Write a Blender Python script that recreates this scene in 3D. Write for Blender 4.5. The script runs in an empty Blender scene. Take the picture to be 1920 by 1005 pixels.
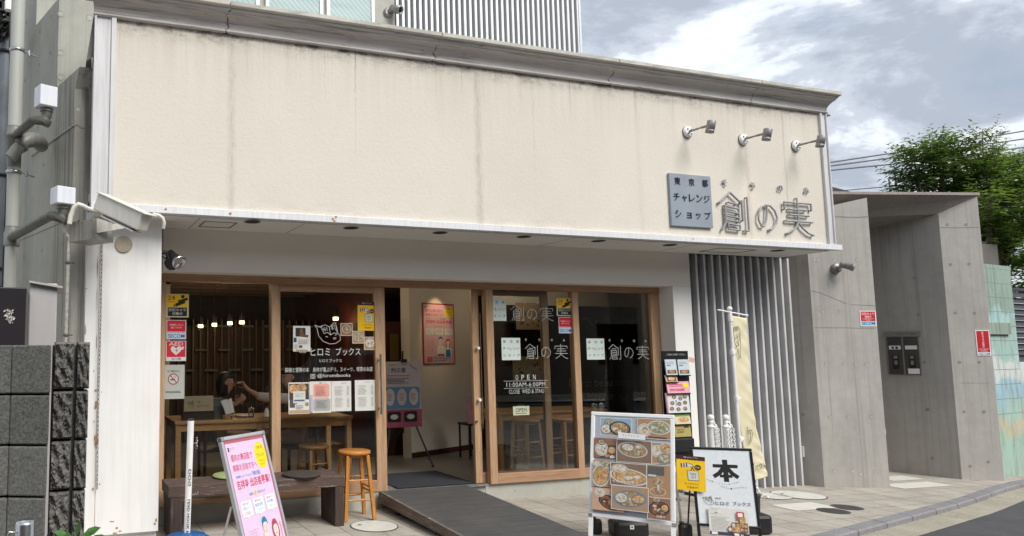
import bpy, math, random
from mathutils import Vector, Matrix
R = math.radians
rnd = random.Random(7)
scene = bpy.context.scene
COL = scene.collection

# ---------------------------------------------------------------- camera
F_PX, CX, CY = 1366.4, 550.0, 527.0            # focal length and principal point in photo pixels (1920 wide)
YAW, PIT, ROL = R(18.268), R(5.458), R(-0.25)
CAMP = Vector((0, 0, 1.6))
def _axes():
    cy, sy, cp, sp, cr, sr = math.cos(YAW), math.sin(YAW), math.cos(PIT), math.sin(PIT), math.cos(ROL), math.sin(ROL)
    f = Vector((sy*cp, cy*cp, sp)); r = Vector((cy, -sy, 0)); u = r.cross(f)
    return cr*r + sr*u, -sr*r + cr*u, f
AR, AU, AF = _axes()
cam = bpy.data.cameras.new('camera')
cam.sensor_width = 36; cam.lens = F_PX/1920*36
cam.shift_x = (960-CX)/1920; cam.shift_y = (CY-502.5)/1920
cam.clip_end = 3000; cam.clip_start = 0.05
camo = bpy.data.objects.new('camera', cam); COL.objects.link(camo)
camo.matrix_world = Matrix(((AR.x, AU.x, -AF.x, CAMP.x), (AR.y, AU.y, -AF.y, CAMP.y), (AR.z, AU.z, -AF.z, CAMP.z), (0, 0, 0, 1)))
scene.camera = camo

# measuring: where does a sight line of the photo meet a real plane
def ray(x, y): return AR*((x-CX)/F_PX) - AU*((y-CY)/F_PX) + AF
def FP(x, y, Y):
    v = ray(x, y); t = Y/v.y; return Vector((v.x*t, Y, 1.6+v.z*t))
def XPl(x, y, X):
    v = ray(x, y); t = X/v.x; return Vector((X, v.y*t, 1.6+v.z*t))
def gz(X): return -.0184*max(0.0, X-4.5)
def GP(x, y, off=0.0):
    z = 0
    for _ in range(25):
        v = ray(x, y); t = (z+off-1.6)/v.z; z = gz(v.x*t)
    return Vector((v.x*t, v.y*t, z+off))
def ZP(x, y, z):
    v = ray(x, y); t = (z-1.6)/v.z; return Vector((v.x*t, v.y*t, z))
def zat(px, py, X, Y):
    v = ray(px, py); t = (X*v.x+Y*v.y)/(v.x**2+v.y**2); return 1.6+t*v.z

# ---------------------------------------------------------------- sky, sun, exposure
SUN_EL, SUN_AZ = R(46), R(158)          # azimuth: compass from +Y clockwise (behind the camera, a little right)
w = bpy.data.worlds.new('World'); scene.world = w; w.use_nodes = True
nt = w.node_tree; nt.nodes.clear(); L = nt.links.new
def wn(t, **k):
    n = nt.nodes.new(t)
    for a, b in k.items(): setattr(n, a, b)
    return n
wo = wn('ShaderNodeOutputWorld'); sky = wn('ShaderNodeTexSky', sky_type='NISHITA', sun_disc=False)
sky.sun_elevation = SUN_EL; sky.sun_rotation = SUN_AZ
bg1 = wn('ShaderNodeBackground'); bg1.inputs[1].default_value = .1; L(sky.outputs[0], bg1.inputs[0])
tc = wn('ShaderNodeTexCoord'); sx = wn('ShaderNodeSeparateXYZ'); L(tc.outputs['Generated'], sx.inputs[0])
# clouds on a flat layer overhead: direction / (z + c)
za = wn('ShaderNodeMath', operation='ADD'); L(sx.outputs[2], za.inputs[0]); za.inputs[1].default_value = .26
zm = wn('ShaderNodeMath', operation='MAXIMUM'); L(za.outputs[0], zm.inputs[0]); zm.inputs[1].default_value = .03
dx = wn('ShaderNodeMath', operation='DIVIDE'); L(sx.outputs[0], dx.inputs[0]); L(zm.outputs[0], dx.inputs[1])
dy = wn('ShaderNodeMath', operation='DIVIDE'); L(sx.outputs[1], dy.inputs[0]); L(zm.outputs[0], dy.inputs[1])
cb = wn('ShaderNodeCombineXYZ'); L(dx.outputs[0], cb.inputs[0]); L(dy.outputs[0], cb.inputs[1])
def wnoise(sc, det, rough, off, dist=0.0):
    m = wn('ShaderNodeMapping'); m.inputs['Location'].default_value = off; L(cb.outputs[0], m.inputs[0])
    m.inputs['Rotation'].default_value = (0, 0, R(35)); m.inputs['Scale'].default_value = (1.0, 1.2, 1)
    n = wn('ShaderNodeTexNoise'); n.inputs['Scale'].default_value = sc; n.inputs['Detail'].default_value = det
    n.inputs['Roughness'].default_value = rough; n.inputs['Distortion'].default_value = dist
    L(m.outputs[0], n.inputs['Vector']); return n
def wramp(src, stops):
    r = wn('ShaderNodeValToRGB'); r.color_ramp.interpolation = 'EASE'
    el = r.color_ramp.elements
    while len(el) > 1: el.remove(el[-1])
    el[0].position = stops[0][0]; el[0].color = (*stops[0][1], 1)
    for p, c in stops[1:]:
        e = el.new(p); e.color = (*c, 1)
    L(src, r.inputs[0]); return r
n1 = wnoise(2.0, 10, .60, (4.1, 2.9, 0), .25)
r1 = wramp(n1.outputs['Fac'], [(.30, (.17, .205, .26)), (.45, (.20, .225, .265)), (.515, (.27, .295, .335)), (.555, (.38, .405, .44)), (.60, (.51, .525, .54)), (.68, (.60, .61, .62))])
bg2 = wn('ShaderNodeBackground'); bg2.inputs[1].default_value = 1.0; L(r1.outputs[0], bg2.inputs[0])
n2 = wnoise(.7, 4, .5, (9.3, 4.1, 0), .2)
r2 = wramp(n2.outputs['Fac'], [(.32, (.75, .75, .75)), (.45, (1, 1, 1))])
mx = wn('ShaderNodeMixShader'); L(r2.outputs[0], mx.inputs[0]); L(bg1.outputs[0], mx.inputs[1]); L(bg2.outputs[0], mx.inputs[2])
L(mx.outputs[0], wo.inputs[0])
sl = bpy.data.lights.new('sun', 'SUN'); sl.energy = 1.5; sl.angle = R(30); sl.color = (1, .96, .9)
so = bpy.data.objects.new('sun', sl); COL.objects.link(so)
sdir = Vector((math.sin(SUN_AZ)*math.cos(SUN_EL), math.cos(SUN_AZ)*math.cos(SUN_EL), math.sin(SUN_EL)))
so.rotation_euler = sdir.to_track_quat('Z', 'Y').to_euler(); so.location = sdir*40
scene.view_settings.view_transform = 'Standard'; scene.view_settings.look = 'None'
scene.view_settings.exposure = 1.3; scene.view_settings.gamma = 1
scene.cycles.max_bounces = 7; scene.cycles.transparent_max_bounces = 16; scene.cycles.caustics_reflective = False; scene.cycles.caustics_refractive = False
scene.cycles.sample_clamp_indirect = 4

# ---------------------------------------------------------------- materials
MATS = {}
class NM:
    """small node material builder"""
    def __init__(s, name):
        s.m = bpy.data.materials.new(name); s.m.use_nodes = True; s.t = s.m.node_tree; s.t.nodes.clear()
        s.out = s.t.nodes.new('ShaderNodeOutputMaterial'); s.b = s.t.nodes.new('ShaderNodeBsdfPrincipled')
        s.L = s.t.links.new; s.L(s.b.outputs[0], s.out.inputs[0]); MATS[name] = s.m
    def n(s, t, **k):
        n = s.t.nodes.new(t)
        for a, b in k.items(): setattr(n, a, b)
        return n
    def co(s, scale=(1, 1, 1), loc=(0, 0, 0), rot=(0, 0, 0), obj=True):
        t = s.n('ShaderNodeTexCoord'); g = s.n('ShaderNodeNewGeometry'); m = s.n('ShaderNodeMapping')
        m.inputs['Scale'].default_value = scale; m.inputs['Location'].default_value = loc; m.inputs['Rotation'].default_value = rot
        s.L(t.outputs['Object'] if obj else g.outputs['Position'], m.inputs[0]); return m.outputs[0]
    def noise(s, v, sc, det=4, ro=.55, dist=0.0):
        n = s.n('ShaderNodeTexNoise'); n.inputs['Scale'].default_value = sc; n.inputs['Detail'].default_value = det
        n.inputs['Roughness'].default_value = ro; n.inputs['Distortion'].default_value = dist; s.L(v, n.inputs['Vector']); return n.outputs['Fac']
    def ramp(s, f, stops, interp='LINEAR'):
        r = s.n('ShaderNodeValToRGB'); r.color_ramp.interpolation = interp; el = r.color_ramp.elements
        while len(el) > 1: el.remove(el[-1])
        def c4(c): return (c, c, c, 1) if not hasattr(c, '__len__') else (*c, 1)
        el[0].position = stops[0][0]; el[0].color = c4(stops[0][1])
        for p, c in stops[1:]: el.new(p).color = c4(c)
        s.L(f, r.inputs[0]); return r.outputs[0]
    def mix(s, f, a, b, mode='MIX'):
        m = s.n('ShaderNodeMix', data_type='RGBA', blend_type=mode)
        for i, x in ((0, f), (6, a), (7, b)):
            if hasattr(x, 'links') or hasattr(x, 'is_linked'): s.L(x, m.inputs[i])
            elif i == 0: m.inputs[0].default_value = x
            else: m.inputs[i].default_value = (x, x, x, 1) if not hasattr(x, '__len__') else (*x, 1)
        return m.outputs[2]
    def math(s, op, a, b=0.0, clamp=False):
        m = s.n('ShaderNodeMath', operation=op, use_clamp=clamp)
        for i, x in ((0, a), (1, b)):
            if hasattr(x, 'is_linked'): s.L(x, m.inputs[i])
            else: m.inputs[i].default_value = x
        return m.outputs[0]
    def bump(s, h, st=.3, d=.01):
        b = s.n('ShaderNodeBump'); b.inputs['Strength'].default_value = st; b.inputs['Distance'].default_value = d
        s.L(h, b.inputs['Height']); s.L(b.outputs[0], s.b.inputs['Normal'])
    def base(s, c):
        if hasattr(c, 'is_linked'): s.L(c, s.b.inputs['Base Color'])
        else: s.b.inputs['Base Color'].default_value = (*c, 1)
    def set(s, **k):
        for a, b in k.items(): s.b.inputs[a.replace('_', ' ')].default_value = b
    def sep(s, v):
        x = s.n('ShaderNodeSeparateXYZ'); s.L(v, x.inputs[0]); return x.outputs

def srgb(h):
    h = h.lstrip('#'); c = [int(h[i:i+2], 16)/255 for i in (0, 2, 4)]
    return tuple(x/12.92 if x <= .04045 else ((x+.055)/1.055)**2.4 for x in c)
def plain(name, col, rough=.5, metal=0.0, var=.12, sc=9, bump=0.0, **k):
    if name in MATS: return MATS[name]
    if isinstance(col, str): col = srgb(col)
    s = NM(name); v = s.co(obj=False); f = s.noise(v, sc, 5, .6)
    a = tuple(c*(1-var) for c in col); b = tuple(min(1, c*(1+var)) for c in col)
    s.base(s.ramp(f, [(.35, a), (.65, b)])); s.set(Roughness=rough, Metallic=metal)
    if bump: s.bump(s.noise(v, sc*12, 4, .6), bump, .003)
    for a_, b_ in k.items(): s.b.inputs[a_.replace('_', ' ')].default_value = b_
    return s.m
def ink(hexcol):
    return plain('print_'+hexcol.lstrip('#'), hexcol, .55, 0, .04, 30)

def concrete(name, col, streak=.35, dark=.5, board=False):
    s = NM(name); v = s.co(obj=False); big = s.noise(v, .8, 6, .6); fine = s.noise(v, 9, 8, .65)
    c = s.ramp(big, [(.3, tuple(x*.78 for x in col)), (.7, tuple(x*1.14 for x in col))]); c = s.mix(.3, c, s.ramp(s.noise(s.co((1, 1, .5), (8, 3, 2), obj=False), 2.6, 8, .7), [(.35, tuple(x*.6 for x in col)), (.6, tuple(x*1.15 for x in col))]))
    c = s.mix(.35, c, s.ramp(fine, [(.3, tuple(x*.8 for x in col)), (.7, tuple(x*1.15 for x in col))]))
    vs = s.co((7, 7, .22), obj=False); st = s.noise(vs, 2.2, 5, .6)
    c = s.mix(s.math('MULTIPLY', s.ramp(st, [(.5, 0), (.72, 1)]), streak), c, tuple(x*dark for x in col))
    vs2 = s.co((11, 11, .12), (3, 1, 5), obj=False); st2 = s.noise(vs2, 2.6, 4, .5)
    c = s.mix(s.math('MULTIPLY', s.ramp(st2, [(.6, 0), (.66, 1)]), streak*.8), c, tuple(x*.62 for x in col))
    pit = s.n('ShaderNodeTexVoronoi'); pit.inputs['Scale'].default_value = 26; s.L(v, pit.inputs['Vector'])
    c = s.mix(s.ramp(pit.outputs['Distance'], [(.02, .5), (.05, 0)]), c, tuple(x*.45 for x in col))
    s.base(c); s.set(Roughness=.82); s.bump(s.mix(.5, fine, s.noise(v, 60, 4)), .25, .006); return s.m
concrete('concrete_right', (.43, .41, .38), .6, .68)
concrete('concrete_left', (.42, .42, .37), .35, .62)
concrete('concrete_stained', (.37, .36, .31), 1.15, .28)
concrete('concrete_pale', (.44, .43, .38), .2, .7)
concrete('concrete_dark', (.17, .155, .14), .4, .6)
concrete('base_concrete', (.42, .42, .37), .15, .7)

def stucco():
    s = NM('stucco'); v = s.co(obj=False); xyz = s.sep(v)
    col = (.66, .60, .50)
    big = s.noise(v, .55, 4, .6)
    c = s.ramp(big, [(.3, (.66, .612, .532)), (.72, (.735, .685, .60))])
    # grime washed down from the cornice
    vs = s.co((9, 1, .35), obj=False); st = s.noise(vs, 1.6, 6, .65)
    top = s.math('SUBTRACT', xyz[2], 3.35); top = s.math('MULTIPLY', top, .9, True); top = s.math('MULTIPLY', top, top)
    c = s.mix(s.math('MULTIPLY', s.ramp(st, [(.38, 0), (.75, 1)]), s.math('MULTIPLY', top, .5)), c, (.46, .40, .35))
    # thin drips just under the cornice
    vd = s.co((26, 1, .18), (1.3, 0, 0), obj=False); sd = s.noise(vd, 1.5, 3, .5)
    t2 = s.math('MULTIPLY', s.math('SUBTRACT', xyz[2], 3.95), 2.4, True)
    c = s.mix(s.math('MULTIPLY', s.ramp(sd, [(.63, 0), (.71, .8)]), s.math('MULTIPLY', t2, .8)), c, (.16, .13, .11))
    # black spotted soot in the corner right below the moulding
    t3 = s.math('MULTIPLY', s.math('SUBTRACT', xyz[2], 4.20), 5.4, True); t3 = s.math('POWER', t3, 2.0)
    sp = s.noise(s.co((2.2, 1, 4), obj=False), 2.4, 9, .8)
    c = s.mix(s.math('MULTIPLY', s.ramp(sp, [(.45, 0), (.60, .85)]), t3), c, (.06, .05, .045))
    # panel joint stains: vertical bands at fixed places of the wall
    wob = s.noise(s.co((1, 1, 3), obj=False), 2.5, 5, .7)
    for X0, wd, am in ((1.44, .05, .42), (3.93, .055, .5), (7.43, .045, .4), (8.02, .02, .5), (5.9, .05, .18)):
        d = s.math('ABSOLUTE', s.math('SUBTRACT', s.math('ADD', xyz[0], s.math('MULTIPLY', s.math('SUBTRACT', wob, .5), .07)), X0-.0))
        k = s.math('SUBTRACT', 1.0, s.math('DIVIDE', d, wd), True)
        k = s.math('MULTIPLY', k, s.math('MULTIPLY', s.ramp(s.noise(s.co((30, 1, 4), (X0, 0, 0), obj=False), 2, 6, .7), [(.3, .15), (.65, 1)]), am))
        c = s.mix(k, c, (.30, .26, .22))
    # hairline cracks
    for X0, z0 in ((2.05, 3.75), (2.32, 3.6), (2.62, 3.2), (3.2, 3.8), (4.58, 3.1), (5.35, 3.9), (6.6, 3.9)):
        d = s.math('ABSOLUTE', s.math('SUBTRACT', s.math('ADD', xyz[0], s.math('MULTIPLY', s.math('SUBTRACT', wob, .5), .05)), X0))
        k = s.math('SUBTRACT', 1.0, s.math('DIVIDE', d, .0042), True); k = s.math('MULTIPLY', k, s.math('MULTIPLY', s.math('SUBTRACT', xyz[2], z0), 1.1, True))
        c = s.mix(s.math('MULTIPLY', k, s.ramp(s.noise(s.co((1, 1, 9), (X0, 0, 0), obj=False), 2, 4, .6), [(.35, .1), (.6, .75)])), c, (.20, .17, .15))
    # splash grime near the bottom edge
    b0 = s.math('MULTIPLY', s.math('SUBTRACT', 2.98, xyz[2]), 5, True)
    c = s.mix(s.math('MULTIPLY', s.ramp(s.noise(s.co((2, 1, 6), (4, 0, 0), obj=False), 2, 6, .7), [(.5, 0), (.7, 1)]), s.math('MULTIPLY', b0, .4)), c, (.42, .37, .30))
    s.base(c); s.set(Roughness=.88)
    s.bump(s.mix(.5, s.noise(v, 75, 3, .6), s.noise(v, 28, 3, .5)), .5, .008); return s.m
stucco()

def cornice_mat():
    s = NM('cornice_stone'); v = s.co(obj=False)
    c = s.ramp(s.noise(v, 1.6, 6, .6), [(.3, (.52, .49, .465)), (.7, (.62, .59, .56))])
    st = s.noise(s.co((.5, 9, 14), obj=False), 2.2, 7, .7)
    c = s.mix(s.ramp(st, [(.52, 0), (.68, .75)]), c, (.11, .095, .085))
    c = s.mix(s.ramp(s.noise(s.co((2.2, 5, 9), (7, 2, 1), obj=False), 2.6, 8, .8), [(.60, 0), (.68, .9)]), c, (.05, .042, .04))
    s.base(c); s.set(Roughness=.85); s.bump(s.noise(v, 50, 5, .6), .3, .006)
    s = NM('coping_stone'); v = s.co(obj=False)
    c = s.ramp(s.noise(v, 3, 8, .7), [(.3, (.50, .48, .43)), (.7, (.66, .64, .58))])
    c = s.mix(s.ramp(s.noise(s.co((16, 5, 1), obj=False), 2, 6, .7), [(.55, 0), (.75, .5)]), c, (.25, .23, .2))
    s.base(c); s.set(Roughness=.9); s.bump(s.noise(v, 40, 5, .6), .4, .008)
cornice_mat()

def painted_metal(name, col, rustn=.66, grime=(.35, .35, .36), g=.4, vert=(9, 9, .5)):
    s = NM(name); v = s.co(obj=False)
    c = s.ramp(s.noise(v, 1.2, 5, .6), [(.3, tuple(x*.92 for x in col)), (.7, tuple(min(1, x*1.04) for x in col))])
    c = s.mix(s.math('MULTIPLY', s.ramp(s.noise(s.co(vert, obj=False), 2.3, 7, .7), [(.45, 0), (.7, 1)]), g), c, grime)
    n = s.noise(v, 3.1, 8, .7)
    c = s.mix(s.ramp(n, [(rustn, 0), (rustn+.05, 1)]), c, (.30, .13, .05))
    c = s.mix(s.ramp(n, [(rustn-.05, 0), (rustn+.01, .45)]), c, (.62, .40, .24))
    s.base(c); s.set(Roughness=.45); s.bump(s.noise(v, 14, 5, .6), .12, .004); return s.m
painted_metal('white_strip', (.78, .78, .80), .72, (.46, .48, .52), .5, (14, 9, .8))
painted_metal('post_grey', (.70, .69, .70), .80, (.36, .35, .35), .55, (14, 9, .6))
painted_metal('pillar_white', (.84, .835, .82), .735, (.55, .53, .48), .25)
painted_metal('pillar_side', (.66, .69, .76), .9, (.45, .46, .5), .2)
painted_metal('box_white', (.76, .78, .84), .9, (.4, .42, .45), .35)
painted_metal('cabinet_grey', (.46, .44, .44), .8, (.33, .31, .31), .25)
painted_metal('camera_white', (.70, .68, .62), .9, (.40, .37, .32), .35)
painted_metal('weathered_metal', (.30, .29, .25), .68, (.14, .12, .10), .7, (6, 6, 1))
painted_metal('pipe_grey', (.20, .20, .18), .9, (.10, .10, .085), .5)
painted_metal('pipe_dark', (.115, .115, .10), .85, (.05, .05, .03), .8)
painted_metal('pipe_pale', (.44, .45, .41), .9, (.30, .30, .26), .3)
plain('soffit_white', (.78, .77, .74), .8, 0, .03, 2)
plain('wall_white', (.82, .81, .78), .75, 0, .025, 1.5)
plain('wall_lintel', (.82, .77, .70), .75, 0, .03, 1.2)
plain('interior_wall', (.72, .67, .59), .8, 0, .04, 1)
plain('trim_grey', (.13, .125, .12), .6)
plain('black_hole', (.008, .008, .008), .7)
plain('black_plastic', (.016, .016, .018), .42, 0, .2, 20, .1)
plain('black_frame', (.012, .012, .013), .35)
plain('black_rubber', (.02, .02, .022), .7, 0, .2, 25, .2)
plain('white_plastic', (.88, .88, .87), .35, 0, .04, 12)
plain('aluminium', (.72, .73, .75), .32, .75, .05, 10)
plain('aluminium_white', (.88, .88, .88), .4, 0, .04, 10)
plain('steel', (.55, .55, .56), .25, 1, .08, 12)
plain('galvanised', (.30, .30, .30), .5, .6, .25, 14)
plain('lamp_grey', (.30, .29, .28), .5, .3, .2, 25, .15)
plain('sign_grey', (.30, .345, .40), .45, .1, .06, 3)
plain('pipe_letter', (.33, .34, .355), .6, 0, .12, 8)
plain('letter_black', (.012, .012, .014), .4, .2)
plain('disc_tan', (.40, .34, .27), .6)
plain('chalkboard', (.012, .013, .015), .6, 0, .3, 3)
plain('chalk', (.20, .20, .20), .9)
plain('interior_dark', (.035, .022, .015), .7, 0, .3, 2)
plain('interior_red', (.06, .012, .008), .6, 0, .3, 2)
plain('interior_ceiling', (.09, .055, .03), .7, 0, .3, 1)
plain('concrete_floor', (.20, .185, .16), .38, 0, .12, 2)
plain('mat_dark', (.022, .025, .034), .95, 0, .2, 60, .5)
plain('cushion_green', (.30, .36, .15), .9, 0, .08, 20, .2)
plain('cushion_black', (.045, .035, .03), .85, 0, .15, 20, .2)
plain('white_tile', (.62, .61, .55), .7, 0, .05, 10)
plain('cover_iron', (.12, .12, .12), .5, .6, .2, 30, .3)
plain('skin', (.50, .30, .20), .55, 0, .04, 8)
plain('hair', (.008, .006, .005), .45, 0, .2, 40)
plain('shirt_white', (.55, .50, .46), .85, 0, .05, 12)
plain('shirt_grey', (.10, .11, .11), .85, 0, .1, 12)
plain('cloth_black', (.012, .014, .016), .85)
plain('paper', (.74, .73, .70), .7, 0, .03, 6)
plain('paper_box', (.45, .36, .23), .8, 0, .05, 6)
plain('cable_black', (.012, .012, .012), .6)
plain('wire_grey', (.12, .13, .14), .6)
plain('utility_grey', (.13, .15, .17), .6, 0, .2, 4)
plain('white_frost', (.62, .70, .66), .6, 0, .03, 6)
plain('roof_brown', (.07, .05, .045), .7, 0, .2, 5)
plain('fence_dark', (.035, .032, .035), .45, .2, .15, 4)
plain('hook_blue', (.025, .10, .30), .45, 0, .35, 8, .1)
plain('conduit', (.42, .40, .34), .6, 0, .2, 30)

def wood(name, a, b, grain, rough=.45, sc=1.0, wear=0.0):
    s = NM(name); v = s.co(grain, obj=False)
    n = s.noise(v, 7*sc, 6, .62, .6); f = s.noise(v, 30*sc, 4, .6)
    c = s.ramp(n, [(.32, a), (.68, b)]); c = s.mix(.3, c, s.ramp(f, [(.35, tuple(x*.65 for x in a)), (.6, b)]))
    if wear:
        w_ = s.noise(s.co(tuple(g*.6 for g in grain), (5, 2, 8), obj=False), 9, 8, .8)
        c = s.mix(s.ramp(w_, [(.56, 0), (.68, wear)]), c, (.42, .37, .33))
    s.base(c); s.set(Roughness=rough); s.bump(s.mix(.5, n, f), .2, .004); return s.m
wood('wood_frame_v', (.33, .185, .095), (.56, .37, .225), (7, 7, .3), .5)
wood('wood_frame_h', (.29, .155, .085), (.52, .32, .20), (.3, 7, 7), .5)
wood('wood_table', (.48, .24, .08), (.62, .34, .13), (.5, 4, 5), .35)
wood('wood_stool', (.40, .145, .022), (.62, .26, .05), (4, 4, .8), .3)
wood('wood_bench', (.06, .038, .03), (.11, .07, .055), (.5, 5, 6), .75, 1, .95)
wood('wood_bench_v', (.035, .022, .018), (.08, .05, .04), (6, 6, .5), .75, 1, .45)
wood('wood_panel', (.07, .036, .018), (.11, .06, .03), (8, 8, .4), .5)
wood('ramp_side', (.09, .065, .05), (.20, .16, .13), (.8, .8, 5), .85, 1, .9)

def decking():
    s = NM('deck_grey'); v = s.co((9, .5, 1), obj=False)
    # boards run across the ramp; gaps are modelled
    c = s.ramp(s.noise(s.co((.6, 9, 1), obj=False), 5, 6, .6), [(.3, (.055, .055, .055)), (.7, (.085, .084, .083))])
    c = s.mix(s.ramp(s.noise(s.co(obj=False), 2.2, 7, .7), [(.5, 0), (.75, .4)]), c, (.13, .125, .12))
    s.base(c); s.set(Roughness=.6); s.bump(s.noise(s.co((2, 60, 1), obj=False), 3, 3), .2, .003)
decking()

def tiles():
    s = NM('paving_tiles'); v = s.co(obj=False); xyz = s.sep(v)
    c = s.ramp(s.noise(v, 1.3, 6, .6), [(.3, (.37, .335, .285)), (.7, (.46, .425, .37))])
    T = .30
    def joint(o, off, ex=.014):
        a = s.math('FRACT', s.math('DIVIDE', s.math('ADD', o, off), T))
        d = s.math('ABSOLUTE', s.math('SUBTRACT', a, .5)); return s.math('GREATER_THAN', d, .5-ex)
    j = s.math('MAXIMUM', joint(xyz[0], 30.18), joint(xyz[1], 30.15))
    # every tile its own tone
    cell = s.n('ShaderNodeCombineXYZ')
    for i, (o, off) in enumerate(((xyz[0], 30.18), (xyz[1], 30.15))):
        s.L(s.math('FLOOR', s.math('DIVIDE', s.math('ADD', o, off), T)), cell.inputs[i])
    wn_ = s.n('ShaderNodeTexWhiteNoise'); s.L(cell.outputs[0], wn_.inputs['Vector'])
    c = s.mix(.22, c, s.ramp(wn_.outputs['Value'], [(0, (.31, .275, .23)), (1, (.53, .49, .43))]))
    c = s.mix(s.ramp(s.noise(s.co((1, 1, 1), (3, 8, 0), obj=False), 2.1, 10, .78), [(.48, 0), (.70, .75)]), c, (.23, .20, .165)); c = s.mix(s.ramp(s.noise(s.co((1, 1, 1), (13, 2, 0), obj=False), 22, 5, .7), [(.62, 0), (.68, .6)]), c, (.15, .125, .10))
    vor = s.n('ShaderNodeTexVoronoi'); vor.inputs['Scale'].default_value = 3.2; s.L(v, vor.inputs['Vector'])
    c = s.mix(s.ramp(vor.outputs['Distance'], [(.035, .8), (.06, 0)]), c, (.07, .06, .05))
    jn = s.ramp(s.noise(v, 5, 4, .6), [(.3, .55), (.6, 1)])
    c = s.mix(s.math('MULTIPLY', j, jn), c, (.10, .08, .07))
    s.base(c); s.set(Roughness=.78)
    s.bump(s.math('SUBTRACT', s.math('MULTIPLY', s.noise(v, 70, 4, .6), .3), j), .4, .004)
tiles()
def granite(name, a, b):
    s = NM(name); v = s.co(obj=False)
    c = s.ramp(s.noise(v, 3, 8, .75), [(.3, a), (.7, b)]); c = s.mix(.4, c, s.ramp(s.noise(v, 110, 3, .7), [(.4, tuple(x*.5 for x in a)), (.6, tuple(x*1.2 for x in b))]))
    s.base(c); s.set(Roughness=.8); s.bump(s.noise(v, 90, 4), .4, .004)
granite('kerb_granite', (.17, .165, .175), (.30, .29, .30))
granite('gutter_concrete', (.22, .20, .155), (.45, .415, .33))
granite('asphalt', (.035, .035, .038), (.095, .095, .10))
def block(name, a, b, bs, bd, moss=.3):
    s = NM(name); v = s.co(obj=False)
    c = s.ramp(s.noise(v, 4, 9, .75), [(.3, a), (.7, b)])
    c = s.mix(s.ramp(s.noise(s.co(loc=(2, 5, 1), obj=False), 2.2, 6, .7), [(.5, 0), (.7, moss)]), c, (.12, .105, .06)); xz = s.sep(v); cz = s.n('ShaderNodeCombineXYZ'); s.L(s.math('FLOOR', s.math('DIVIDE', s.math('ADD', xz[2], .17), .2)), cz.inputs[2]); wt = s.n('ShaderNodeTexWhiteNoise'); s.L(cz.outputs[0], wt.inputs['Vector']); c = s.mix(.45, c, s.ramp(wt.outputs['Value'], [(0, (.045, .043, .04)), (1, (.20, .195, .18))]))
    c = s.mix(.5, c, s.ramp(s.noise(v, 95, 4, .75), [(.38, tuple(x*.35 for x in a)), (.65, tuple(x*1.5 for x in b))]))
    s.base(c); s.set(Roughness=.92); s.bump(s.noise(v, 55, 6, .7), bs, bd)
block('block_smooth', (.07, .072, .068), (.14, .142, .132), .5, .006)
block('block_split', (.085, .08, .075), (.19, .18, .17), .6, .012, .25)
def mural():
    s = NM('mural_paint'); v = s.co(obj=False); xyz = s.sep(v)
    z = s.math('ADD', xyz[2], s.math('MULTIPLY', s.math('SUBTRACT', s.noise(v, 1.8, 4, .6), .5), .8))
    g = s.math('MULTIPLY', s.math('ADD', z, .2), .37)
    c = s.ramp(g, [(0, (.30, .42, .33)), (.2, (.33, .55, .40)), (.27, (.62, .47, .24)), (.34, (.35, .56, .45)), (.42, (.28, .50, .66)), (.5, (.30, .55, .68)),
                   (.54, (.74, .74, .72)), (.60, (.74, .74, .72)), (.64, (.30, .52, .46)), (.76, (.32, .52, .42)), (.82, (.34, .60, .62)), (.87, (.17, .29, .21)), (1, (.20, .30, .22))], 'EASE')
    c = s.mix(.4, c, (.42, .50, .48)); c = s.mix(s.ramp(s.noise(s.co((5, 5, .8), obj=False), 3, 7, .7), [(.48, 0), (.70, .7)]), c, (.16, .18, .13))
    s.base(c); s.set(Roughness=.85); s.bump(s.noise(v, 40, 5), .3, .006)
mural()
def glass(name, tint=(.86, .9, .88), extra=1.0):
    s = NM(name); s.t.nodes.remove(s.b)
    tr = s.n('ShaderNodeBsdfTransparent'); tr.inputs[0].default_value = (*tint, 1)
    gl = s.n('ShaderNodeBsdfGlossy'); gl.inputs['Roughness'].default_value = .012
    fr = s.n('ShaderNodeFresnel'); fr.inputs[0].default_value = 1.5
    f = s.math('MULTIPLY', fr.outputs[0], extra, True)
    m = s.n('ShaderNodeMixShader'); s.L(f, m.inputs[0]); s.L(tr.outputs[0], m.inputs[1]); s.L(gl.outputs[0], m.inputs[2]); s.L(m.outputs[0], s.out.inputs[0])
glass('window_glass', (.965, .975, .965), .85)
def frosted():
    s = NM('frosted_pane'); v = s.co(obj=False)
    w_ = s.n('ShaderNodeTexWave', wave_type='BANDS', bands_direction='DIAGONAL'); w_.inputs['Scale'].default_value = 7; w_.inputs['Distortion'].default_value = .3
    s.L(v, w_.inputs['Vector'])
    c = s.ramp(s.noise(s.co((.5, 1, 3), rot=(0, .5, 0), obj=False), 1.5, 2, .4), [(.3, (.36, .48, .48)), (.7, (.50, .62, .60))])
    s.base(s.mix(.12, c, w_.outputs['Color'])); s.set(Roughness=.18)
frosted()
def emit(name, col, st):
    s = NM(name); s.base(col); s.b.inputs['Emission Color'].default_value = (*col, 1); s.b.inputs['Emission Strength'].default_value = st
emit('lamp_warm', (1, .78, .42), 2.2); emit('lamp_spot', (1, .85, .6), 1.8)
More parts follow.
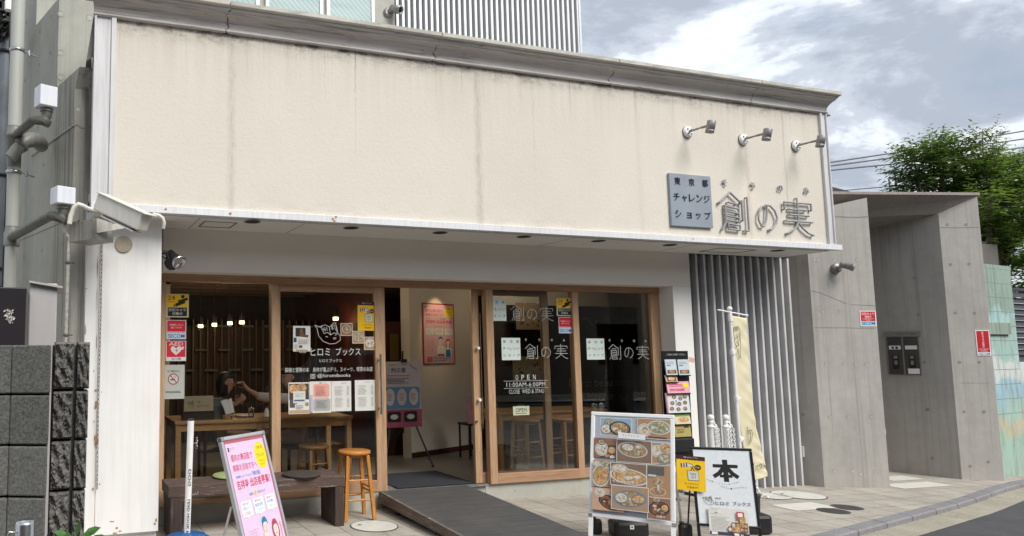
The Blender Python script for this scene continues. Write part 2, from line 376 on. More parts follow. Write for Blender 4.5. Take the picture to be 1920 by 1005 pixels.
def food(name, cols, sc):
    s = NM(name); v = s.co(obj=False); vo = s.n('ShaderNodeTexVoronoi'); vo.inputs['Scale'].default_value = sc; s.L(v, vo.inputs['Vector'])
    sepc = s.n('ShaderNodeSeparateColor'); s.L(vo.outputs['Color'], sepc.inputs[0])
    n = len(cols); st = [(i/n, c) for i, c in enumerate(cols)]
    c = s.ramp(sepc.outputs[0], st, 'CONSTANT'); c = s.mix(.35, c, s.ramp(s.noise(v, sc*1.5, 5, .7), [(.3, tuple(x*.4 for x in cols[0])), (.7, tuple(min(1, x*1.5) for x in cols[-1]))]))
    s.base(c); s.set(Roughness=.5)
food('food_brown', [(.16, .06, .025), (.32, .15, .06), (.45, .27, .12), (.22, .12, .05), (.55, .42, .25)], 60)
food('food_green', [(.07, .14, .03), (.16, .26, .06), (.55, .48, .25), (.30, .12, .05), (.62, .60, .5)], 65)
food('food_orange', [(.55, .20, .04), (.62, .35, .10), (.45, .10, .04), (.25, .28, .07), (.7, .5, .28)], 60)
food('food_rice', [(.62, .58, .5), (.7, .67, .6), (.5, .42, .33), (.72, .7, .65)], 90)
food('food_dark', [(.03, .02, .018), (.07, .035, .02), (.18, .08, .04), (.02, .015, .015), (.4, .12, .04)], 60)
food('food_table', [(.42, .24, .13), (.46, .27, .15), (.36, .2, .11)], 8)
food('tiny_text', [(.70, .68, .66), (.72, .70, .68), (.42, .40, .42), (.70, .69, .66)], 120)
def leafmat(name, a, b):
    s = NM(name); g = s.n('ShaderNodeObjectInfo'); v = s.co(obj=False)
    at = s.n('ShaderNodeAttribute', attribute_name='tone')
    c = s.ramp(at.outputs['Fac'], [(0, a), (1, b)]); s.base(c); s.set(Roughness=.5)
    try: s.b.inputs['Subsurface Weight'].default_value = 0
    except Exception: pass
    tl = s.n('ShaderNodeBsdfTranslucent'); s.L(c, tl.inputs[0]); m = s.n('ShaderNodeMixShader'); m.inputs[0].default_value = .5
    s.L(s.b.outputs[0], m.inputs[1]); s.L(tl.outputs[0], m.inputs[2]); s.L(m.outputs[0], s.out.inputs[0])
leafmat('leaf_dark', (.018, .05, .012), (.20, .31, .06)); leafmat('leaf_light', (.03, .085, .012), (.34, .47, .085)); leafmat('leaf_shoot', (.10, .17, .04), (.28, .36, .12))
plain('bark', (.11, .085, .06), .9, 0, .3, 12, .4)
M = MATS
# ---------------------------------------------------------------- mesh building
def V(*a): return Vector(a)
class MB:
    def __init__(s): s.v = []; s.f = []; s.mi = []; s.sm = []; s.mats = []
    def mat(s, m):
        m = M[m] if isinstance(m, str) else m
        if m not in s.mats: s.mats.append(m)
        return s.mats.index(m)
    def add(s, vs, fs, m, smooth=False):
        b = len(s.v); s.v += [Vector(p) for p in vs]; k = s.mat(m)
        for f in fs: s.f.append(tuple(b+i for i in f)); s.mi.append(k); s.sm.append(smooth)
        return s
    def box(s, x0, x1, y0, y1, z0, z1, m):
        x0, x1 = sorted((x0, x1)); y0, y1 = sorted((y0, y1)); z0, z1 = sorted((z0, z1))
        return s.add([(x0, y0, z0), (x1, y0, z0), (x1, y1, z0), (x0, y1, z0), (x0, y0, z1), (x1, y0, z1), (x1, y1, z1), (x0, y1, z1)],
              [(0, 3, 2, 1), (4, 5, 6, 7), (0, 1, 5, 4), (1, 2, 6, 5), (2, 3, 7, 6), (3, 0, 4, 7)], m)
    def obox(s, O, U, W, N, u, w, n, m):
        """box from corner O along unit axes U, W, N (lengths u, w, n)"""
        p = [O+U*(a*u)+W*(b*w)+N*(c*n) for c in (0, 1) for a, b in ((0, 0), (1, 0), (1, 1), (0, 1))]
        return s.add(p, [(0, 3, 2, 1), (4, 5, 6, 7), (0, 1, 5, 4), (1, 2, 6, 5), (2, 3, 7, 6), (3, 0, 4, 7)], m)
    def prism(s, pts, vec, m, smooth=False, caps=True):
        n = len(pts); vec = Vector(vec); a = [Vector(p) for p in pts]; b = [p+vec for p in a]
        s.add(a+b, [(i, (i+1) % n, n+(i+1) % n, n+i) for i in range(n)], m, smooth)
        if caps: s.add(a, [tuple(range(n))[::-1]], m); s.add(b, [tuple(range(n))], m)
        return s
    def loft(s, rings, m, smooth=True, cap=True, closed=True):
        n = len(rings[0]); vs = [p for r in rings for p in r]; fs = []
        for k in range(len(rings)-1):
            for i in range(n if closed else n-1):
                j = (i+1) % n; fs.append((k*n+i, k*n+j, (k+1)*n+j, (k+1)*n+i))
        s.add(vs, fs, m, smooth)
        if cap: s.add(rings[0], [tuple(range(n))[::-1]], m); s.add(rings[-1], [tuple(range(n))], m)
        return s
    def tube(s, pts, r, m, seg=10, cap=True):
        pts = [Vector(p) for p in pts]; rs = r if hasattr(r, '__len__') else [r]*len(pts); rings = []; ref = None
        for i, p in enumerate(pts):
            t = (pts[min(i+1, len(pts)-1)]-pts[max(i-1, 0)])
            t = t.normalized() if t.length > 1e-9 else Vector((0, 0, 1))
            if ref is None: ref = t.orthogonal().normalized()
            ref = (ref-t*ref.dot(t)); ref = ref.normalized() if ref.length > 1e-6 else t.orthogonal().normalized()
            b = t.cross(ref); rings.append([p+(ref*math.cos(a)+b*math.sin(a))*rs[i] for a in [2*math.pi*k/seg for k in range(seg)]])
        return s.loft(rings, m, True, cap)
    def cyl(s, a, b, r, m, r2=None, seg=20): return s.tube([a, b], [r, r if r2 is None else r2], m, seg)
    def lathe(s, c, prof, m, seg=24, axis=(0, 0, 1)):
        ax = Vector(axis).normalized(); u = ax.orthogonal().normalized(); w_ = ax.cross(u); c = Vector(c)
        rings = [[c+ax*h+(u*math.cos(t)+w_*math.sin(t))*max(r, 1e-4) for t in [2*math.pi*k/seg for k in range(seg)]] for r, h in prof]
        return s.loft(rings, m, True, True)
    def ball(s, c, r, m, seg=12, sc=(1, 1, 1)):
        c = Vector(c); rings = []
        for i in range(1, seg): 
            t = math.pi*i/seg; rings.append([c+Vector((math.sin(t)*math.cos(a)*r*sc[0], math.sin(t)*math.sin(a)*r*sc[1], -math.cos(t)*r*sc[2])) for a in [2*math.pi*k/(seg*2) for k in range(seg*2)]])
        return s.loft(rings, m)
    def quad(s, a, b, c, d, m): return s.add([a, b, c, d], [(0, 1, 2, 3)], m)
    def chain(s, pts, m, link=.032, r=.0035, w_=.010):
        """links threaded along a polyline"""
        pts = [Vector(p) for p in pts]; tot = 0; out = []
        for a, b in zip(pts, pts[1:]):
            d = (b-a).length; k = tot
            while k < d: out.append((a+(b-a)*(k/d), (b-a).normalized())); k += link*.72
            tot = k-d
        for i, (p, t) in enumerate(out):
            u = t.orthogonal().normalized(); u = Matrix.Rotation(i*math.pi/2, 3, t) @ u
            h = link*.5
            ring = [p+t*(h*math.sin(a)*1.0)+u*(w_*math.cos(a)) for a in [2*math.pi*k/8 for k in range(8)]]
            n = t.cross(u); vs = []; fs = []
            for k in range(8):
                c = ring[k]; out_ = (c-p).normalized()
                vs += [c+out_*r, c+n*r, c-out_*r, c-n*r]
            for k in range(8):
                for q in range(4):
                    a_ = k*4+q; b_ = k*4+(q+1) % 4; c_ = ((k+1) % 8)*4+(q+1) % 4; d_ = ((k+1) % 8)*4+q; fs.append((a_, b_, c_, d_))
            s.add(vs, fs, m, True)
        return s

ROOTLOC = {}
def thing(name, label, cat, loc=(0, 0, 0), group=None):
    o = bpy.data.objects.new(name, None); COL.objects.link(o); o.location = loc; o.empty_display_size = .1
    o['label'] = label; o['category'] = cat
    if group: o['group'] = group
    ROOTLOC[o.name] = Vector(loc); return o
def tag(o, label, cat, group=None, kind=None):
    o['label'] = label; o['category'] = cat
    if group: o['group'] = group
    if kind: o['kind'] = kind
    return o
def obj(name, mb, parent=None, label=None, bevel=0, wn=True, local=False, loc=None):
    """link ONE mesh object; world coordinates unless local (then already relative to the thing)"""
    me = bpy.data.meshes.new(name)
    off = Vector((0, 0, 0))
    if parent is not None and not local:
        p = parent
        while p is not None: off = off + p.location; p = p.parent
    if parent is None and loc is not None: off = Vector(loc)
    me.from_pydata([v-off for v in mb.v], [], mb.f); me.polygons.foreach_set('material_index', mb.mi); me.polygons.foreach_set('use_smooth', mb.sm)
    for m in mb.mats: me.materials.append(m)
    me.update(); o = bpy.data.objects.new(name, me); COL.objects.link(o)
    if parent is not None: o.parent = parent
    elif loc is not None: o.location = loc
    if label: o['label'] = label
    if bevel:
        b = o.modifiers.new('bevel', 'BEVEL'); b.width = bevel; b.segments = 2; b.limit_method = 'ANGLE'; b.angle_limit = R(40)
    return o
def struct(name, mb, parent=None):
    o = obj(name, mb, parent)
    if parent is None: o['kind'] = 'structure'
    return o

# ---------------------------------------------------------------- lettering and flat print
_tc = {}
def glyphs(text, bold=0.0, lines=1):
    key = (text, bold)
    if key not in _tc:
        cu = bpy.data.curves.new('lettering', 'FONT'); cu.body = text; cu.resolution_u = 2; cu.offset = bold*.35; cu.fill_mode = 'FRONT'; cu.align_x = 'CENTER'; cu.space_line = 1.15
        o = bpy.data.objects.new('lettering', cu); COL.objects.link(o); dg = bpy.context.evaluated_depsgraph_get()
        me = bpy.data.meshes.new_from_object(o.evaluated_get(dg)); vs = [v.co.copy() for v in me.vertices]; fs = [tuple(p.vertices) for p in me.polygons]
        bpy.data.objects.remove(o); bpy.data.curves.remove(cu); bpy.data.meshes.remove(me)
        if not vs: vs = [Vector((0, 0, 0))]
        x0 = min(v.x for v in vs); x1 = max(v.x for v in vs); y0 = min(v.y for v in vs); y1 = max(v.y for v in vs)
        sx, sy = max(x1-x0, 1e-4), max(y1-y0, 1e-4)
        _tc[key] = ([((v.x-x0)/sx, (y1-v.y)/sy) for v in vs], fs, sx/sy)
    return _tc[key]

class Print:
    """flat print on a real plane: O top-left corner, U right, D down, N towards the reader; coordinates 0..W, 0..H"""
    def __init__(s, O, U, D, W=1.0, H=1.0, lift=.0006, step=.00009):
        s.O, s.U, s.D = Vector(O), Vector(U).normalized(), Vector(D).normalized(); s.N = s.D.cross(s.U)*-1
        s.N = s.U.cross(s.D)*-1; s.W, s.H = W, H; s.k = lift; s.step = step; s.mb = MB()
        # reader side: N must point out of the sheet
    def nx(s): s.k += s.step; return s.k
    def P(s, x, y, k): return s.O+s.U*(x*s.W)+s.D*(y*s.H)+s.N*k
    def poly(s, pts, m):
        k = s.nx(); s.mb.add([s.P(x, y, k) for x, y in pts], [tuple(range(len(pts)))], m); return s
    def rect(s, x0, y0, x1, y1, m): return s.poly([(x0, y0), (x0, y1), (x1, y1), (x1, y0)], m)
    def ell(s, cx, cy, rx, ry, m, n=20, rot=0.0):
        a = [(math.cos(t)*rx, math.sin(t)*ry) for t in [2*math.pi*i/n for i in range(n)]]
        c_, s_ = math.cos(rot), math.sin(rot); asp = s.H/s.W
        return s.poly([(cx+x*c_-y*asp*s_, cy+x/asp*s_+y*c_) for x, y in a][::-1], m)
    def line(s, pts, wd, m, closed=False):
        """stroke of width wd metres"""
        k = s.nx(); P2 = [Vector((x*s.W, y*s.H)) for x, y in pts]
        if closed: P2.append(P2[0])
        vs = []; fs = []
        for a, b in zip(P2, P2[1:]):
            d = (b-a)
            if d.length < 1e-7: continue
            d.normalize(); n = Vector((-d.y, d.x))*wd*.5; e = d*wd*.35; i = len(vs)
            for q in (a-e+n, b+e+n, b+e-n, a-e-n): vs.append(s.O+s.U*q.x+s.D*q.y+s.N*k)
            fs.append((i, i+1, i+2, i+3))
        s.mb.add(vs, fs, m); return s
    def text(s, t, x0, y0, x1, y1, m, bold=0.0, keep=False, slant=0.0):
        """fit the text into the box"""
        uv, fs, asp = glyphs(t, bold)
        if keep:
            w_ = (x1-x0)*s.W; h_ = (y1-y0)*s.H
            if w_/h_ > asp: c = (x0+x1)/2; hw = h_*asp/s.W/2; x0, x1 = c-hw, c+hw
            else: c = (y0+y1)/2; hh = w_/asp/s.H/2; y0, y1 = c-hh, c+hh
        k = s.nx(); s.mb.add([s.P(x0+u*(x1-x0), y0+v*(y1-y0)+slant*(u-.5), k) for u, v in uv], [f[::-1] for f in fs], m); return s
    def column(s, t, x0, y0, x1, y1, m, bold=0.0):
        n = len(t); h = (y1-y0)/n
        for i, c in enumerate(t): s.text(c, x0, y0+h*(i+.06), x1, y0+h*(i+.94), m, bold, keep=True)
        return s
    def lines(s, x0, y0, x1, y1, n, m, th=.35, seed=1):
        q = random.Random(seed); h = (y1-y0)/n
        for i in range(n):
            yy = y0+h*(i+.5); x = x0; xe = x1-(x1-x0)*q.random()*.3
            while x < xe:
                w_ = min(xe-x, (x1-x0)*q.uniform(.05, .16)); s.rect(x, yy-h*th*.5, x+w_, yy+h*th*.5, m); x += w_+(x1-x0)*.018
        return s
    def build(s, name, parent, label=None): return obj(name, s.mb, parent, label)

def fprint(Y, x0, y0, x1, y1, **k):
    """print on a plane parallel to the facade; the box is measured on the photo and becomes a world-upright rectangle"""
    xc, yc = (x0+x1)/2, (y0+y1)/2
    X0, X1 = FP(x0, yc, Y).x, FP(x1, yc, Y).x; Z0, Z1 = FP(xc, y0, Y).z, FP(xc, y1, Y).z
    return Print((X0, Y, Z0), (1, 0, 0), (0, 0, -1), X1-X0, Z0-Z1, **k)
def frect(Y, x0, y0, x1, y1):
    xc, yc = (x0+x1)/2, (y0+y1)/2
    return FP(x0, yc, Y).x, FP(x1, yc, Y).x, FP(xc, y0, Y).z, FP(xc, y1, Y).z
# ================================================================ GROUND
YW, YF, YG = 6.70, 6.08, 6.91            # lintel wall, fascia front, window frames
def gridsheet(pts_fn, nx_, ny_, m):
    mb = MB(); vs = []
    for j in range(ny_+1):
        for i in range(nx_+1): vs.append(pts_fn(i/nx_, j/ny_))
    fs = [(j*(nx_+1)+i, j*(nx_+1)+i+1, (j+1)*(nx_+1)+i+1, (j+1)*(nx_+1)+i) for j in range(ny_) for i in range(nx_)]
    return mb.add(vs, fs, m)
# kerb line (front edge of the pavement), from left to right; bends at the right end towards the gate
KP = [(-14, .1), (-6, 1.55), (0, 3.15), (3.5, 4.0), (6.0, 4.61), (6.70, 4.785), (7.86, 5.069), (9.70, 5.526), (11.03, 5.931), (11.62, 6.09), (12.6, 6.30), (40, 11.4)]
def kerbY(X):
    for (a, b), (c, d) in zip(KP, KP[1:]):
        if X <= c: return b+(d-b)*(X-a)/(c-a)
    return KP[-1][1]
KXS = [-14+i*.5 for i in range(0, 109)]
mb = MB(); vs = []; fs = []
for i, X in enumerate(KXS): vs += [(X, kerbY(X)+.13, gz(X)), (X, 14 if X < 12.9 else kerbY(X)+.14, gz(X))]
for i in range(len(KXS)-1): fs.append((2*i, 2*i+2, 2*i+3, 2*i+1))
mb.add(vs, fs, 'paving_tiles'); struct('sidewalk', mb)
# kerb stones
mb = MB(); X = -14.0
while X < 40:
    x1 = min(X+.595, 40); pts = []
    dr = .05
    for q in (X+.004, x1-.004):
        y = kerbY(q); z = gz(q)
        pts.append([(q, y, z-dr-.05), (q, y-.0, z-.012), (q+.002, y+.012, z+.001), (q, y+.13, z+.001), (q, y+.13, z-.2)])
    a, b = pts; n = 5
    mb.add(a+b, [(i, (i+1) % n, n+(i+1) % n, n+i) for i in range(n)]+[tuple(range(n))[::-1], tuple(range(n, 2*n))], 'kerb_granite'); X += .6
struct('kerb', mb)
# gutter apron and asphalt road
def roadz(X): return gz(X)-.05
mb = MB(); vs = []; fs = []
for X in KXS: vs += [(X, kerbY(X)-.26, roadz(X)-.012), (X, kerbY(X)+.05, roadz(X))]
for i in range(len(KXS)-1): fs.append((2*i, 2*i+2, 2*i+3, 2*i+1))
mb.add(vs, fs, 'gutter_concrete'); struct('gutter', mb)
mb = MB(); vs = []; fs = []
for X in KXS: vs += [(X, -9.2, roadz(X)-.03), (X, kerbY(X)+.04, roadz(X)-.016)]
for i in range(len(KXS)-1): fs.append((2*i, 2*i+2, 2*i+3, 2*i+1))
mb.add(vs, fs, 'asphalt')
struct('road', mb)
mb = MB(); mb.quad((-600, -600, -.9), (900, -600, -.9), (900, 900, -.9), (-600, 900, -.9), 'asphalt'); struct('ground', mb)
# white painted paving stones and painted edge line
mb = MB()
for (px, py), (u, v_) in (((1508, 950), (.60, .30)), ((1683, 897), (.6, .3)), ((1718, 910), (.9, .3))):
    c = GP(px, py); 
    mb.add([(c.x-u/2, c.y-v_/2, gz(c.x-u/2)+.004), (c.x+u/2, c.y-v_/2, gz(c.x+u/2)+.004), (c.x+u/2, c.y+v_/2, gz(c.x+u/2)+.004), (c.x-u/2, c.y+v_/2, gz(c.x-u/2)+.004)], [(0, 1, 2, 3)], 'white_tile')
o = struct('pale_paving_stones', mb)
def cover(name, label, px, py, r, kind):
    c = GP(px, py); t = thing(name, label, 'manhole cover', c, 'round covers set in the pavement')
    sl_ = -.0184 if c.x > 4.5 else 0
    def P(r_, a, h): x = r_*math.cos(a); return Vector((c.x+x, c.y+r_*math.sin(a), c.z+x*sl_+h))
    def ringm(r0, r1, h, m):
        mb = MB(); n = 40; mb.add([P(r, 2*math.pi*i/n, h) for r in (r0, r1) for i in range(n)], [(i, (i+1) % n, n+(i+1) % n, n+i)[::-1] for i in range(n)], m); return mb
    a = ringm(r*.955, r*1.0, .005, 'cover_iron'); obj('rim', a, t)
    mb = MB(); n = 40
    if kind == 'pale':
        mb.add([P(r*.95, 2*math.pi*i/n, .006) for i in range(n)], [tuple(range(n))], 'white_tile')
        q = random.Random(int(px))
        for k in range(46):
            a = q.uniform(0, 6.28); rr = r*.85*math.sqrt(q.random()); p = P(rr, a, .0075); s_ = q.uniform(.008, .022); a2 = q.uniform(0, 3)
            mb.add([p+Vector((math.cos(a2+b)*s_*(1 if i % 2 else .35), math.sin(a2+b)*s_*(1 if i % 2 else .35), 0)) for i, b in enumerate((0, 1.57, 3.14, 4.71))], [(0, 1, 2, 3)], 'tiny_text')
        for a in (2.6,): 
            p = P(r*.6, a, .009); mb.add([p+Vector((math.cos(b)*.022, math.sin(b)*.014, 0)) for b in [i*.785 for i in range(8)]], [tuple(range(8))], 'black_hole')
    else:
        mb.add([P(r*.95, 2*math.pi*i/n, .006) for i in range(n)], [tuple(range(n))], 'cover_iron')
        for k in range(-3, 4):
            for j in range(-3, 4):
                if k*k+j*j < 11: 
                    p = Vector((c.x+k*r*.24, c.y+j*r*.24, c.z+k*r*.24*sl_+.0075)); s_ = r*.06; mb.add([p+Vector(d)*s_ for d in ((-1, -1, 0), (1, -1, 0), (1, 1, 0), (-1, 1, 0))], [(0, 1, 2, 3)], 'black_plastic')
    obj('lid', mb, t)
cover('manhole_cover', 'pale round patterned cover beside the foot of the wooden stool', 701.5, 987, .22, 'pale')
cover('manhole_cover', 'large pale round cover in front of the grey concrete wall corner', 1497, 928.5, .275, 'pale')
cover('manhole_cover', 'pale round cover partly behind the black weights, below the ribbed screen', 1443, 930, .22, 'pale')
cover('manhole_cover', 'dark iron cover nearest the kerb, touching the white paving stone', 1563, 958.5, .145, 'iron')
cover('manhole_cover', 'dark open-rimmed iron cover between white paving stone and concrete wall', 1588, 951.5, .145, 'iron')

# ================================================================ SHOP BUILDING
shop = thing('shop_building', 'low cream shop front with grey cornice and wood framed glazing', 'building', (4.5, 6.9, 0))
X0f, X1f, Zf0, Zf1 = .447, 8.605, 2.812, 4.392
mb = MB()
mb.box(X0f, X1f, YF, YF+.16, Zf0, Zf1, 'stucco'); obj('fascia_panel', mb, shop)
ZS = 2.738
# soffit
mb = MB(); mb.box(.30, 8.66, YF+.03, YW+.02, ZS, ZS+.05, 'soffit_white')
for px, py in ((553, 428.6), (1010, 461), (1233, 471)):                 # board joints
    p = ZP(px, py, ZS); mb.box(p.x-.003, p.x+.003, YF+.04, YW-.004, ZS-.0012, ZS+.01, 'trim_grey')
p = ZP(365, 418, ZS); mb.box(p.x-.003, p.x+.003, YF+.04, YW-.004, ZS-.0012, ZS+.01, 'trim_grey')
obj('soffit', mb, shop)
for px, py in ((473, 415.5), (658, 427), (825, 436), (982, 443.5), (1122, 451.5), (1256, 459), (1458, 469.5)):
    p = ZP(px, py, ZS); mb = MB(); mb.lathe((p.x, p.y, ZS), [(.066, .0), (.074, -.004), (.07, -.006), (.055, -.003)], 'trim_grey', 24)
    mb.lathe((p.x, p.y, ZS), [(.058, -.0045), (.05, -.0062)], 'black_hole', 20); obj('downlight', mb, shop)
for (xa, xb) in ((ZP(372, 424, ZS).x, ZP(436, 424, ZS).x), (ZP(1316, 470, ZS).x, ZP(1408, 470, ZS).x)):
    ya = YF+.17; yb = YF+.46; mb = MB(); t = .012; z0, z1 = ZS-.004, ZS+.002
    for b in ((xa, xb, ya, ya+t), (xa, xb, yb-t, yb), (xa, xa+t, ya+t, yb-t), (xb-t, xb, ya+t, yb-t)): mb.box(*b, z0, z1, 'trim_grey')
    obj('access_panel', mb, shop)
# bottom strip of the fascia
mb = MB(); mb.box(.27, 8.80, YF-.035, YF+.05, ZS+.012, Zf0, 'white_strip')
obj('fascia_edge_strip', mb, shop, bevel=.003)
mb = MB()
q = random.Random(3)
for px, py in ((311, 392), (432, 400), (624, 410), (630, 407), (1300, 448), (627, 415)):
    p = FP(px, py, YF-.037); r = .010
    mb.add([p+Vector((math.cos(a)*r*q.uniform(.6, 1.6), 0, math.sin(a)*r*q.uniform(.6, 1.6))) for a in [i*.698 for i in range(9)]], [tuple(range(9))], 'rust_patch' if 'rust_patch' in M else plain('rust_patch', (.42, .22, .10), .9, 0, .4, 60))
obj('rust_spots', mb, shop)
# corner posts
mb = MB(); mb.box(.268, .285, YF-.03, YF+.2, Zf0+.001, 4.40, 'post_grey'); mb.box(.285, .405, YF-.012, YF+.2, Zf0+.001, 4.40, 'post_grey'); mb.box(.405, X0f-.001, YF-.03, YF+.14, Zf0+.001, 4.40, 'post_grey'); obj('corner_post', mb, shop, bevel=.003)
mb = MB(); mb.box(X1f+.001, X1f+.03, YF-.03, YF+.14, Zf0+.001, 4.40, 'post_grey'); mb.box(X1f+.03, 8.70, YF-.012, YF+.5, Zf0+.001, 4.40, 'post_grey'); mb.box(8.70, 8.715, YF-.03, YF+.2, Zf0+.001, 4.40, 'post_grey'); obj('corner_post', mb, shop, bevel=.003)
# little flashing plates that stick out behind the posts
mb = MB(); mb.add([(.21, YF+.05, 4.02), (.27, YF+.05, 4.06), (.27, YF+.05, 4.50), (.27, YF+.5, 4.5), (.21, YF+.5, 4.02), (.27, YF+.5, 4.06)], [(0, 1, 2), (0, 2, 3, 4), (4, 3, 5)], 'trim_grey'); obj('flashing', mb, shop)
mb = MB(); mb.box(8.715, 8.79, YF-.02, YF+.5, 4.375, 4.39, 'trim_grey'); obj('flashing', mb, shop)
# cornice profile (y towards the street is negative), in five stones
PR = [(.1, 4.392), (-.034, 4.392), (-.040, 4.400), (-.040, 4.410), (-.028, 4.416), (-.024, 4.424), (-.027, 4.445), (-.038, 4.470), (-.058, 4.495), (-.085, 4.515), (-.112, 4.524), (-.122, 4.526),
      (-.122, 4.540), (-.140, 4.546), (-.148, 4.556), (-.148, 4.566)]
PT = [(-.156, 4.5665), (-.176, 4.573), (-.180, 4.578), (-.180, 4.614), (.1, 4.62), (.1, 4.5665)]
xs = [.262, FP(428, 40, YF-.1).x, FP(822, 95, YF-.1).x, FP(1152, 130, YF-.1).x, FP(1418, 175, YF-.1).x, 8.725]
q = random.Random(11)
for i in range(5):
    a, b = xs[i]+.006, xs[i+1]-.006; mb = MB(); n = len(PR)
    ends = []
    for e, xx in ((0, a), (1, b)):
        first = (i == 0 and e == 0); last = (i == 4 and e == 1)
        ring = []
        for k, (y, z) in enumerate(PR):
            ox = 0
            if first: ox = y*.35 if y < 0 else 0
            elif last: ox = -y*.30 if y < 0 else 0
            else: ox = .016*math.sin(k*.9+(i+(1 if e else 0))*2.1)+.008*math.sin(k*2.3+i+e)
            ring.append(Vector((xx+ox, YF+y, z)))
        ends.append(ring)
    ends[0].append(Vector((a, YF+.1, 4.566))); ends[1].append(Vector((b, YF+.1, 4.566))); n += 1
    steps = 1
    mb.add(ends[0]+ends[1], [(k, (k+1) % n, n+(k+1) % n, n+k)[::-1] for k in range(n)]+[tuple(range(n)), tuple(range(n, 2*n))[::-1]], 'cornice_stone')
    obj('cornice_stone', mb, shop, bevel=.004)
    if i < 4: mb = MB(); mb.prism([V(xs[i+1]-.03, YF+y+.022, z) for y, z in PR]+[V(xs[i+1]-.03, YF+.1, 4.565)], (.06, 0, 0), 'black_hole'); obj('cornice_joint_filler', mb, shop); mb = MB()  # black filler added behind the open joint, stands in for its shade
    mb = MB(); a2 = a-(.08 if i == 0 else 0); b2 = b+(.055 if i == 4 else 0)
    # coping with a slightly chipped upper arris
    rings = []; N = max(2, int((b2-a2)/.12))
    for k in range(N+1):
        X = a2+(b2-a2)*k/N; j = q.uniform(-.006, .002); rings.append([Vector((X, YF+y+(j if z > 4.58 and y < 0 else 0), z+(j if z > 4.58 else 0))) for y, z in PT])
    mb.loft(rings, 'coping_stone', False); obj('coping_stone', mb, shop)
# roof behind
mb = MB(); mb.box(.3, 8.7, YF+.1, 13.2, 4.2, 4.35, 'concrete_pale'); obj('roof_slab', mb, shop)
# lintel wall, right wall leg, base wall
Zlb = zat(303, 503, .95, YW) ; Zlb = 2.335
mb = MB(); mb.box(.95, 7.17, YW, YG+.1, Zlb, ZS, 'wall_lintel'); mb.box(.951, 7.169, YW-.003, YW+.02, Zlb+.028, Zlb+.031, 'wall_lintel'); mb.box(.3, 8.9, YW+.05, 7.2, ZS+.051, 4.2, 'concrete_dark'); obj('lintel_wall', mb, shop)
mb = MB(); mb.box(6.90, 7.17, YW, YG+.1, .02, Zlb-.001, 'wall_white'); obj('side_wall', mb, shop)
mb = MB(); mb.box(.3, 3.32, YG+.03, YG+.2, -.05, .165, 'base_concrete'); mb.box(4.45, 6.90, YG+.03, YG+.2, -.1, .165, 'base_concrete'); mb.box(3.32, 4.45, YG+.035, YG+.2, -.05, .155, 'base_concrete')
q = FP(965, 919, YG+.03); 
for dz in (0, -.012): mb.add([Vector((q.x+math.cos(a)*.004, YG+.0285, q.z+dz+math.sin(a)*.004)) for a in [i*.785 for i in range(8)]], [tuple(range(8))], 'black_hole')
mb.box(6.905, 7.17, YW+.004, YG+.1, -.12, .019, 'base_concrete')
obj('base_wall', mb, shop)
# left pillar clad in white sheet metal
yp = 6.30; xl = FP(157, 700, yp).x; xr = FP(300, 700, yp).x
mb = MB()
zb = zat(240, 1000, .55, yp)
mb.box(xl, FP(183, 700, yp).x-.002, yp, yp+.05, zb, ZS+.03, 'pillar_white')
mb.box(FP(183, 700, yp).x+.002, xr, yp-.004, yp+.05, zb, ZS, 'pillar_white')
mb.box(xl+.01, xr-.01, yp+.051, 6.95, -.02, ZS+.2, 'pillar_white')
mb.add([(xl, yp+.002, zb), (xl, yp+.002, ZS+.12), (.165, 7.3, ZS+.12), (.165, 7.3, zb)], [(0, 1, 2, 3)], 'pillar_side')
mb.add([(xl, yp+.002, ZS+.12), (xl+.2, yp+.05, ZS+.12), (xl+.2, 7.3, ZS+.12), (.165, 7.3, ZS+.12)], [(0, 1, 2, 3)], 'pillar_side')
mb.box(FP(183, 700, yp).x-.002, FP(183, 700, yp).x+.002, yp+.003, yp+.05, zb, ZS, 'rust_patch')
obj('corner_pillar', mb, shop)
mb = MB(); rq = random.Random(5)
for px, py, s1, s2 in ((162, 541, .006, .006), (160, 620, .005, .05), (180, 732, .012, .012), (180, 760, .016, .03), (180, 826, .022, .05), (176, 695, .006, .006), (176, 790, .006, .006), (187, 908, .006, .006), (174, 917, .008, .012), (293, 975, .01, .018), (290, 982, .01, .01), (215, 1000, .02, .008), (219, 990, .01, .01), (225, 996, .015, .006), (190, 735, .004, .004), (183, 500, .003, .09), (182, 560, .002, .1), (181, 640, .003, .07), (210, 978, .02, .006)):
    p = FP(px, py, yp-.006)
    mb.add([p+Vector((math.cos(a)*s1*rq.uniform(.5, 1.3), 0, math.sin(a)*s2*rq.uniform(.6, 1.3))) for a in [i*.524 for i in range(12)]], [tuple(range(12))], 'rust_patch')
obj('rust_marks', mb, shop)
# floor and rooms
mb = MB(); mb.box(.95, 8.8, YG+.2, 13.0, .05, .168, 'concrete_floor'); mb.box(3.3, 4.46, YG-.005, YG+.2, .155, .163, 'galvanised'); obj('shop_floor', mb, shop)
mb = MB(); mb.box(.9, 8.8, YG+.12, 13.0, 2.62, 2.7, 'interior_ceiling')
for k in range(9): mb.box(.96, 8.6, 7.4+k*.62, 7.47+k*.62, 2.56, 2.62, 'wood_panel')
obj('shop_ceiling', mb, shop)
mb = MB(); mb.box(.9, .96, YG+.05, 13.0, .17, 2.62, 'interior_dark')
mb.box(.96, 4.3, 12.9, 13.0, .17, 2.62, 'interior_dark')
k = .96
while k < 4.3:                                                          # slatted back wall with light shelves
    mb.box(k, k+.025, 11.5, 11.56, .17, 2.1, 'wood_panel'); k += .115
mb.box(.96, 4.3, 11.57, 11.62, .17, 2.0, 'interior_dark')
rk = random.Random(9)
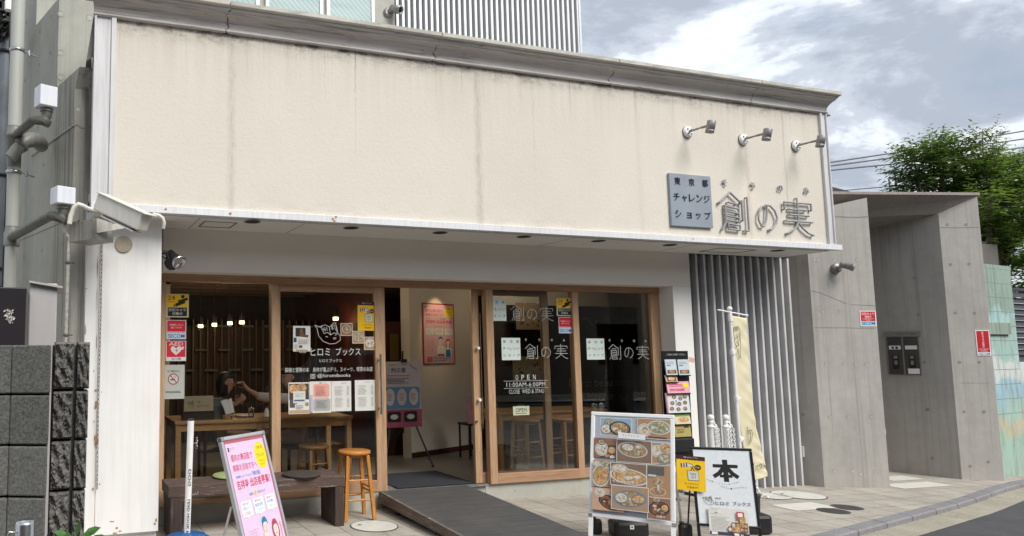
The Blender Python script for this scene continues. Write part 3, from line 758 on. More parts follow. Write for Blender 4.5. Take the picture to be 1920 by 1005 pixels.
for z in (1.28, 1.60, 1.98):
    for kk in range(9):
        x = 1.0+kk*.38+(.16 if z == 1.28 else 0); mb.box(x, x+.2, 11.44, 11.5, z, z+.035, 'shirt_grey')
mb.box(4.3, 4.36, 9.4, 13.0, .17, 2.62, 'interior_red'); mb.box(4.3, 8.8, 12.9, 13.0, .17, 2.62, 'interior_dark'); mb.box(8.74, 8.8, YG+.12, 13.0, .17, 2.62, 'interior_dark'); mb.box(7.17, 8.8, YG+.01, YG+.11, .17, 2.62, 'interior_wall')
obj('back_room_wall', mb, shop)
# white partition standing obliquely
A_, B_ = Vector((4.585, 8.89, .168)), Vector((6.05, 9.492, .168)); u = (B_-A_).normalized(); n_ = Vector((-u.y, u.x, 0))
mb = MB(); mb.obox(A_, u, n_, Vector((0, 0, 1)), (B_-A_).length, .15, 2.44, 'interior_wall'); obj('partition_wall', mb, shop)
mb = MB(); mb.obox(A_-n_*.008+Vector((0, 0, .001)), u, n_, Vector((0, 0, 1)), (B_-A_).length, .0075, .07, 'interior_red'); obj('skirting', mb, shop)
mb = MB(); mb.box(8.66, 8.72, YG+.12, 10.4, .17, 2.62, 'interior_wall')
mb.box(6.0, 8.65, 9.12, 9.2, .17, 2.25, 'interior_dark'); mb.box(6.0, 8.65, 9.06, 9.2, 2.25, 2.62, 'interior_wall'); obj('right_room_wall', mb, shop)

# ---- window and door frames (wood)
def member(mb, x0, x1, z0, z1, y0=YG, y1=YG+.09, m=None):
    mb.box(x0, x1, y0, y1, z0, z1, m or ('wood_frame_v' if (z1-z0) > (x1-x0) else 'wood_frame_h'))
xL = .96; xA0, xA1 = FP(509.5, 700, YG).x, FP(521.5, 700, YG).x; xC0, xC1 = FP(914, 700, YG).x, FP(927.5, 700, YG).x
xD0, xD1 = FP(1078, 700, YG).x, FP(1089, 700, YG).x; xE0, xE1 = FP(1226, 700, YG).x, 6.898
ztop, zhead, zsill, zb2 = 2.355, 2.262, .168, .235
mb = MB(); member(mb, xL, xE1, zhead, ztop, YG-.012); 
for a in (xA0, xC0, xD0): pass
obj('head_beam', mb, shop, bevel=.003)
def win(x0, x1, zb_, name='shop_window', yo=0.0, st=.045, zr=None, label=None, jl=True, jr=True):
    t = obj(name, (lambda m_: (member(m_, x0, x1, zsill, zb_, YG+yo, YG+yo+.07), m_)[1])(MB()), shop, label, bevel=.003)
    return t
def frame(x0, x1, z0, z1, l, r, b, t, y0, y1):
    mb = MB()
    if l: member(mb, x0, x0+l, z0, z1, y0, y1, 'wood_frame_v')
    if r: member(mb, x1-r, x1, z0, z1, y0, y1, 'wood_frame_v')
    if b: member(mb, x0+l, x1-r, z0, z0+b, y0, y1, 'wood_frame_h')
    if t: member(mb, x0+l, x1-r, z1-t, z1, y0, y1, 'wood_frame_h')
    return mb
def pane(x0, x1, z0, z1, y, parent): 
    mb = MB(); mb.box(x0, x1, y, y+.006, z0, z1, 'window_glass'); return obj('glass_pane', mb, parent)
# fixed pane at the left
w1 = obj('window_frame', frame(xL, xA1, zsill, zhead, .05, xA1-xA0, .05, 0, YG, YG+.10), shop, bevel=.003); pane(xL+.05, xA0, zsill+.05, zhead, YG+.05, w1)
# closed sliding leaf
xB1 = FP(725, 800, YG+.02).x
d1 = obj('sliding_door', frame(xA1+.002, xB1, zsill, zhead, .03, .115, .115, .07, YG+.02, YG+.065), shop, bevel=.003)
pane(xA1+.032, xB1-.115, zsill+.115, zhead-.07, YG+.04, d1)
# slid open leaf, its stile and half hidden glass
xo0 = FP(888, 700, YG+.07).x
d2 = obj('sliding_door', frame(xo0, xo0+1.0, zsill+.002, zhead, .085, .085, .11, .06, YG+.075, YG+.118), shop, bevel=.003)
pane(xo0+.085, xo0+.915, zsill+.112, zhead-.06, YG+.095, d2)
# right hand windows
w3 = obj('window_frame', frame(xC0, xD1, zsill, zhead, xC1-xC0, xD1-xD0, .105, 0, YG-.008, YG+.07), shop, bevel=.003); pane(xC1, xD0, zsill+.105, zhead, YG+.03, w3)
w4 = obj('window_frame', frame(xD1+.001, xE1, zsill, zhead, 0, xE1-xE0, .105, 0, YG-.002, YG+.08), shop, bevel=.003); pane(xD1+.001, xE0, zsill+.105, zhead, YG+.03, w4)
# handles
def bar(parent, px, py0, py1, y, r=.011):
    a, b = FP(px, py0, y), FP(px, py1, y); x = (a.x+b.x)/2; mb = MB(); mb.tube([(x, y, a.z), (x, y, b.z)], r, 'steel', 10)
    for z in (a.z-.06, b.z+.06): mb.cyl((x, y, z), (x, y+.07, z), .007, 'steel', seg=8)
    obj('handle', mb, parent)
bar(d1, 714, 664, 777, YG-.03)
mb = MB(); xx = FP(905, 700, YG+.03).x; mb.tube([(xx, YG+.05, 2.0), (xx, YG+.05, .75)], .004, 'steel', 8)
for z in (1.62, 1.06): mb.cyl((xo0+.05, YG+.074, z), (xo0+.05, YG+.03, z), .016, 'white_plastic', seg=12)
obj('handle', mb, d2)
mb = MB(); p = FP(893, 790, YG+.07); mb.cyl((p.x, YG+.074, p.z), (p.x, YG+.05, p.z), .012, 'steel', seg=14); obj('lock', mb, d2)

# louvre screen beside the shop front
scr = thing('louvre_screen', 'tall ribbed grey metal screen between the shop window and concrete wall', 'screen', (8.0, 6.9, -.06))
mb = MB(); x = 7.185; i = 0
while x < 8.83:
    mb.add([(x, YW+.04, -.09), (x+.030, YW+.04, -.09), (x+.048, YW+.135, -.09), (x+.018, YW+.135, -.09), (x, YW+.04, ZS-.002), (x+.030, YW+.04, ZS-.002), (x+.048, YW+.135, ZS-.002), (x+.018, YW+.135, ZS-.002)],
           [(0, 3, 2, 1), (4, 5, 6, 7), (0, 1, 5, 4), (1, 2, 6, 5), (2, 3, 7, 6), (3, 0, 4, 7)], 'louvre_light' if 'louvre_light' in M else plain('louvre_light', (.66, .66, .67), .45, .15, .08, 3)); x += .1245
obj('slats', mb, scr)
mb = MB(); mb.box(7.18, 8.85, YW+.14, YW+.16, -.08, ZS-.002, plain('louvre_back', (.21, .21, .195), .6, .1, .12, 3)); obj('backing_sheet', mb, scr)

# ================================================================ UPPER FLOOR SET BACK
up = thing('upper_building', 'upper storey behind the cornice with pale windows and ribbed wall', 'building', (5, 10, 4))
YU = 10.0
x_ = lambda px: FP(px, 20, YU).x
mb = MB(); mb.box(-.2, x_(740), YU, YU+.3, 4.3, 9.5, 'concrete_pale'); mb.box(x_(740), x_(1085), YU+.12, YU+.4, 4.3, 9.5, plain('louvre_wall', (.12, .13, .13), .6, .1, .1, 3)); mb.box(x_(1083), x_(1086.5), YU-.03, YU+4, 4.3, 9.5, 'aluminium'); obj('wall', mb, up)
mb = MB(); x = x_(742)
while x < x_(1083): mb.box(x, x+.042, YU-.02, YU+.1, 4.3, 9.5, 'louvre_white' if 'louvre_white' in M else plain('louvre_white', (.72, .73, .74), .45, .2, .04, 3)); x += .102
obj('louvre_screen', mb, up)
for a, b in ((340, 485), (497, 604), (611, 700)):
    mb = MB(); xa, xb = x_(a), x_(b)
    for q_ in ((xa, xa+.05), (xb-.05, xb)): mb.box(*q_, YU-.05, YU+.02, 5.2, 8.2, 'aluminium_white')
    mb.box(xa+.05, xb-.05, YU-.05, YU+.02, 5.2, 5.26, 'aluminium_white'); mb.box(xa+.05, xb-.05, YU-.05, YU+.02, 8.14, 8.2, 'aluminium_white')
    f_ = obj('window', mb, up); mb = MB(); mb.box(xa+.05, xb-.05, YU-.03, YU-.01, 5.26, 8.14, 'frosted_pane'); obj('pane', mb, f_)
# ================================================================ GREY CONCRETE BUILDING ON THE LEFT
lb = thing('concrete_building', 'grey exposed concrete building with form tie holes at the left edge', 'building', (-.5, 7.5, 0))
c0 = FP(137, 300, 6.38); ud = Vector((-.307, .952, 0)); nd = Vector((-.952, -.307, 0))
def along(px, py=300):
    """point of the slanting side wall on a sight line"""
    v = ray(px, py); n2 = Vector((nd.x, nd.y, 0)); t = (Vector((c0.x, c0.y, 0)).dot(n2))/v.dot(n2) if abs(v.dot(n2)) > 1e-6 else 1
    return Vector((v.x*t, v.y*t, 1.6+v.z*t))
def S(t, z, out=0.0): return Vector((c0.x, c0.y, 0))+ud*t+nd*out+Vector((0, 0, z))
def tof(px, py=300): 
    p = along(px, py); return (Vector((p.x, p.y, 0))-Vector((c0.x, c0.y, 0))).dot(ud)
tA, tB, tE, tR = tof(103), tof(60), tof(-40), tof(150, 125)
zR = along(150, 125).z; zA = along(103, 5).z; zB = zat(137, 166, c0.x, c0.y); zM = along(138, 235).z; zM2 = along(110, 420).z
mb = MB()
# lower front block with the flared head
def blockpoly(t0, t1, z0, z1, depth=1.6):
    a, b = S(t0, z0), S(t1, z0); X = Vector((1, 0, 0))
    return [a, a+X*depth, b+X*depth, b, a+Vector((0, 0, z1-z0)), a+X*depth+Vector((0, 0, z1-z0)), b+X*depth+Vector((0, 0, z1-z0)), b+Vector((0, 0, z1-z0))]
HX = [(0, 3, 2, 1), (4, 5, 6, 7), (0, 1, 5, 4), (1, 2, 6, 5), (2, 3, 7, 6), (3, 0, 4, 7)]
mb.add(blockpoly(0, tA+.001, -.1, zB, .34), HX, 'concrete_stained')
a, b = S(0, zB), S(tA, zB); c, d = S(tA, zR), S(tR, zR); X = Vector((.34, 0, 0))
mb.add([a, b, c, d, a+X, b+X, c+X, d+X], [(0, 1, 2, 3), (4, 7, 6, 5), (0, 3, 7, 4), (3, 2, 6, 7), (1, 5, 6, 2)], 'concrete_stained')
mb.add(blockpoly(tA, tB, -.1, zA, .5), HX, 'concrete_left')
mb.add(blockpoly(tB, tE, -.1, zA+3, .5), HX, 'concrete_left')
obj('wall', mb, lb)
mb = MB(); mb.box(-1.4, 1.6, 10.5, 10.8, 0, 9, 'concrete_pale'); obj('rear_wall', mb, lb)
mb = MB()
for z, o in ((zM, .012),):
    mb.add([S(tB, z-.012, -.01), S(-.01, z-.012, -.01), S(-.01, z-.012, o), S(tB, z-.012, o), S(tB, z+.006, -.01), S(-.01, z+.006, -.01), S(-.01, z+.006, o), S(tB, z+.006, o)], HX, 'weathered_metal')
mb.add([S(tE, zM2-.004, .002), S(0, zM2-.004, .002), S(0, zM2+.004, .002), S(tE, zM2+.004, .002)], [(0, 1, 2, 3)], 'trim_grey')
zc = zat(150, 238, c0.x+.1, c0.y)
q = random.Random(2); pts = [(c0.x+.0+k*.03, zc+q.uniform(-.012, .012)) for k in range(12)]
for (xa, za), (xb, zb_) in zip(pts, pts[1:]): mb.add([(xa, c0.y-.002, za-.003), (xb, c0.y-.002, zb_-.003), (xb, c0.y-.002, zb_+.004), (xa, c0.y-.002, za+.004)], [(0, 1, 2, 3)], 'trim_grey')
obj('joints', mb, lb)
mb = MB()
def tie(c, nrm, r=.017):
    nrm = Vector(nrm).normalized(); u_ = nrm.orthogonal().normalized(); w_ = nrm.cross(u_)
    mb.add([Vector(c)+nrm*.002+(u_*math.cos(a)+w_*math.sin(a))*r for a in [i*.449 for i in range(14)]], [tuple(range(14))], 'tie_shade' if 'tie_shade' in M else plain('tie_shade', (.27, .26, .24), .9))
    mb.add([Vector(c)+nrm*.0028+Vector((.002, 0, -.004))+(u_*math.cos(a)+w_*math.sin(a))*r*.84 for a in [i*.449 for i in range(14)]], [tuple(range(14))], 'tie_plug' if 'tie_plug' in M else plain('tie_plug', (.46, .45, .42), .9))
yA = S(tA, 0).y
for px, py in ((114, 26), (168, 33), (114, 99), (114, 145)): tie(FP(px, py, yA), (0, -1, 0), .03)
for px, py in ((146, 204),): tie(FP(px, py, c0.y), (0, -1, 0), .02)
for px, py in ((96, 31), (75, 59), (95, 100), (74, 122), (50, 42), (47, 151), (71, 240), (82, 309), (118, 284), (45, 482), (117, 457), (79, 470), (117, 572)):
    tie(along(px, py), nd, .018)
obj('tie_holes', mb, lb)

# down pipes and branch pipes
dp = thing('downpipe', 'tall pale drain pipe running down the left concrete wall', 'pipe', (-.3, 6.9, 0), None)
yP = 6.75; top = FP(36, -40, yP); bt = FP(17, 640, yP); xm = lambda py: FP(36-19*(py+40)/680, py, yP)
mb = MB(); mb.tube([xm(-60), xm(238)], .060, 'pipe_pale', 16); obj('pipe', mb, dp)
mb = MB(); a = xm(238); b = xm(310)
mb.tube([a+V(0, 0, .0), a-V(0, 0, .06), a-V(0, 0, .061), a-V(0, 0, .10), a-V(0, 0, .101), b-V(0, 0, .02)], [.064, .064, .070, .070, .06, .06], 'pipe_grey', 16)
mb.tube([b, xm(425)], .056, 'pipe_pale', 16); c = xm(425); mb.tube([c, c-V(0, 0, .05), c-V(0, 0, .051), c-V(0, 0, .17)], [.06, .06, .068, .068], 'pipe_grey', 16); mb.tube([c-V(0, 0, .17), V(c.x, c.y, -.05)], .056, 'pipe_pale', 16)
obj('lower_pipe', mb, dp)
for py in (95, 323):
    mb = MB(); p = xm(py); mb.lathe((p.x, p.y, p.z), [(.062, -.012), (.067, -.012), (.067, .012), (.062, .012)], 'steel', 16); mb.cyl((p.x+.06, p.y, p.z), (p.x+.17, p.y+.05, p.z-.02), .009, 'steel', seg=8)
    mb.cyl((p.x+.1, p.y+.02, p.z-.03), (p.x+.1, p.y+.02, p.z+.02), .014, 'steel', seg=8)
    obj('clamp', mb, dp)
def elbowed(name, label, pts, r, m, grp=None):
    mb = MB(); mb.tube(pts, r, m, 14); o = obj(name, mb); tag(o, label, 'pipe', grp); return o
def vent(boxpx, name, label, label2, pp, y):
    x0, y0, x1, y1 = boxpx; a = FP(x0, (y0+y1)/2, y); b = FP(x1, (y0+y1)/2, y); zt = FP((x0+x1)/2, y0, y).z; zb_ = FP((x0+x1)/2, y1, y).z
    t = thing('vent_box', label, 'vent box', (a.x, y, zb_), 'white vent boxes on the left wall')
    mb = MB(); W_ = b.x-a.x; mb.obox(V(a.x+W_*.22, y-.02, zb_), V(.93, .36, 0), V(-.36, .93, 0), V(0, 0, 1), W_*.80, W_*.8, zt-zb_, 'box_white'); obj('housing', mb, t, bevel=.006)
    mb = MB(); cx = a.x+W_*.5; mb.cyl((cx, y+W_*.48, zb_+.002), (cx, y+W_*.48, zb_-.03), W_*.28, 'pipe_grey', seg=16); obj('neck', mb, t)
    pts = [(cx, y+W_*.48, zb_-.01), (cx, y+W_*.48, zb_-.06), (cx-.015, y+W_*.48, zb_-.105)] + [FP(*q_, (y+W_*.48) if k_ < len(pp)-1 else 6.70) for k_, q_ in enumerate(pp)]
    mb = MB(); n = len(pts); mb.tube(pts, [W_*.24]*3+[W_*.2]*(n-3), 'pipe_dark', 14)
    o = obj('branch_pipe', mb); tag(o, label2, 'pipe', 'sloping branch pipes on the left wall')
    mb = MB(); q0 = Vector(pts[2]); mb.lathe(q0+Vector((0, 0, -.01)), [(W_*.27, -.02), (W_*.3, 0), (W_*.27, .03)], 'pipe_dark', 14, axis=(.5, 0, .8)); s2 = obj('collar', mb, o)
vent((66, 159, 110, 197), 'v', 'upper white vent box on the concrete wall, above the elbow pipes', 'sloping mossy branch pipe under the upper white vent box', [(62, 225), (30, 253)], 6.05)
vent((97, 349, 144, 381), 'v', 'lower white vent box on the concrete wall, beside the security camera', 'long sloping branch pipe from the lower white vent box', [(96, 404), (22, 445)], 5.95)
p1, p2 = FP(22, 295, 6.5), FP(76, 268, 6.85)
mb = MB(); mb.tube([FP(20, 296, 6.6), FP(30, 283, 6.6), FP(44, 268, 6.62), FP(56, 262, 6.65), FP(68, 263, 6.72), FP(75, 268, 6.8), FP(77, 272, 6.9)], [.052, .054, .056, .068, .068, .066, .066], 'pipe_grey', 16)
o = obj('elbow_pipe', mb); tag(o, 'thick grey elbow pipe entering the concrete wall below the sloping mossy pipe', 'pipe')
mb = MB(); mb.lathe(FP(40, 272, 6.62), [(.058, -.02), (.066, -.02), (.066, .02), (.058, .02)], 'pipe_dark', 16, axis=(.7, 0, .6)); obj('collar', mb, o)
# utility pole with cable tangle at the far left edge
up_ = thing('utility_pole', 'slim dark blue grey pole at the left edge behind the drain pipe', 'pole', (FP(8, 300, 7.6).x, 7.6, 0))
mb = MB(); a, b = FP(12, 45, 7.6), FP(3, 620, 7.6); mb.tube([(a.x, 7.6, a.z), (a.x, 7.6, a.z-.05), (a.x, 7.6, 0)], [.03, .06, .065], 'utility_grey', 14); obj('shaft', mb, up_)
q = random.Random(4)
for py in (56, 68, 98, 330, 505, 540): 
    mb = MB(); p = FP(8, py, 7.6); mb.lathe((a.x, 7.6, p.z), [(.066, -.012), (.078, -.012), (.078, .012), (.066, .012)], 'cable_black', 14); mb.cyl((a.x, 7.6, p.z), (a.x+.11*q.choice((-1, 1)), 7.55, p.z+.01), .012, 'cable_black', seg=8); obj('bracket', mb, up_)
mb = MB()
for k in range(26):
    x, z = FP(q.uniform(-6, 20), q.uniform(-10, 60), 7.5).x, FP(8, q.uniform(-20, 70), 7.5).z
    pts = [Vector((x+q.uniform(-.06, .06), 7.5+q.uniform(-.1, .05), z+q.uniform(-.12, .12))) for _ in range(5)]; mb.tube(pts, q.choice((.006, .01, .016)), 'cable_black', 6)
for k in range(7):
    p = FP(q.uniform(-4, 20), q.uniform(0, 55), 7.45); mb.box(p.x-.03, p.x+.03, 7.4, 7.48, p.z-.04, p.z+.05, 'cable_black')
mb.tube([FP(18, 40, 7.4), FP(19, 160, 7.4), FP(17, 240, 7.4), FP(13, 330, 7.4), FP(6, 500, 7.4), FP(3, 620, 7.4)], .008, 'cable_black', 6)
o = obj('cable_bundle', mb); tag(o, 'tangle of black cables and connectors at the top left corner', 'cables')
mb = MB(); p = FP(16, 8, 7.2); mb.lathe(p, [(.035, -.06), (.035, .02), (.03, .03), (.02, .05)], 'white_plastic', 12); o = obj('insulator', mb); tag(o, 'small white cap fitting among the black cables', 'insulator')

# corrugated conduit down the wall edge
mb = MB(); pts = [FP(*q_, 6.05) for q_ in ((119, 405), (120, 420), (122, 434), (127, 444))]; mb.tube(pts, .016, 'conduit', 8)
pts = [FP(127, 444, 6.1), FP(126, 520, 6.1), FP(125, 580, 6.1), FP(123, 645, 6.1), FP(122, 800, 6.1)]
x0 = FP(125, 560, 6.1).x; z0, z1 = FP(127, 444, 6.1).z, -.02; rs = []; ps = []; n = 110
for i in range(n+1): ps.append((x0+.008*(1-i/n)-.004, 6.1, z0+(z1-z0)*i/n)); rs.append(.015 if i % 2 else .0125)
mb.tube(ps, rs, 'conduit', 8)
o = obj('corrugated_conduit', mb); tag(o, 'thin beige corrugated conduit running down beside the white pillar', 'conduit')
for py in (492, 628): mb = MB(); p = FP(126, py, 6.1); mb.lathe((x0, 6.1, p.z), [(.017, -.01), (.022, -.01), (.022, .01), (.017, .01)], 'pipe_dark', 10); mb.cyl((x0, 6.1, p.z), (x0+.05, 6.14, p.z), .006, 'pipe_dark', seg=6); obj('clip', mb, o)

# ---- security camera on its box
yc = 5.75
cc = thing('security_camera', 'large boxy cream security camera angled down over the white pillar', 'security camera', FP(235, 395, yc))
u_ = (FP(284, 404, yc)-FP(200, 370, yc)); a0 = FP(203, 366, yc)
d_ = (FP(287, 404, yc-.35)-a0); Lc = d_.length; d_.normalize(); s_ = Vector((0, 0, 1)).cross(d_).normalized()*-1; nn = d_.cross(s_).normalized()
if nn.z > 0: nn = -nn
mb = MB(); mb.obox(a0-s_*.0, d_, s_*1.0, nn, Lc, .11, .135, 'camera_white'); 
obj('housing', mb, cc, bevel=.012)
mb = MB(); mb.obox(a0-d_*.01-s_*.012-nn*.006, d_, s_, nn, Lc+.045, .134, .008, 'camera_white'); obj('sun_shield', mb, cc, bevel=.002)
mb = MB(); mb.obox(a0+d_*.12+s_*.01+nn*.137, d_, s_, nn, Lc*.62, .09, .018, 'trim_grey'); mb.obox(a0+d_*.10+s_*.005+nn*.15, d_, s_, nn, Lc*.72, .10, .008, 'camera_white'); obj('mounting_rail', mb, cc)
bx = thing('junction_box', 'weathered grey metal box with a white bracket arm below the security camera', 'junction box', FP(157, 430, 5.95))
A0, A1 = FP(129, 422, 6.1), FP(174, 408, 5.88); dd = (A1-A0); dd.z = 0; ww = dd.length; dd.normalize(); zz0, zz1 = FP(150, 452, 6.0).z, FP(150, 414, 6.0).z
mb = MB(); mb.obox(V(A0.x, A0.y, zz0), dd, V(dd.y*-1, dd.x, 0), V(0, 0, 1), ww, .22, zz1-zz0, 'weathered_metal'); obj('box_body', mb, bx, bevel=.003)
mb = MB(); mb.obox(V(A0.x, A0.y, zz0)+dd*(ww*.44)-V(-dd.y, dd.x, 0)*.003, dd, V(-dd.y, dd.x, 0), V(0, 0, 1), .006, .01, zz1-zz0, 'trim_grey'); mb.obox(V(A0.x, A0.y, zz1)+dd*(ww*.40)-V(-dd.y, dd.x, 0)*.006, dd, V(-dd.y, dd.x, 0), V(0, 0, 1), .02, .02, .006, 'trim_grey'); obj('seam', mb, bx)
mb = MB(); ya = 5.9; a = [FP(186, 410, ya), FP(211, 419, ya), FP(226, 421, ya), FP(237, 424, ya), FP(232, 428, ya), FP(186, 436, ya)]; mb.prism(a, (0, .012, 0), 'camera_white'); mb.prism([FP(186, 410, ya-.002), FP(186, 436, ya-.002), FP(181, 436, ya-.002), FP(181, 410, ya-.002)], (0, .1, 0), 'camera_white')
mb.prism([FP(222, 413, ya+.02), FP(240, 415, ya+.02), FP(250, 420, ya+.02), FP(232, 423, ya+.02), FP(222, 421, ya+.02)], (0, .05, 0), 'camera_white'); obj('bracket_arm', mb, bx)
mb = MB(); mb.tube([FP(130, 420, 5.96), FP(133, 403, 5.96), FP(140, 388, 5.95), FP(147, 383, 5.94), FP(155, 386, 5.95), FP(164, 391, 5.98), FP(175, 394, 6.02), FP(196, 396, 6.05)], .020, 'camera_white', 10)
o = obj('camera_conduit', mb); tag(o, 'short curved cream cable conduit looping over the metal box to the camera', 'conduit')
mb = MB(); mb.tube([FP(286, 402, 6.0), FP(298, 404, 6.0), FP(305, 409, 6.0), FP(308, 418, 6.0), FP(306, 428, 6.02)], .016, 'camera_white', 8); o = obj('cable_loop', mb); tag(o, 'thin pale cable loop under the fascia at the right edge of the white pillar', 'cable')
mb = MB(); mb.tube([FP(212, 404, 5.85), FP(212, 419, 5.85)], .004, 'cable_black', 6); mb.ball(FP(213, 405, 5.85), .012, 'cable_black', 8); mb.tube([FP(219, 407, 5.84), FP(226, 414, 5.84), FP(236, 419, 5.84)], .004, 'cable_black', 6); obj('cable', mb, cc)
mb = MB(); mb.chain([FP(191.5, 436, yp-.04), FP(188.5, 600, yp-.04), FP(184, 770, yp-.04), FP(182, 915, yp-.04)], 'wire_grey', .05, .003, .0075); o = obj('hanging_chain', mb); tag(o, 'long thin metal chain hanging down the white pillar', 'chain')
mb = MB(); p = FP(231.5, 458.5, yp-.006); mb.cyl(p, p+V(0, -.012, 0), .074, 'disc_tan', r2=.068, seg=32); o = obj('round_cover', mb); tag(o, 'round beige cover disc on the upper part of the white pillar', 'cover plate')
# black spotlights beside the pillar
sp = thing('twin_spotlight', 'pair of black spotlights clipped to the right edge of the white pillar', 'spotlight', FP(318, 486, 6.36))
y_ = 6.36; mb = MB(); mb.tube([FP(302, 474, y_), FP(309, 473, y_), FP(316, 475, y_)], .018, 'black_plastic', 10); mb.tube([FP(304, 480, y_), FP(309, 484, y_), FP(315, 482, y_), FP(318, 477, y_)], .008, 'black_plastic', 8); obj('arm', mb, sp)
a, b = FP(318, 472, y_), FP(341, 497, y_-.14); mb = MB(); d_ = (b-a).normalized(); mb.lathe(a, [(.02, 0), (.03, .01), (.034, .07), (.045, .11), (.05, .14)], 'black_plastic', 18, axis=d_); mb.tube([FP(313, 474, y_), FP(326, 505, y_-.06)], [.02, .016], 'black_plastic', 8); obj('spotlight_head', mb, sp)
mb = MB(); e_ = a+d_*.14; mb.lathe(e_, [(.05, 0), (.062, .004), (.066, .035), (.058, .036), (.04, .01)], 'steel', 20, axis=d_); obj('reflector', mb, sp)
a = FP(315, 497, y_); mb = MB(); d2_ = V(-.25, .5, -.7).normalized(); mb.lathe(a+V(0, 0, .05), [(.018, -.01), (.05, .01), (.058, .05), (.05, .085), (.03, .09)], 'black_plastic', 18, axis=(.55, .35, -.6)); obj('spotlight_head', mb, sp)

# ================================================================ BLOCK WALL, CABINETS (near left)
bw = thing('block_gate_wall', 'dark weathered concrete block wall post at the lower left', 'wall', (-.1, 3.1, -.1))
yb_ = 3.10
xs_ = [FP(-60, 800, yb_).x, FP(95, 800, yb_).x]
h0 = gz(0)-.0; zt_ = FP(60, 647, yb_).z; q = random.Random(8)
rows = 8; mb = MB()
lean = 0
for r_ in range(9):
    z1 = zt_-.2*r_; z0 = z1-.192
    if z0 < -.12: z0 = -.12
    xa, xb = FP(-90, 700, yb_).x, FP(95-r_*1.2, 700, yb_).x
    split = FP(20, 700, yb_).x
    mb.box(FP(-90, 700, yb_).x, split-.004 if False else split, yb_+.05, yb_+.35, z0, z1, 'block_smooth')
    mb.add([(split, yb_+.045, z0), (xb, yb_-.02, z0), (xb, yb_+.3, z0), (split, yb_+.3, z0), (split, yb_+.045, z1), (xb, yb_-.02, z1), (xb, yb_+.3, z1), (split, yb_+.3, z1)], HX, 'block_smooth')
obj('smooth_blocks', mb, bw, bevel=.006)
mb = MB()
for r_ in range(9):
    z1 = zt_-.2*r_+.012; z0 = z1-.19
    x0_, x1_ = FP(101-r_*1.2, 700, yb_+.02).x, FP(168-r_*1.1, 700, yb_+.02).x; xm_ = x0_+(x1_-x0_)*.60
    for (a, b) in ((x0_, xm_-.006), (xm_+.006, x1_)):
        N1, N2 = 16, 22; vs = []; ph = q.uniform(0, 9)
        for j in range(N2+1):
            for i in range(N1+1):
                e = (i in (0, N1) or j in (0, N2)); jx = 0 if e else q.uniform(-.0015, .0015)
                vs.append((a+(b-a)*i/N1+jx, yb_+.04-(0 if e else .016+.006*math.sin(i*.9+ph+j*.4)+.005*math.sin(j*.8-ph*2+i*.5)+q.uniform(-.0055, .0055)), z0+(z1-z0)*j/N2))
        mb.add(vs, [(j*(N1+1)+i, j*(N1+1)+i+1, (j+1)*(N1+1)+i+1, (j+1)*(N1+1)+i) for j in range(N2) for i in range(N1)], 'block_split')
        mb.box(a, b, yb_+.04, yb_+.2, z0, z1, 'block_split')
mb.box(FP(97, 700, yb_).x, FP(160, 700, yb_).x, yb_+.07, yb_+.19, -.1, zt_, 'block_smooth')
obj('split_face_blocks', mb, bw)
def cabinet(name, label, px0, py0, px1, y, m, dep=.45, hood=False, **k):
    a = FP(px0, 600, y).x; b = FP(px1, 600, y).x; z1 = FP((px0+px1)/2, py0, y).z
    t = thing(name, label, 'cabinet', (a, y, 0)); mb = MB(); mb.box(a, b, y, y+dep, 0, z1, m); obj('cabinet_body', mb, t, bevel=.006); return t, a, b, z1
t, a, b, z1 = cabinet('metal_cabinet', 'dark metal cabinet with a scraped white mark behind the block wall', -60, 538, 48, 4.2, plain('cabinet_dark', (.022, .018, .022), .4, .2, .1, 4))
mb = MB(); q = random.Random(6); c = FP(17, 593, 4.196)
for k in range(60):
    f = q.uniform(-1, 1); p = c+V(f*.012+q.gauss(0, .008), 0, q.uniform(-1, 1)*.035); s_ = q.uniform(.002, .006); ang = q.uniform(.4, 1.2)
    mb.add([p+V(math.cos(ang)*s_*1.8, 0, math.sin(ang)*s_*1.8), p+V(-s_*.5, 0, s_*.5), p-V(math.cos(ang)*s_*1.8, 0, math.sin(ang)*s_*1.8), p+V(s_*.5, 0, -s_*.5)], [(0, 1, 2, 3)], 'white_tile')
obj('scraped_mark', mb, t)
t, a, b, z1 = cabinet('metal_cabinet', 'pale grey metal cabinet with a small rain hood behind the block wall', 54, 531, 106, 4.6, 'cabinet_grey')
mb = MB(); mb.add([(a-.004, 4.57, z1+.0), (b+.03, 4.57, z1-.03), (b+.03, 5.05, z1-.03), (a-.004, 5.05, z1+.0), (a-.004, 4.57, z1+.012), (b+.03, 4.57, z1-.018), (b+.03, 5.05, z1-.018), (a-.004, 5.05, z1+.012)], HX, 'cabinet_grey'); obj('rain_hood', mb, t)
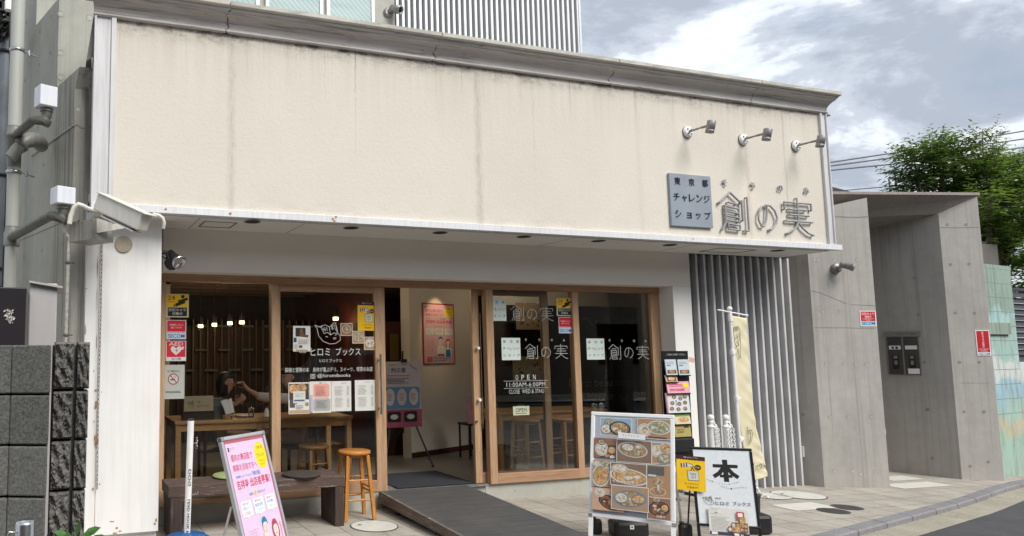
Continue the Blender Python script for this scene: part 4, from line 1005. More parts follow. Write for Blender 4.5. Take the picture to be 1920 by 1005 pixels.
# steel bollard, low leaves
bo = thing('steel_bollard', 'short polished steel bollard in the bottom left corner', 'bollard', (FP(48, 980, 2.5).x, 2.5, -.1))
p = FP(48, 974, 2.5); mb = MB(); mb.lathe((p.x, 2.5, p.z), [(.030, -1.3), (.030, -.012), (.026, -.004), (.012, 0)], 'steel', 24); obj('post', mb, bo)
mb = MB(); mb.tube([(p.x-.03, 2.49, p.z-.035), (p.x-.045, 2.48, p.z-.03), (p.x-.055, 2.48, p.z-.05), (p.x-.04, 2.48, p.z-.06)], .003, 'steel', 8); obj('hook', mb, bo)
pl = thing('leafy_plant', 'low green broad leaved plant at the foot of the block wall', 'plant', (.1, 2.9, -.1))
mb = MB()
for (px, py, s_, a_) in ((118, 1002, .05, 2.6), (146, 992, .05, 1.3), (170, 997, .055, .5), (132, 1010, .05, 2), (160, 1012, .05, 1), (108, 1012, .05, 2.9), (182, 1010, .05, .2)):
    c = FP(px, py, 2.85); d_ = V(math.cos(a_), -.35, math.sin(a_)*.6+.1).normalized(); w_ = d_.cross(V(0, -.6, 1)).normalized(); up_n = w_.cross(d_)
    ring = [c-d_*s_*.6, c-d_*s_*.2+w_*s_*.42, c+d_*s_*.3+w_*s_*.36, c+d_*s_*.75, c+d_*s_*.3-w_*s_*.36, c-d_*s_*.2-w_*s_*.42]; mid = c+up_n*-.006
    b0 = len(mb.v); mb.add(ring+[mid], [(i, (i+1) % 6, 6) for i in range(6)], 'leaf_low' if 'leaf_low' in M else plain('leaf_low', (.05, .14, .025), .45, 0, .3, 30), True)
obj('leaves', mb, pl)
mb = MB()
for px in (118, 146, 165): p = FP(px, 1008, 2.87); mb.tube([(p.x, 2.87, p.z), (p.x*.9+.01, 2.9, -.1)], .004, 'bark', 6)
obj('stem', mb, pl)

# ================================================================ CONCRETE GATE ON THE RIGHT
gt = thing('concrete_gate', 'angular raw concrete entrance gate with a slab roof at the right', 'gate building', (9.4, 6.5, -.1))
P = {'L0': (8.842, 6.95), 'L1': (8.957, 6.578), 'L2': (9.738, 6.346)}
mb = MB()
def wallpoly(pts, z0s, z1s, m):
    n = len(pts); lo = [V(x, y, z) for (x, y), z in zip(pts, z0s)]; hi = [V(x, y, z) for (x, y), z in zip(pts, z1s)]
    mb.add(lo+hi, [(i, (i+1) % n, n+(i+1) % n, n+i) for i in range(n)]+[tuple(range(n))[::-1], tuple(range(n, 2*n))], m)
zt1 = zat(1626, 370.5, 9.738, 6.346); zt0 = zat(1567, 381, 9.0, 6.565)
wallpoly([P['L1'], P['L2'], (9.95, 6.9), (9.6, 8.3), (8.86, 8.3), P['L0']], [-.2]*6, [zt0-.07, zt1, zt1-.2, zt0-.3, zt0-.35, zt0-.2], 'concrete_right')
R0, R1, R2 = (11.214, 7.29), (11.435, 6.559), (11.856, 6.33)
za, zb_ = zat(1757, 401.6, *R1), zat(1831, 367, *R2)
dR = Vector((R0[0]-R1[0], R0[1]-R1[1])); Rb = (R1[0]+dR.x*2.4, R1[1]+dR.y*2.4)
wallpoly([R1, R2, (R2[0]+.12, R2[1]+2.2), (Rb[0]+.3, Rb[1]), Rb], [-.2]*5, [za, zb_, zb_-.3, za-.1, za-.1], 'concrete_right')
obj('wall', mb, gt)
mb = MB()
# slab roof: front edge high and thin, underside falling towards the back
fl, fr_ = Vector((8.75, 6.62)), Vector(R2); zf = zat(1831, 367, *R2); zfl = zat(1626, 368.5, 9.70, 6.33)
e0, e1 = V(8.72, 6.64, zfl+.04), V(R2[0]+.02, R2[1]-.02, zf+.005)
b0, b1 = V(9.7, 7.0, zat(1640, 402, 9.95, 6.9)), V(R1[0], R1[1]+.02, za+.002)
c0_, c1_ = V(9.4, 9.2, 3.14), V(Rb[0]+.3, Rb[1]+.3, 3.14)
th = V(0, 0, .035); bt_ = V(0, 0, .3)
mb.add([e0, e1, b1, b0, c1_, c0_, e0+th, e1+th, b1+bt_, b0+bt_, c1_+V(0, 0, .5), c0_+V(0, 0, .5)],
       [(0, 1, 2, 3)[::-1], (3, 2, 4, 5)[::-1], (0, 6, 7, 1)[::-1], (6, 9, 8, 7)[::-1], (9, 11, 10, 8)[::-1], (1, 7, 8, 2)[::-1], (2, 8, 10, 4)[::-1], (5, 4, 10, 11)[::-1], (0, 3, 9, 6)[::-1], (3, 5, 11, 9)[::-1]], 'slab_concrete' if 'slab_concrete' in M else concrete('slab_concrete', (.33, .30, .27), .4, .55))
obj('roof_slab', mb, gt)
mb = MB(); mb.box(8.9, 12.9, 9.0, 9.2, -.2, 3.3, 'concrete_dark'); obj('rear_wall', mb, gt)
mb = MB()
def wn2(a, b): d = Vector((b[0]-a[0], b[1]-a[1])); d.normalize(); return (d.y, -d.x, 0)
def onwall(px, py, a, b):
    n2 = Vector(wn2(a, b)); v = ray(px, py); t = (Vector((a[0], a[1], 0)).dot(n2))/Vector((v.x, v.y, 0)).dot(n2); return Vector((v.x*t, v.y*t, 1.6+v.z*t))
LW, IW, OW, SW = (P['L1'], P['L2']), (R0, R1), (R1, R2), (P['L0'], P['L1'])
for px, py in ((1527, 487), (1533, 487), (1564, 487), (1607, 487), (1542, 584), (1574, 583.5), (1548, 682), (1581, 683), (1604, 683), (1624, 683), (1556, 782), (1590, 782), (1632, 781), (1564, 883), (1598, 883), (1613, 888), (1641, 884)): tie(onwall(px, py, *LW), wn2(*LW), .019)
for px, py in ((1715, 521), (1722, 590), (1739, 768), (1748, 859), (1733, 679)): tie(onwall(px, py, *IW), wn2(*IW), .022)
for px, py in ((1776, 421), (1811, 421), (1782, 496), (1817, 495), (1791, 587), (1827, 587), (1799, 679), (1836, 679), (1808, 772), (1845, 772), (1819, 874), (1853, 866)): tie(onwall(px, py, *OW), wn2(*OW), .020)
for px, py in ((1506, 777), (1482, 720)): tie(onwall(px, py, *SW), wn2(*SW), .02)
obj('tie_holes', mb, gt)
mb = MB(); q = random.Random(12)
def seam(pts, W_, wd=.006, m='tie_shade'):
    pp = [onwall(x, y, *W_)+Vector(wn2(*W_))*.002 for x, y in pts]
    for a, b in zip(pp, pp[1:]): mb.add([a-V(0, 0, wd/2), b-V(0, 0, wd/2), b+V(0, 0, wd/2), a+V(0, 0, wd/2)], [(0, 1, 2, 3)], m)
seam([(1553, 407), (1575, 406), (1590, 407), (1605, 407.5), (1627, 406)], LW, .012); seam([(1518, 545), (1535, 548), (1556, 556), (1588, 570)], LW); seam([(1595, 571), (1641, 573)], LW); seam([(1521, 614), (1590, 614.5), (1640, 616)], LW)
seam([(1762, 426), (1790, 427), (1836, 426)], OW); seam([(1800, 718), (1857, 718)], OW, .003)
obj('seams', mb, gt)
# ---- things on the gate
def board_on(name, label, cat, W_, px0, py0, px1, py1, th_=.006, group=None):
    xc, yc2 = (px0+px1)/2, (py0+py1)/2; a = onwall(px0, yc2, *W_); b = onwall(px1, yc2, *W_); zt2 = onwall(xc, py0, *W_).z; zb2_ = onwall(xc, py1, *W_).z
    U = V(b.x-a.x, b.y-a.y, 0); w2 = U.length; U.normalize(); N = Vector(wn2(*W_)); return V(a.x, a.y, zt2), U, N, w2, zt2-zb2_
RED, SEC_B, WH = ink('#c8142a'), ink('#1c3f8c'), ink('#e9e9ea')
def security_print(p, vertical=False):
    if not vertical:
        p.rect(.05, .04, .95, .66, RED); p.text('防犯カメラ', .12, .10, .88, .27, WH, .012); p.text('録画中', .3, .30, .7, .45, WH, .012); p.rect(.16, .5, .84, .515, WH); p.text('SECURITY\nSYSTEM', .3, .53, .7, .63, WH)
        p.rect(.05, .67, .95, .95, ink('#9fd0dc')); p.text('SECOM', .1, .71, .9, .9, SEC_B, .03)
    else:
        p.rect(.06, .03, .94, .86, RED); p.column('防犯カメラ録画中', .32, .05, .68, .70, WH, .02); p.rect(.12, .73, .88, .74, WH); p.text('SECURITY\nSYSTEM', .2, .76, .8, .84, WH)
        p.rect(.06, .87, .94, .98, WH); p.text('SECOM', .12, .885, .88, .97, SEC_B, .03)
for lab, W_, bb, vert in (('red and white security camera sign on the left concrete wall of the gate', LW, (1612, 583, 1642, 612), False), ('tall narrow red security sign on the outer right concrete wall of the gate', OW, (1830, 619, 1856, 667), True)):
    O, U, N, w2, h2 = board_on('', '', '', W_, *bb); mb = MB(); mb.obox(O-V(0, 0, h2), U, -N, V(0, 0, 1), w2, -.006, h2, 'white_plastic')
    s_ = obj('security_sign', mb); tag(s_, lab, 'sign', 'red security signs on the gate'); p = Print(O+N*.006, U, (0, 0, -1), w2, h2); security_print(p, vert); p.build('lettering', s_)
# intercom panels in the passage
O, U, N, w2, h2 = board_on('', '', '', IW, 1664, 632, 1727, 702)
ic = thing('intercom_panel', 'grey steel double intercom panel inside the concrete gateway', 'intercom', O)
mb = MB(); mb.obox(O-V(0, 0, h2), U, N, V(0, 0, 1), w2, .02, h2, plain('panel_grey', (.26, .25, .24), .45, .5, .08, 6)); obj('plate', mb, ic, bevel=.004)
mb = MB(); mb.obox(O+V(0, 0, .005)-U*.02, U, N, V(0, 0, 1), w2*1.1, .012, .075, plain('panel_pale', (.26, .25, .235), .5, .3, .05, 6)); obj('header_plate', mb, ic)
p = Print(O+N*.0125+V(0, 0, .08)-U*.02, U, (0, 0, -1), w2*1.1, .075); p.text('インターホン呼出口', .38, .3, .9, .62, 'letter_black', .01); p.build('lettering', ic)
p = Print(O+N*.021, U, (0, 0, -1), w2, h2)
for k, (a, b, tx) in enumerate(((.04, .475, '加藤'), (.525, .96, ''))):
    p.rect(a, .0, b, 1, plain('panel_dark', (.075, .07, .065), .4, .4, .1, 6)); p.rect(a+.04, .23, b-.04, .33, WH)
    if tx: p.rect(a+.12, .255, a+.19, .315, 'letter_black'); p.rect(b-.2, .255, b-.12, .315, 'letter_black')
    p.rect(a+.12, .48, b-.12, .86, 'black_hole'); p.rect(a+.16, .50, b-.16, .58, 'panel_grey'); p.rect(a+.17, .63, b-.17, .74, 'panel_grey')
p.rect(.6, .84, .94, .98, WH); p.build('control_face', ic)
# wall spotlight on the gate and cable box
c = onwall(1566, 503, *LW); N = Vector(wn2(*LW)); wl = thing('wall_spotlight', 'round grey spotlight on the left concrete wall of the gate', 'spotlight', c)
mb = MB(); mb.lathe(c, [(.062, 0), (.062, .03), (.05, .045), (.02, .05)], 'galvanised', 24, axis=N); obj('mount', mb, wl)
mb = MB(); a = c+N*.05; b = c+N*.14+V(.03, 0, .01); mb.tube([a, b], .012, 'lamp_grey', 10); d_ = V(.55, -.55, -.32).normalized(); mb.lathe(b-d_*.03+V(0, 0, .01), [(.03, -.03), (.038, -.02), (.04, .09), (.045, .09), (.045, .12), (.03, .12)], 'lamp_grey', 20, axis=d_); obj('lamp_head', mb, wl)
O, U, N, w2, h2 = board_on('', '', '', SW, 1493, 836, 1509, 856); cb_ = thing('cable_box', 'small cream outdoor socket box with cable low on the concrete side wall', 'socket', O)
mb = MB(); mb.obox(O-V(0, 0, h2), U, N, V(0, 0, 1), w2, .045, h2, 'camera_white'); obj('box_body', mb, cb_, bevel=.006)
mb = MB(); mb.tube([O+U*w2*.6-V(0, 0, h2)+N*.02, onwall(1501, 861, *SW)+N*.02, onwall(1490, 866, *SW)+N*.015, onwall(1478, 863, *SW)+N*.01], .007, 'wire_grey', 8); obj('cable', mb, cb_)
mb = MB(); p = onwall(1664, 810, *((9.75, 6.35), (9.95, 6.9))); mb.box(9.74, 9.765, 6.36, 6.39, p.z-.03, p.z+.03, 'white_plastic'); o = obj('small_switch', mb); tag(o, 'tiny white switch on the inner edge of the gateway wall', 'switch')

# ================================================================ MURAL WALL, FENCE, TREES, SKYLINE
mw = thing('mural_wall', 'mint green block wall painted with clouds at the far right', 'wall', (12.4, 6.6, -.15))
MW = ((11.93, 6.47), (13.0, 6.63)); Mn = Vector(wn2(*MW)); a = onwall(1846, 560, *MW); a2 = V(11.90, 6.466, 0)
xe = onwall(1897, 560, *MW); Um = V(MW[1][0]-MW[0][0], MW[1][1]-MW[0][1], 0).normalized(); zt_m = onwall(1870, 497, *MW).z
mb = MB(); wl_ = (V(xe.x, xe.y, 0)-a2).length
mb.obox(V(a2.x, a2.y, -.2), Um, -Mn, V(0, 0, 1), wl_+.05, .16, zt_m+.2-.06, 'mural_paint'); mb.obox(V(a2.x, a2.y, zt_m-.06), Um, -Mn, V(0, 0, 1), wl_+.07, .18, .06, 'mural_paint'); obj('tall_wall', mb, mw, bevel=.004)
mb = MB(); zl = onwall(1915, 680, *MW).z; mb.obox(V(a2.x, a2.y, -.2)+Um*(wl_+.052)-Mn*.03, Um, -Mn, V(0, 0, 1), 6, .14, zl+.2, 'mural_paint'); obj('low_wall', mb, mw, bevel=.004)
mb = MB(); zsh = onwall(1870, 612, *MW).z; mb.obox(V(a2.x, a2.y, zsh-.11)+Um*.02, Um, Mn, V(0, 0, 1), wl_*.78, .035, .16, 'mural_ledge' if 'mural_ledge' in M else concrete('mural_ledge', (.30, .36, .30), .9, .25)); obj('ledge', mb, mw)
mb = MB()
for z in [zt_m-.06-.2*k for k in range(1, 11)]: mb.obox(V(a2.x, a2.y, z)+Mn*.001, Um, Mn, V(0, 0, 1), wl_+.05, .0008, .006, 'tie_shade')
for k in range(3):
    mb.obox(V(a2.x, a2.y, zsh+.06)+Um*(.16+k*.2)+Mn*.001, Um, Mn, V(0, 0, 1), .006, .0009, zt_m-zsh-.06, 'tie_shade')
obj('block_joints', mb, mw)
fn = thing('slatted_fence', 'dark horizontal slatted fence above the low mural wall at the right edge', 'fence', (13, 6.9, zl))
F0 = V(a2.x, a2.y, 0)+Um*(wl_+.03)-Mn*.16; zf1 = onwall(1908, 536, *MW).z; mb = MB(); z = zl+.02
while z < zf1-.06: mb.obox(F0+V(0, 0, z), Um, (-Mn*.5+V(0, 0, .85)).normalized(), (Mn+V(0, 0, .3)).normalized(), 6, .09, .012, 'fence_dark'); z += .085
obj('slats', mb, fn)
mb = MB()
for k in range(4): mb.obox(F0+Um*(k*1.9-.02)-Mn*.0+V(0, 0, zl), Um, -Mn, V(0, 0, 1), .05, .09, zf1-zl, 'fence_dark')
mb.obox(F0-Mn*.0+V(0, 0, zf1-.04), Um, -Mn, V(0, 0, 1), 6, .09, .04, 'fence_dark'); obj('frame', mb, fn)
mb = MB(); a = FP(1863, 470, 8.6); mb.box(a.x-.5, a.x+.12, 8.6, 8.9, -.2, FP(1860, 458, 8.6).z, 'concrete_dark'); o = obj('brick_pier', mb); tag(o, 'brown pier just above the green wall beside the gate', 'pier')

def leaf_tree(name, label, base, blobs, nleaf, m, size, seed, trunk_r=.09, extra=None, lean=.0):
    q = random.Random(seed); t = thing(name, label, 'tree', base, 'trees behind the gate'); base = Vector(base)
    mt = MB(); top = Vector(blobs[0][0]); mid = base.lerp(top, .5)+V(q.uniform(-.1, .1), 0, 0)
    mt.tube([base, mid, top], [trunk_r, trunk_r*.7, trunk_r*.3], 'bark', 10); tips = []
    mb = MB(); tones = []
    for (c, r) in blobs:
        c = Vector(c); s0 = base.lerp(top, q.uniform(.35, .75)); mt.tube([s0, s0.lerp(c, .5)+V(0, 0, .1), c], [trunk_r*.4, trunk_r*.25, trunk_r*.08], 'bark', 6)
        for k in range(5):
            d_ = V(q.gauss(0, 1), q.gauss(0, 1), q.gauss(.3, .8)).normalized()*Vector(r).x*.8; mt.tube([c, c+d_*.6+V(0, 0, .05), c+d_], [trunk_r*.12, trunk_r*.07, .006], 'bark', 5)
    tot = sum(Vector(r).x*Vector(r).z for c, r in blobs)
    for (c, r) in blobs:
        c = Vector(c); r = Vector(r); n = int(nleaf*r.x*r.z/tot/9)
        for k in range(n):
            # a spray: short twig carrying drooping lanceolate leaves
            d_ = V(q.gauss(0, 1), q.gauss(0, 1), q.gauss(0, 1)).normalized(); rr = q.uniform(.35, 1.0)**.5
            p = c+V(d_.x*r.x*rr, d_.y*r.y*rr, d_.z*r.z*rr); out = (V(d_.x, d_.y, abs(d_.z)*.3+q.uniform(0, .7))).normalized()
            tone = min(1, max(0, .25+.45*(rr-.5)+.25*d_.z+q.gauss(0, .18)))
            L_ = size*q.uniform(1.4, 2.6); nl = q.randint(7, 11)
            for j in range(nl):
                f = (j+.5)/nl; o = p+out*L_*f; sd = out.cross(V(q.uniform(-.3, .3), q.uniform(-.3, .3), 1)).normalized()*(1 if j % 2 else -1)
                ld = (sd*1.0+out*.55+V(0, 0, q.uniform(-.55, .1))).normalized(); ln = size*q.uniform(.75, 1.25)*(1-.35*f); wv = ld.cross(V(q.uniform(-.4, .4), q.uniform(-.4, .4), 1)).normalized()*ln*.15
                a, b = o, o+ld*ln-V(0, 0, ln*.12); m_ = o+ld*ln*.42+V(0, 0, ln*.05)
                i = len(mb.v); mb.v += [a, m_+wv, b, m_-wv]; mb.f += [(i, i+1, i+2), (i, i+2, i+3)]; kk = mb.mat(m); mb.mi += [kk, kk]; mb.sm += [False, False]
                tn = min(1, max(0, tone+q.gauss(0, .08))); tones += [tn, tn]
    obj('trunk', mt, t); o = obj('crown', mb, t); at = o.data.attributes.new('tone', 'FLOAT', 'FACE'); at.data.foreach_set('value', tones)
    return t
def tp(px, py, Y): return tuple(FP(px, py, Y))
def bl(px, py, Y, rx, rz): return (tp(px, py, Y), (rx, rx*.8, rz))
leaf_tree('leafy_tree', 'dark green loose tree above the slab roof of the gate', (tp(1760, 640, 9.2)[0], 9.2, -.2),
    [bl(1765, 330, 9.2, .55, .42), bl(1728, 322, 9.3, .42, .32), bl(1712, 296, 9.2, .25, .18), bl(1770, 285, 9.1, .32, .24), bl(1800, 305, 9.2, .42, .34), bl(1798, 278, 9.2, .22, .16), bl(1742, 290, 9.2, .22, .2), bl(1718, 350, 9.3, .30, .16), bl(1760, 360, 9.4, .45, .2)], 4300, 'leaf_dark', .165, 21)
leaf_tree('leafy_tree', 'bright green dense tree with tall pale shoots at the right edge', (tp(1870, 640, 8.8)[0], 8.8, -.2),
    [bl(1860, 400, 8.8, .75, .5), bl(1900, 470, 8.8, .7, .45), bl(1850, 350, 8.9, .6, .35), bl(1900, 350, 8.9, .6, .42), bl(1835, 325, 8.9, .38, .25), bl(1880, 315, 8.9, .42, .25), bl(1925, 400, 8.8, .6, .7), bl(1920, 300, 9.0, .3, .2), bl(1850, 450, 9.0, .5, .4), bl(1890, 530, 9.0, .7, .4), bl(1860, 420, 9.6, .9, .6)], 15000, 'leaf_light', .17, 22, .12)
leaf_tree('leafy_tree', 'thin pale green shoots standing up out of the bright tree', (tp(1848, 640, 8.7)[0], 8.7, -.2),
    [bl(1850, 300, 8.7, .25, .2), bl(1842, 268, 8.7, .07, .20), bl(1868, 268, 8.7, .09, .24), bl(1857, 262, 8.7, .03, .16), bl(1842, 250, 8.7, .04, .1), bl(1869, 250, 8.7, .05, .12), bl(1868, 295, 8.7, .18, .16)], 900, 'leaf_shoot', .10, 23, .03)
# power lines, aerial, roof behind
def wire(name, label, pts, r, grp):
    mb = MB(); mb.tube(pts, r, 'wire_grey', 6); o = obj(name, mb); tag(o, label, 'cable', grp); return o
yw = 14
for i, (a, b, c, lab) in enumerate((((1540, 307), (1700, 283), (2000, 232), 'topmost of the three thin power lines against the clouds'), ((1540, 313.5), (1700, 292), (2000, 249), 'middle one of the three thin power lines against the clouds'), ((1540, 321), (1700, 305), (2000, 266), 'lowest of the three thin power lines against the clouds'))):
    wire('power_line', lab, [FP(*a, yw), FP(*b, yw), FP(*c, yw)], .02, 'power lines over the right side')
wire('power_line', 'thin cable just above the slab roof beside the rooftop aerial', [FP(1560, 359, 20), FP(1640, 352, 20), FP(1720, 344, 20)], .02, None)
ae = thing('rooftop_aerial', 'thin rooftop television aerial left of the dark green tree', 'aerial', FP(1677, 372, 20))
mb = MB()
A_px = lambda x, y: FP(x, y, 20)
for x, y0_, y1_ in ((1678, 323, 380), (1667, 335, 380)): p, r2 = A_px(x, y0_), A_px(x, y1_); mb.tube([(p.x, 20, p.z), (p.x, 20, r2.z)], .035, 'wire_grey', 6)
obj('mast', mb, ae); mb = MB(); mb.tube([A_px(1657, 323), A_px(1690, 323)], .02, 'wire_grey', 6); mb.tube([A_px(1664, 353), A_px(1684, 352)], .03, 'wire_grey', 6)
for k in range(6): p = A_px(1659+k*5.5, 323); mb.tube([p+V(0, -.3, 0), p+V(0, .3, 0)], .012, 'wire_grey', 5)
obj('crossbar', mb, ae)
hs = thing('house', 'dark brown roof edge just showing above the slab roof', 'house', (FP(1575, 358, 16).x, 16, 0))
mb = MB(); a, b, c = FP(1540, 345, 15), FP(1602, 361, 15), FP(1540, 365, 15); b.z = FP(1603, 361, 15).z
mb.prism([a, b, V(b.x, 15, b.z-.15), V(a.x, 15, b.z-.15)], (0, 4, 0), 'roof_brown'); obj('roof', mb, hs); mb = MB(); mb.box(a.x, b.x-.3, 15.2, 18.5, -.2, b.z-.16, 'concrete_pale'); obj('wall', mb, hs)
# ================================================================ SIGNS AND LAMPS ON THE FASCIA
ST_SO = [[(.06, .30), (.42, .0), (.78, .27)], [(.36, .27), (.62, .31)], [(.24, .36), (.24, .80), (.12, 1.0)], [(.24, .37), (.68, .43), (.68, .74)], [(.24, .50), (.68, .55)], [(.24, .62), (.68, .67)], [(.24, .735), (.69, .765)],
         [(.31, .83), (.70, .86), (.70, .985), (.32, .97), (.31, .83)], [(.80, .20), (.80, .73)], [(.985, .1), (.985, .985), (.86, .985)]]
ST_NO = [[(.50, .02), (.49, .30), (.42, .62), (.28, .88), (.14, .84), (.03, .62), (.05, .36), (.22, .10), (.45, .01), (.68, .04), (.90, .22), (1.0, .48), (.94, .72), (.76, .90), (.58, .99)]]
ST_MI = [[(.0, .33), (.0, .13), (.98, .13), (.98, .31)], [(.47, .0), (.47, .66), (.36, .82), (.05, .98)], [(.16, .32), (.80, .32)], [(.16, .47), (.88, .47)], [(.02, .64), (1.0, .64)], [(.47, .66), (.62, .82), (.80, .94), (1.0, 1.0)]]
yS = YF-.03
sg = thing('pipe_letter_sign', 'thin grey pipe lettering 創の実 standing off the cream fascia', 'sign', FP(1436, 400, YF))
def pipe_char(strokes, x0, y0, x1, y1, r):
    X0, X1, Z0, Z1 = frect(yS, x0, y0, x1, y1); mb = MB()
    for s in strokes:
        pts = [Vector((X0+(X1-X0)*u, yS, Z0+(Z1-Z0)*v)) for u, v in s]
        if len(pts) > 4 and s[0] != s[-1]:
            sm = []
            for a, b in zip(pts, pts[1:]): sm += [a, a.lerp(b, .5)]
            sm.append(pts[-1]); pts = sm if len(s) > 8 else pts
        if len(s) > 8 or s[0] != s[-1] and len(s) <= 2: mb.tube(pts, r, 'pipe_letter', 8)
        else:
            for a, b in zip(pts, pts[1:]): mb.tube([a, b], r, 'pipe_letter', 8); mb.ball(b, r, 'pipe_letter', 4)
        for p in (pts[0], pts[-1]): mb.cyl(p, p+V(0, .03, 0), r*.8, 'pipe_letter', seg=6)
    return mb
obj('character', pipe_char(ST_SO, 1346, 361, 1403, 432, .0112), sg); obj('character', pipe_char(ST_NO, 1421, 384, 1457, 431, .0112), sg); obj('character', pipe_char(ST_MI, 1472, 372, 1523, 440, .0112), sg)
for ch, x, y in (('そ', 1357.5, 343), ('う', 1410, 348.5), ('の', 1461.5, 353.5), ('み', 1511, 358)):
    p = fprint(yS+.02, x-4.5, y-6, x+4.5, y+6); p.text(ch, 0, 0, 1, 1, 'pipe_letter', .01); o = p.build('small_character', sg); sol = o.modifiers.new('depth', 'SOLIDIFY'); sol.thickness = .012
gs = thing('square_sign', 'square blue grey sign with black lettering beside the pipe letters', 'sign', FP(1296, 376, YF))
X0, X1, Z0, Z1 = frect(YF-.03, 1257.5, 327.5, 1334.5, 425); mb = MB(); mb.box(X0, X1, YF-.03, YF+.0, Z1, Z0, 'sign_grey'); obj('panel', mb, gs, bevel=.003)
for row, cs, xs2 in ((.145, '東京都', (.18, .52, .85)), (.45, 'チャレンジ', (.14, .33, .51, .69, .87)), (.77, 'ショップ', (.16, .42, .64, .87))):
    for c, x in zip(cs, xs2):
        sm_ = c in 'ャョッ'; hw, hh = (.055, .055) if sm_ else (.07, .07)
        p = Print((X0, YF-.0335, Z0), (1, 0, 0), (0, 0, -1), X1-X0, Z0-Z1); p.text(c, x-hw, row-hh+(.02 if sm_ else 0), x+hw, row+hh+(.02 if sm_ else 0), 'letter_black', 0)
        o = p.build('raised_character', gs); sol = o.modifiers.new('depth', 'SOLIDIFY'); sol.thickness = .003
for (mx_, my_), lab, lit in (((1288, 248), 'leftmost sign lamp, high above the square blue grey sign', 1), ((1392, 262), 'middle sign lamp on a long arm, above the pipe letters', 1), ((1491, 274), 'rightmost sign lamp, beside the corner post of the fascia', 0)):
    c = FP(mx_, my_, YF); t = thing('sign_lamp', lab, 'lamp', c, 'three sign lamps on the fascia')
    mb = MB(); mb.lathe(c+V(0, .001, 0), [(.062, .0), (.065, .012), (.060, .03), (.045, .036)], 'white_plastic', 28, axis=(0, -1, 0)); mb.lathe(c, [(.0665, .0), (.0665, .01)], 'trim_grey', 28, axis=(0, -1, 0)); obj('mount', mb, t)
    mb = MB()
    for a in (.78, 2.35, 3.93, 5.5): p = c+V(math.cos(a)*.035, -.037, math.sin(a)*.035); mb.cyl(p+V(0, .004, 0), p-V(0, .004, 0), .008, 'trim_grey', seg=8)
    obj('screws', mb, t)
    e = c+V(.012, -.255, -.004); mb = MB(); mb.tube([c+V(0, -.03, 0), c+V(.005, -.16, -.001), e], [.014, .0095, .0095], 'lamp_grey', 10); mb.cyl(c+V(.007, -.18, -.001), e, .013, 'lamp_grey', seg=10); obj('arm', mb, t)
    d_ = V(-.10, .22, -1).normalized(); h = e+V(.025, -.02, 0)
    mb = MB(); mb.lathe(h-d_*.055, [(.036, 0), (.044, .006), (.044, .095), (.042, .096), (.042, .10), (.044, .101), (.044, .132), (.037, .132), (.034, .10)], 'lamp_grey', 24, axis=d_); obj('lamp_head', mb, t)
    mb = MB(); mb.lathe(h-d_*.055, [(.034, .110), (.02, .113)], 'lamp_spot' if lit else 'black_hole', 16, axis=d_); obj('bulb', mb, t)
    if lit:
        l = bpy.data.lights.new('sign_lamp_light', 'SPOT'); l.energy = 1.6; l.spot_size = R(34); l.spot_blend = .9; l.color = (1, .72, .40); l.shadow_soft_size = .03
        lo = bpy.data.objects.new('sign_lamp_light', l); COL.objects.link(lo); lo.parent = t; lo.location = h+d_*.075-c; lo.rotation_euler = V(.02, .32, -1).to_track_quat('-Z', 'Y').to_euler()
# camera on the upper wall
c = FP(727, 24, YU); sc_ = thing('bullet_camera', 'small grey bullet camera on the upper wall beside the ribbed screen', 'security camera', c)
mb = MB(); mb.lathe(c, [(.075, 0), (.075, .03), (.05, .04)], 'galvanised', 20, axis=(0, -1, 0)); mb.tube([c+V(0, -.03, 0), c+V(.03, -.1, .0)], .025, 'galvanised', 8); obj('mount', mb, sc_)
mb = MB(); d_ = V(.35, -.75, -.42).normalized(); mb.lathe(c+V(.05, -.04, .06), [(.05, 0), (.065, .01), (.065, .2), (.05, .2), (.045, .17)], 'galvanised', 20, axis=d_); mb.cyl(c+V(.05, -.04, .06)+d_*.172, c+V(.05, -.04, .06)+d_*.176, .045, 'black_plastic', seg=16); obj('housing', mb, sc_)

# ================================================================ WINDOW GRAPHICS
yG1 = YG+.028; yGd = YG+.038
WHT = plain('window_white', (.60, .62, .60), .7, 0, .02); YEL = ink('#f2c200'); BRN = ink('#3a1410'); BLK = ink('#141414')
def sticker(name, label, cat, Y, box, group=None, paper='#e6e4de', th=.0008):
    p = fprint(Y, *box); o, U, D = p.O, p.U, p.D; mb = MB(); mb.box(o.x, o.x+p.W, Y-.0004, Y+th, o.z-p.H, o.z, ink(paper)); s = obj(name, mb); tag(s, label, cat, group); p.k = .0007; return s, p
def done(p, s, name='printed_face'): p.build(name, s)
G_ = 'security stickers on the glass'
def cam_sticker(lab, Y, b):
    s, p = sticker('warning_sticker', lab, 'sticker', Y, b, G_, '#c9c2a0')
    p.rect(.04, .03, .96, .56, YEL); p.text('24', .08, .08, .40, .26, ink('#a5301c'), .03); p.text('hours', .10, .29, .38, .37, ink('#a5301c'), .02)
    p.poly([(.40, .42), (.44, .55), (.86, .38), (.80, .24)], BLK); p.poly([(.52, .28), (.56, .40), (.97, .25), (.93, .15)], BLK); p.rect(.66, .05, .80, .18, BLK); p.ell(.37, .5, .05, .05, ink('#7a5a10'))
    p.rect(.08, .58, .92, .95, BLK); p.text('防犯カメラ', .13, .62, .87, .75, WHT, .02); p.text('作動中', .28, .78, .72, .91, WHT, .02); done(p, s)
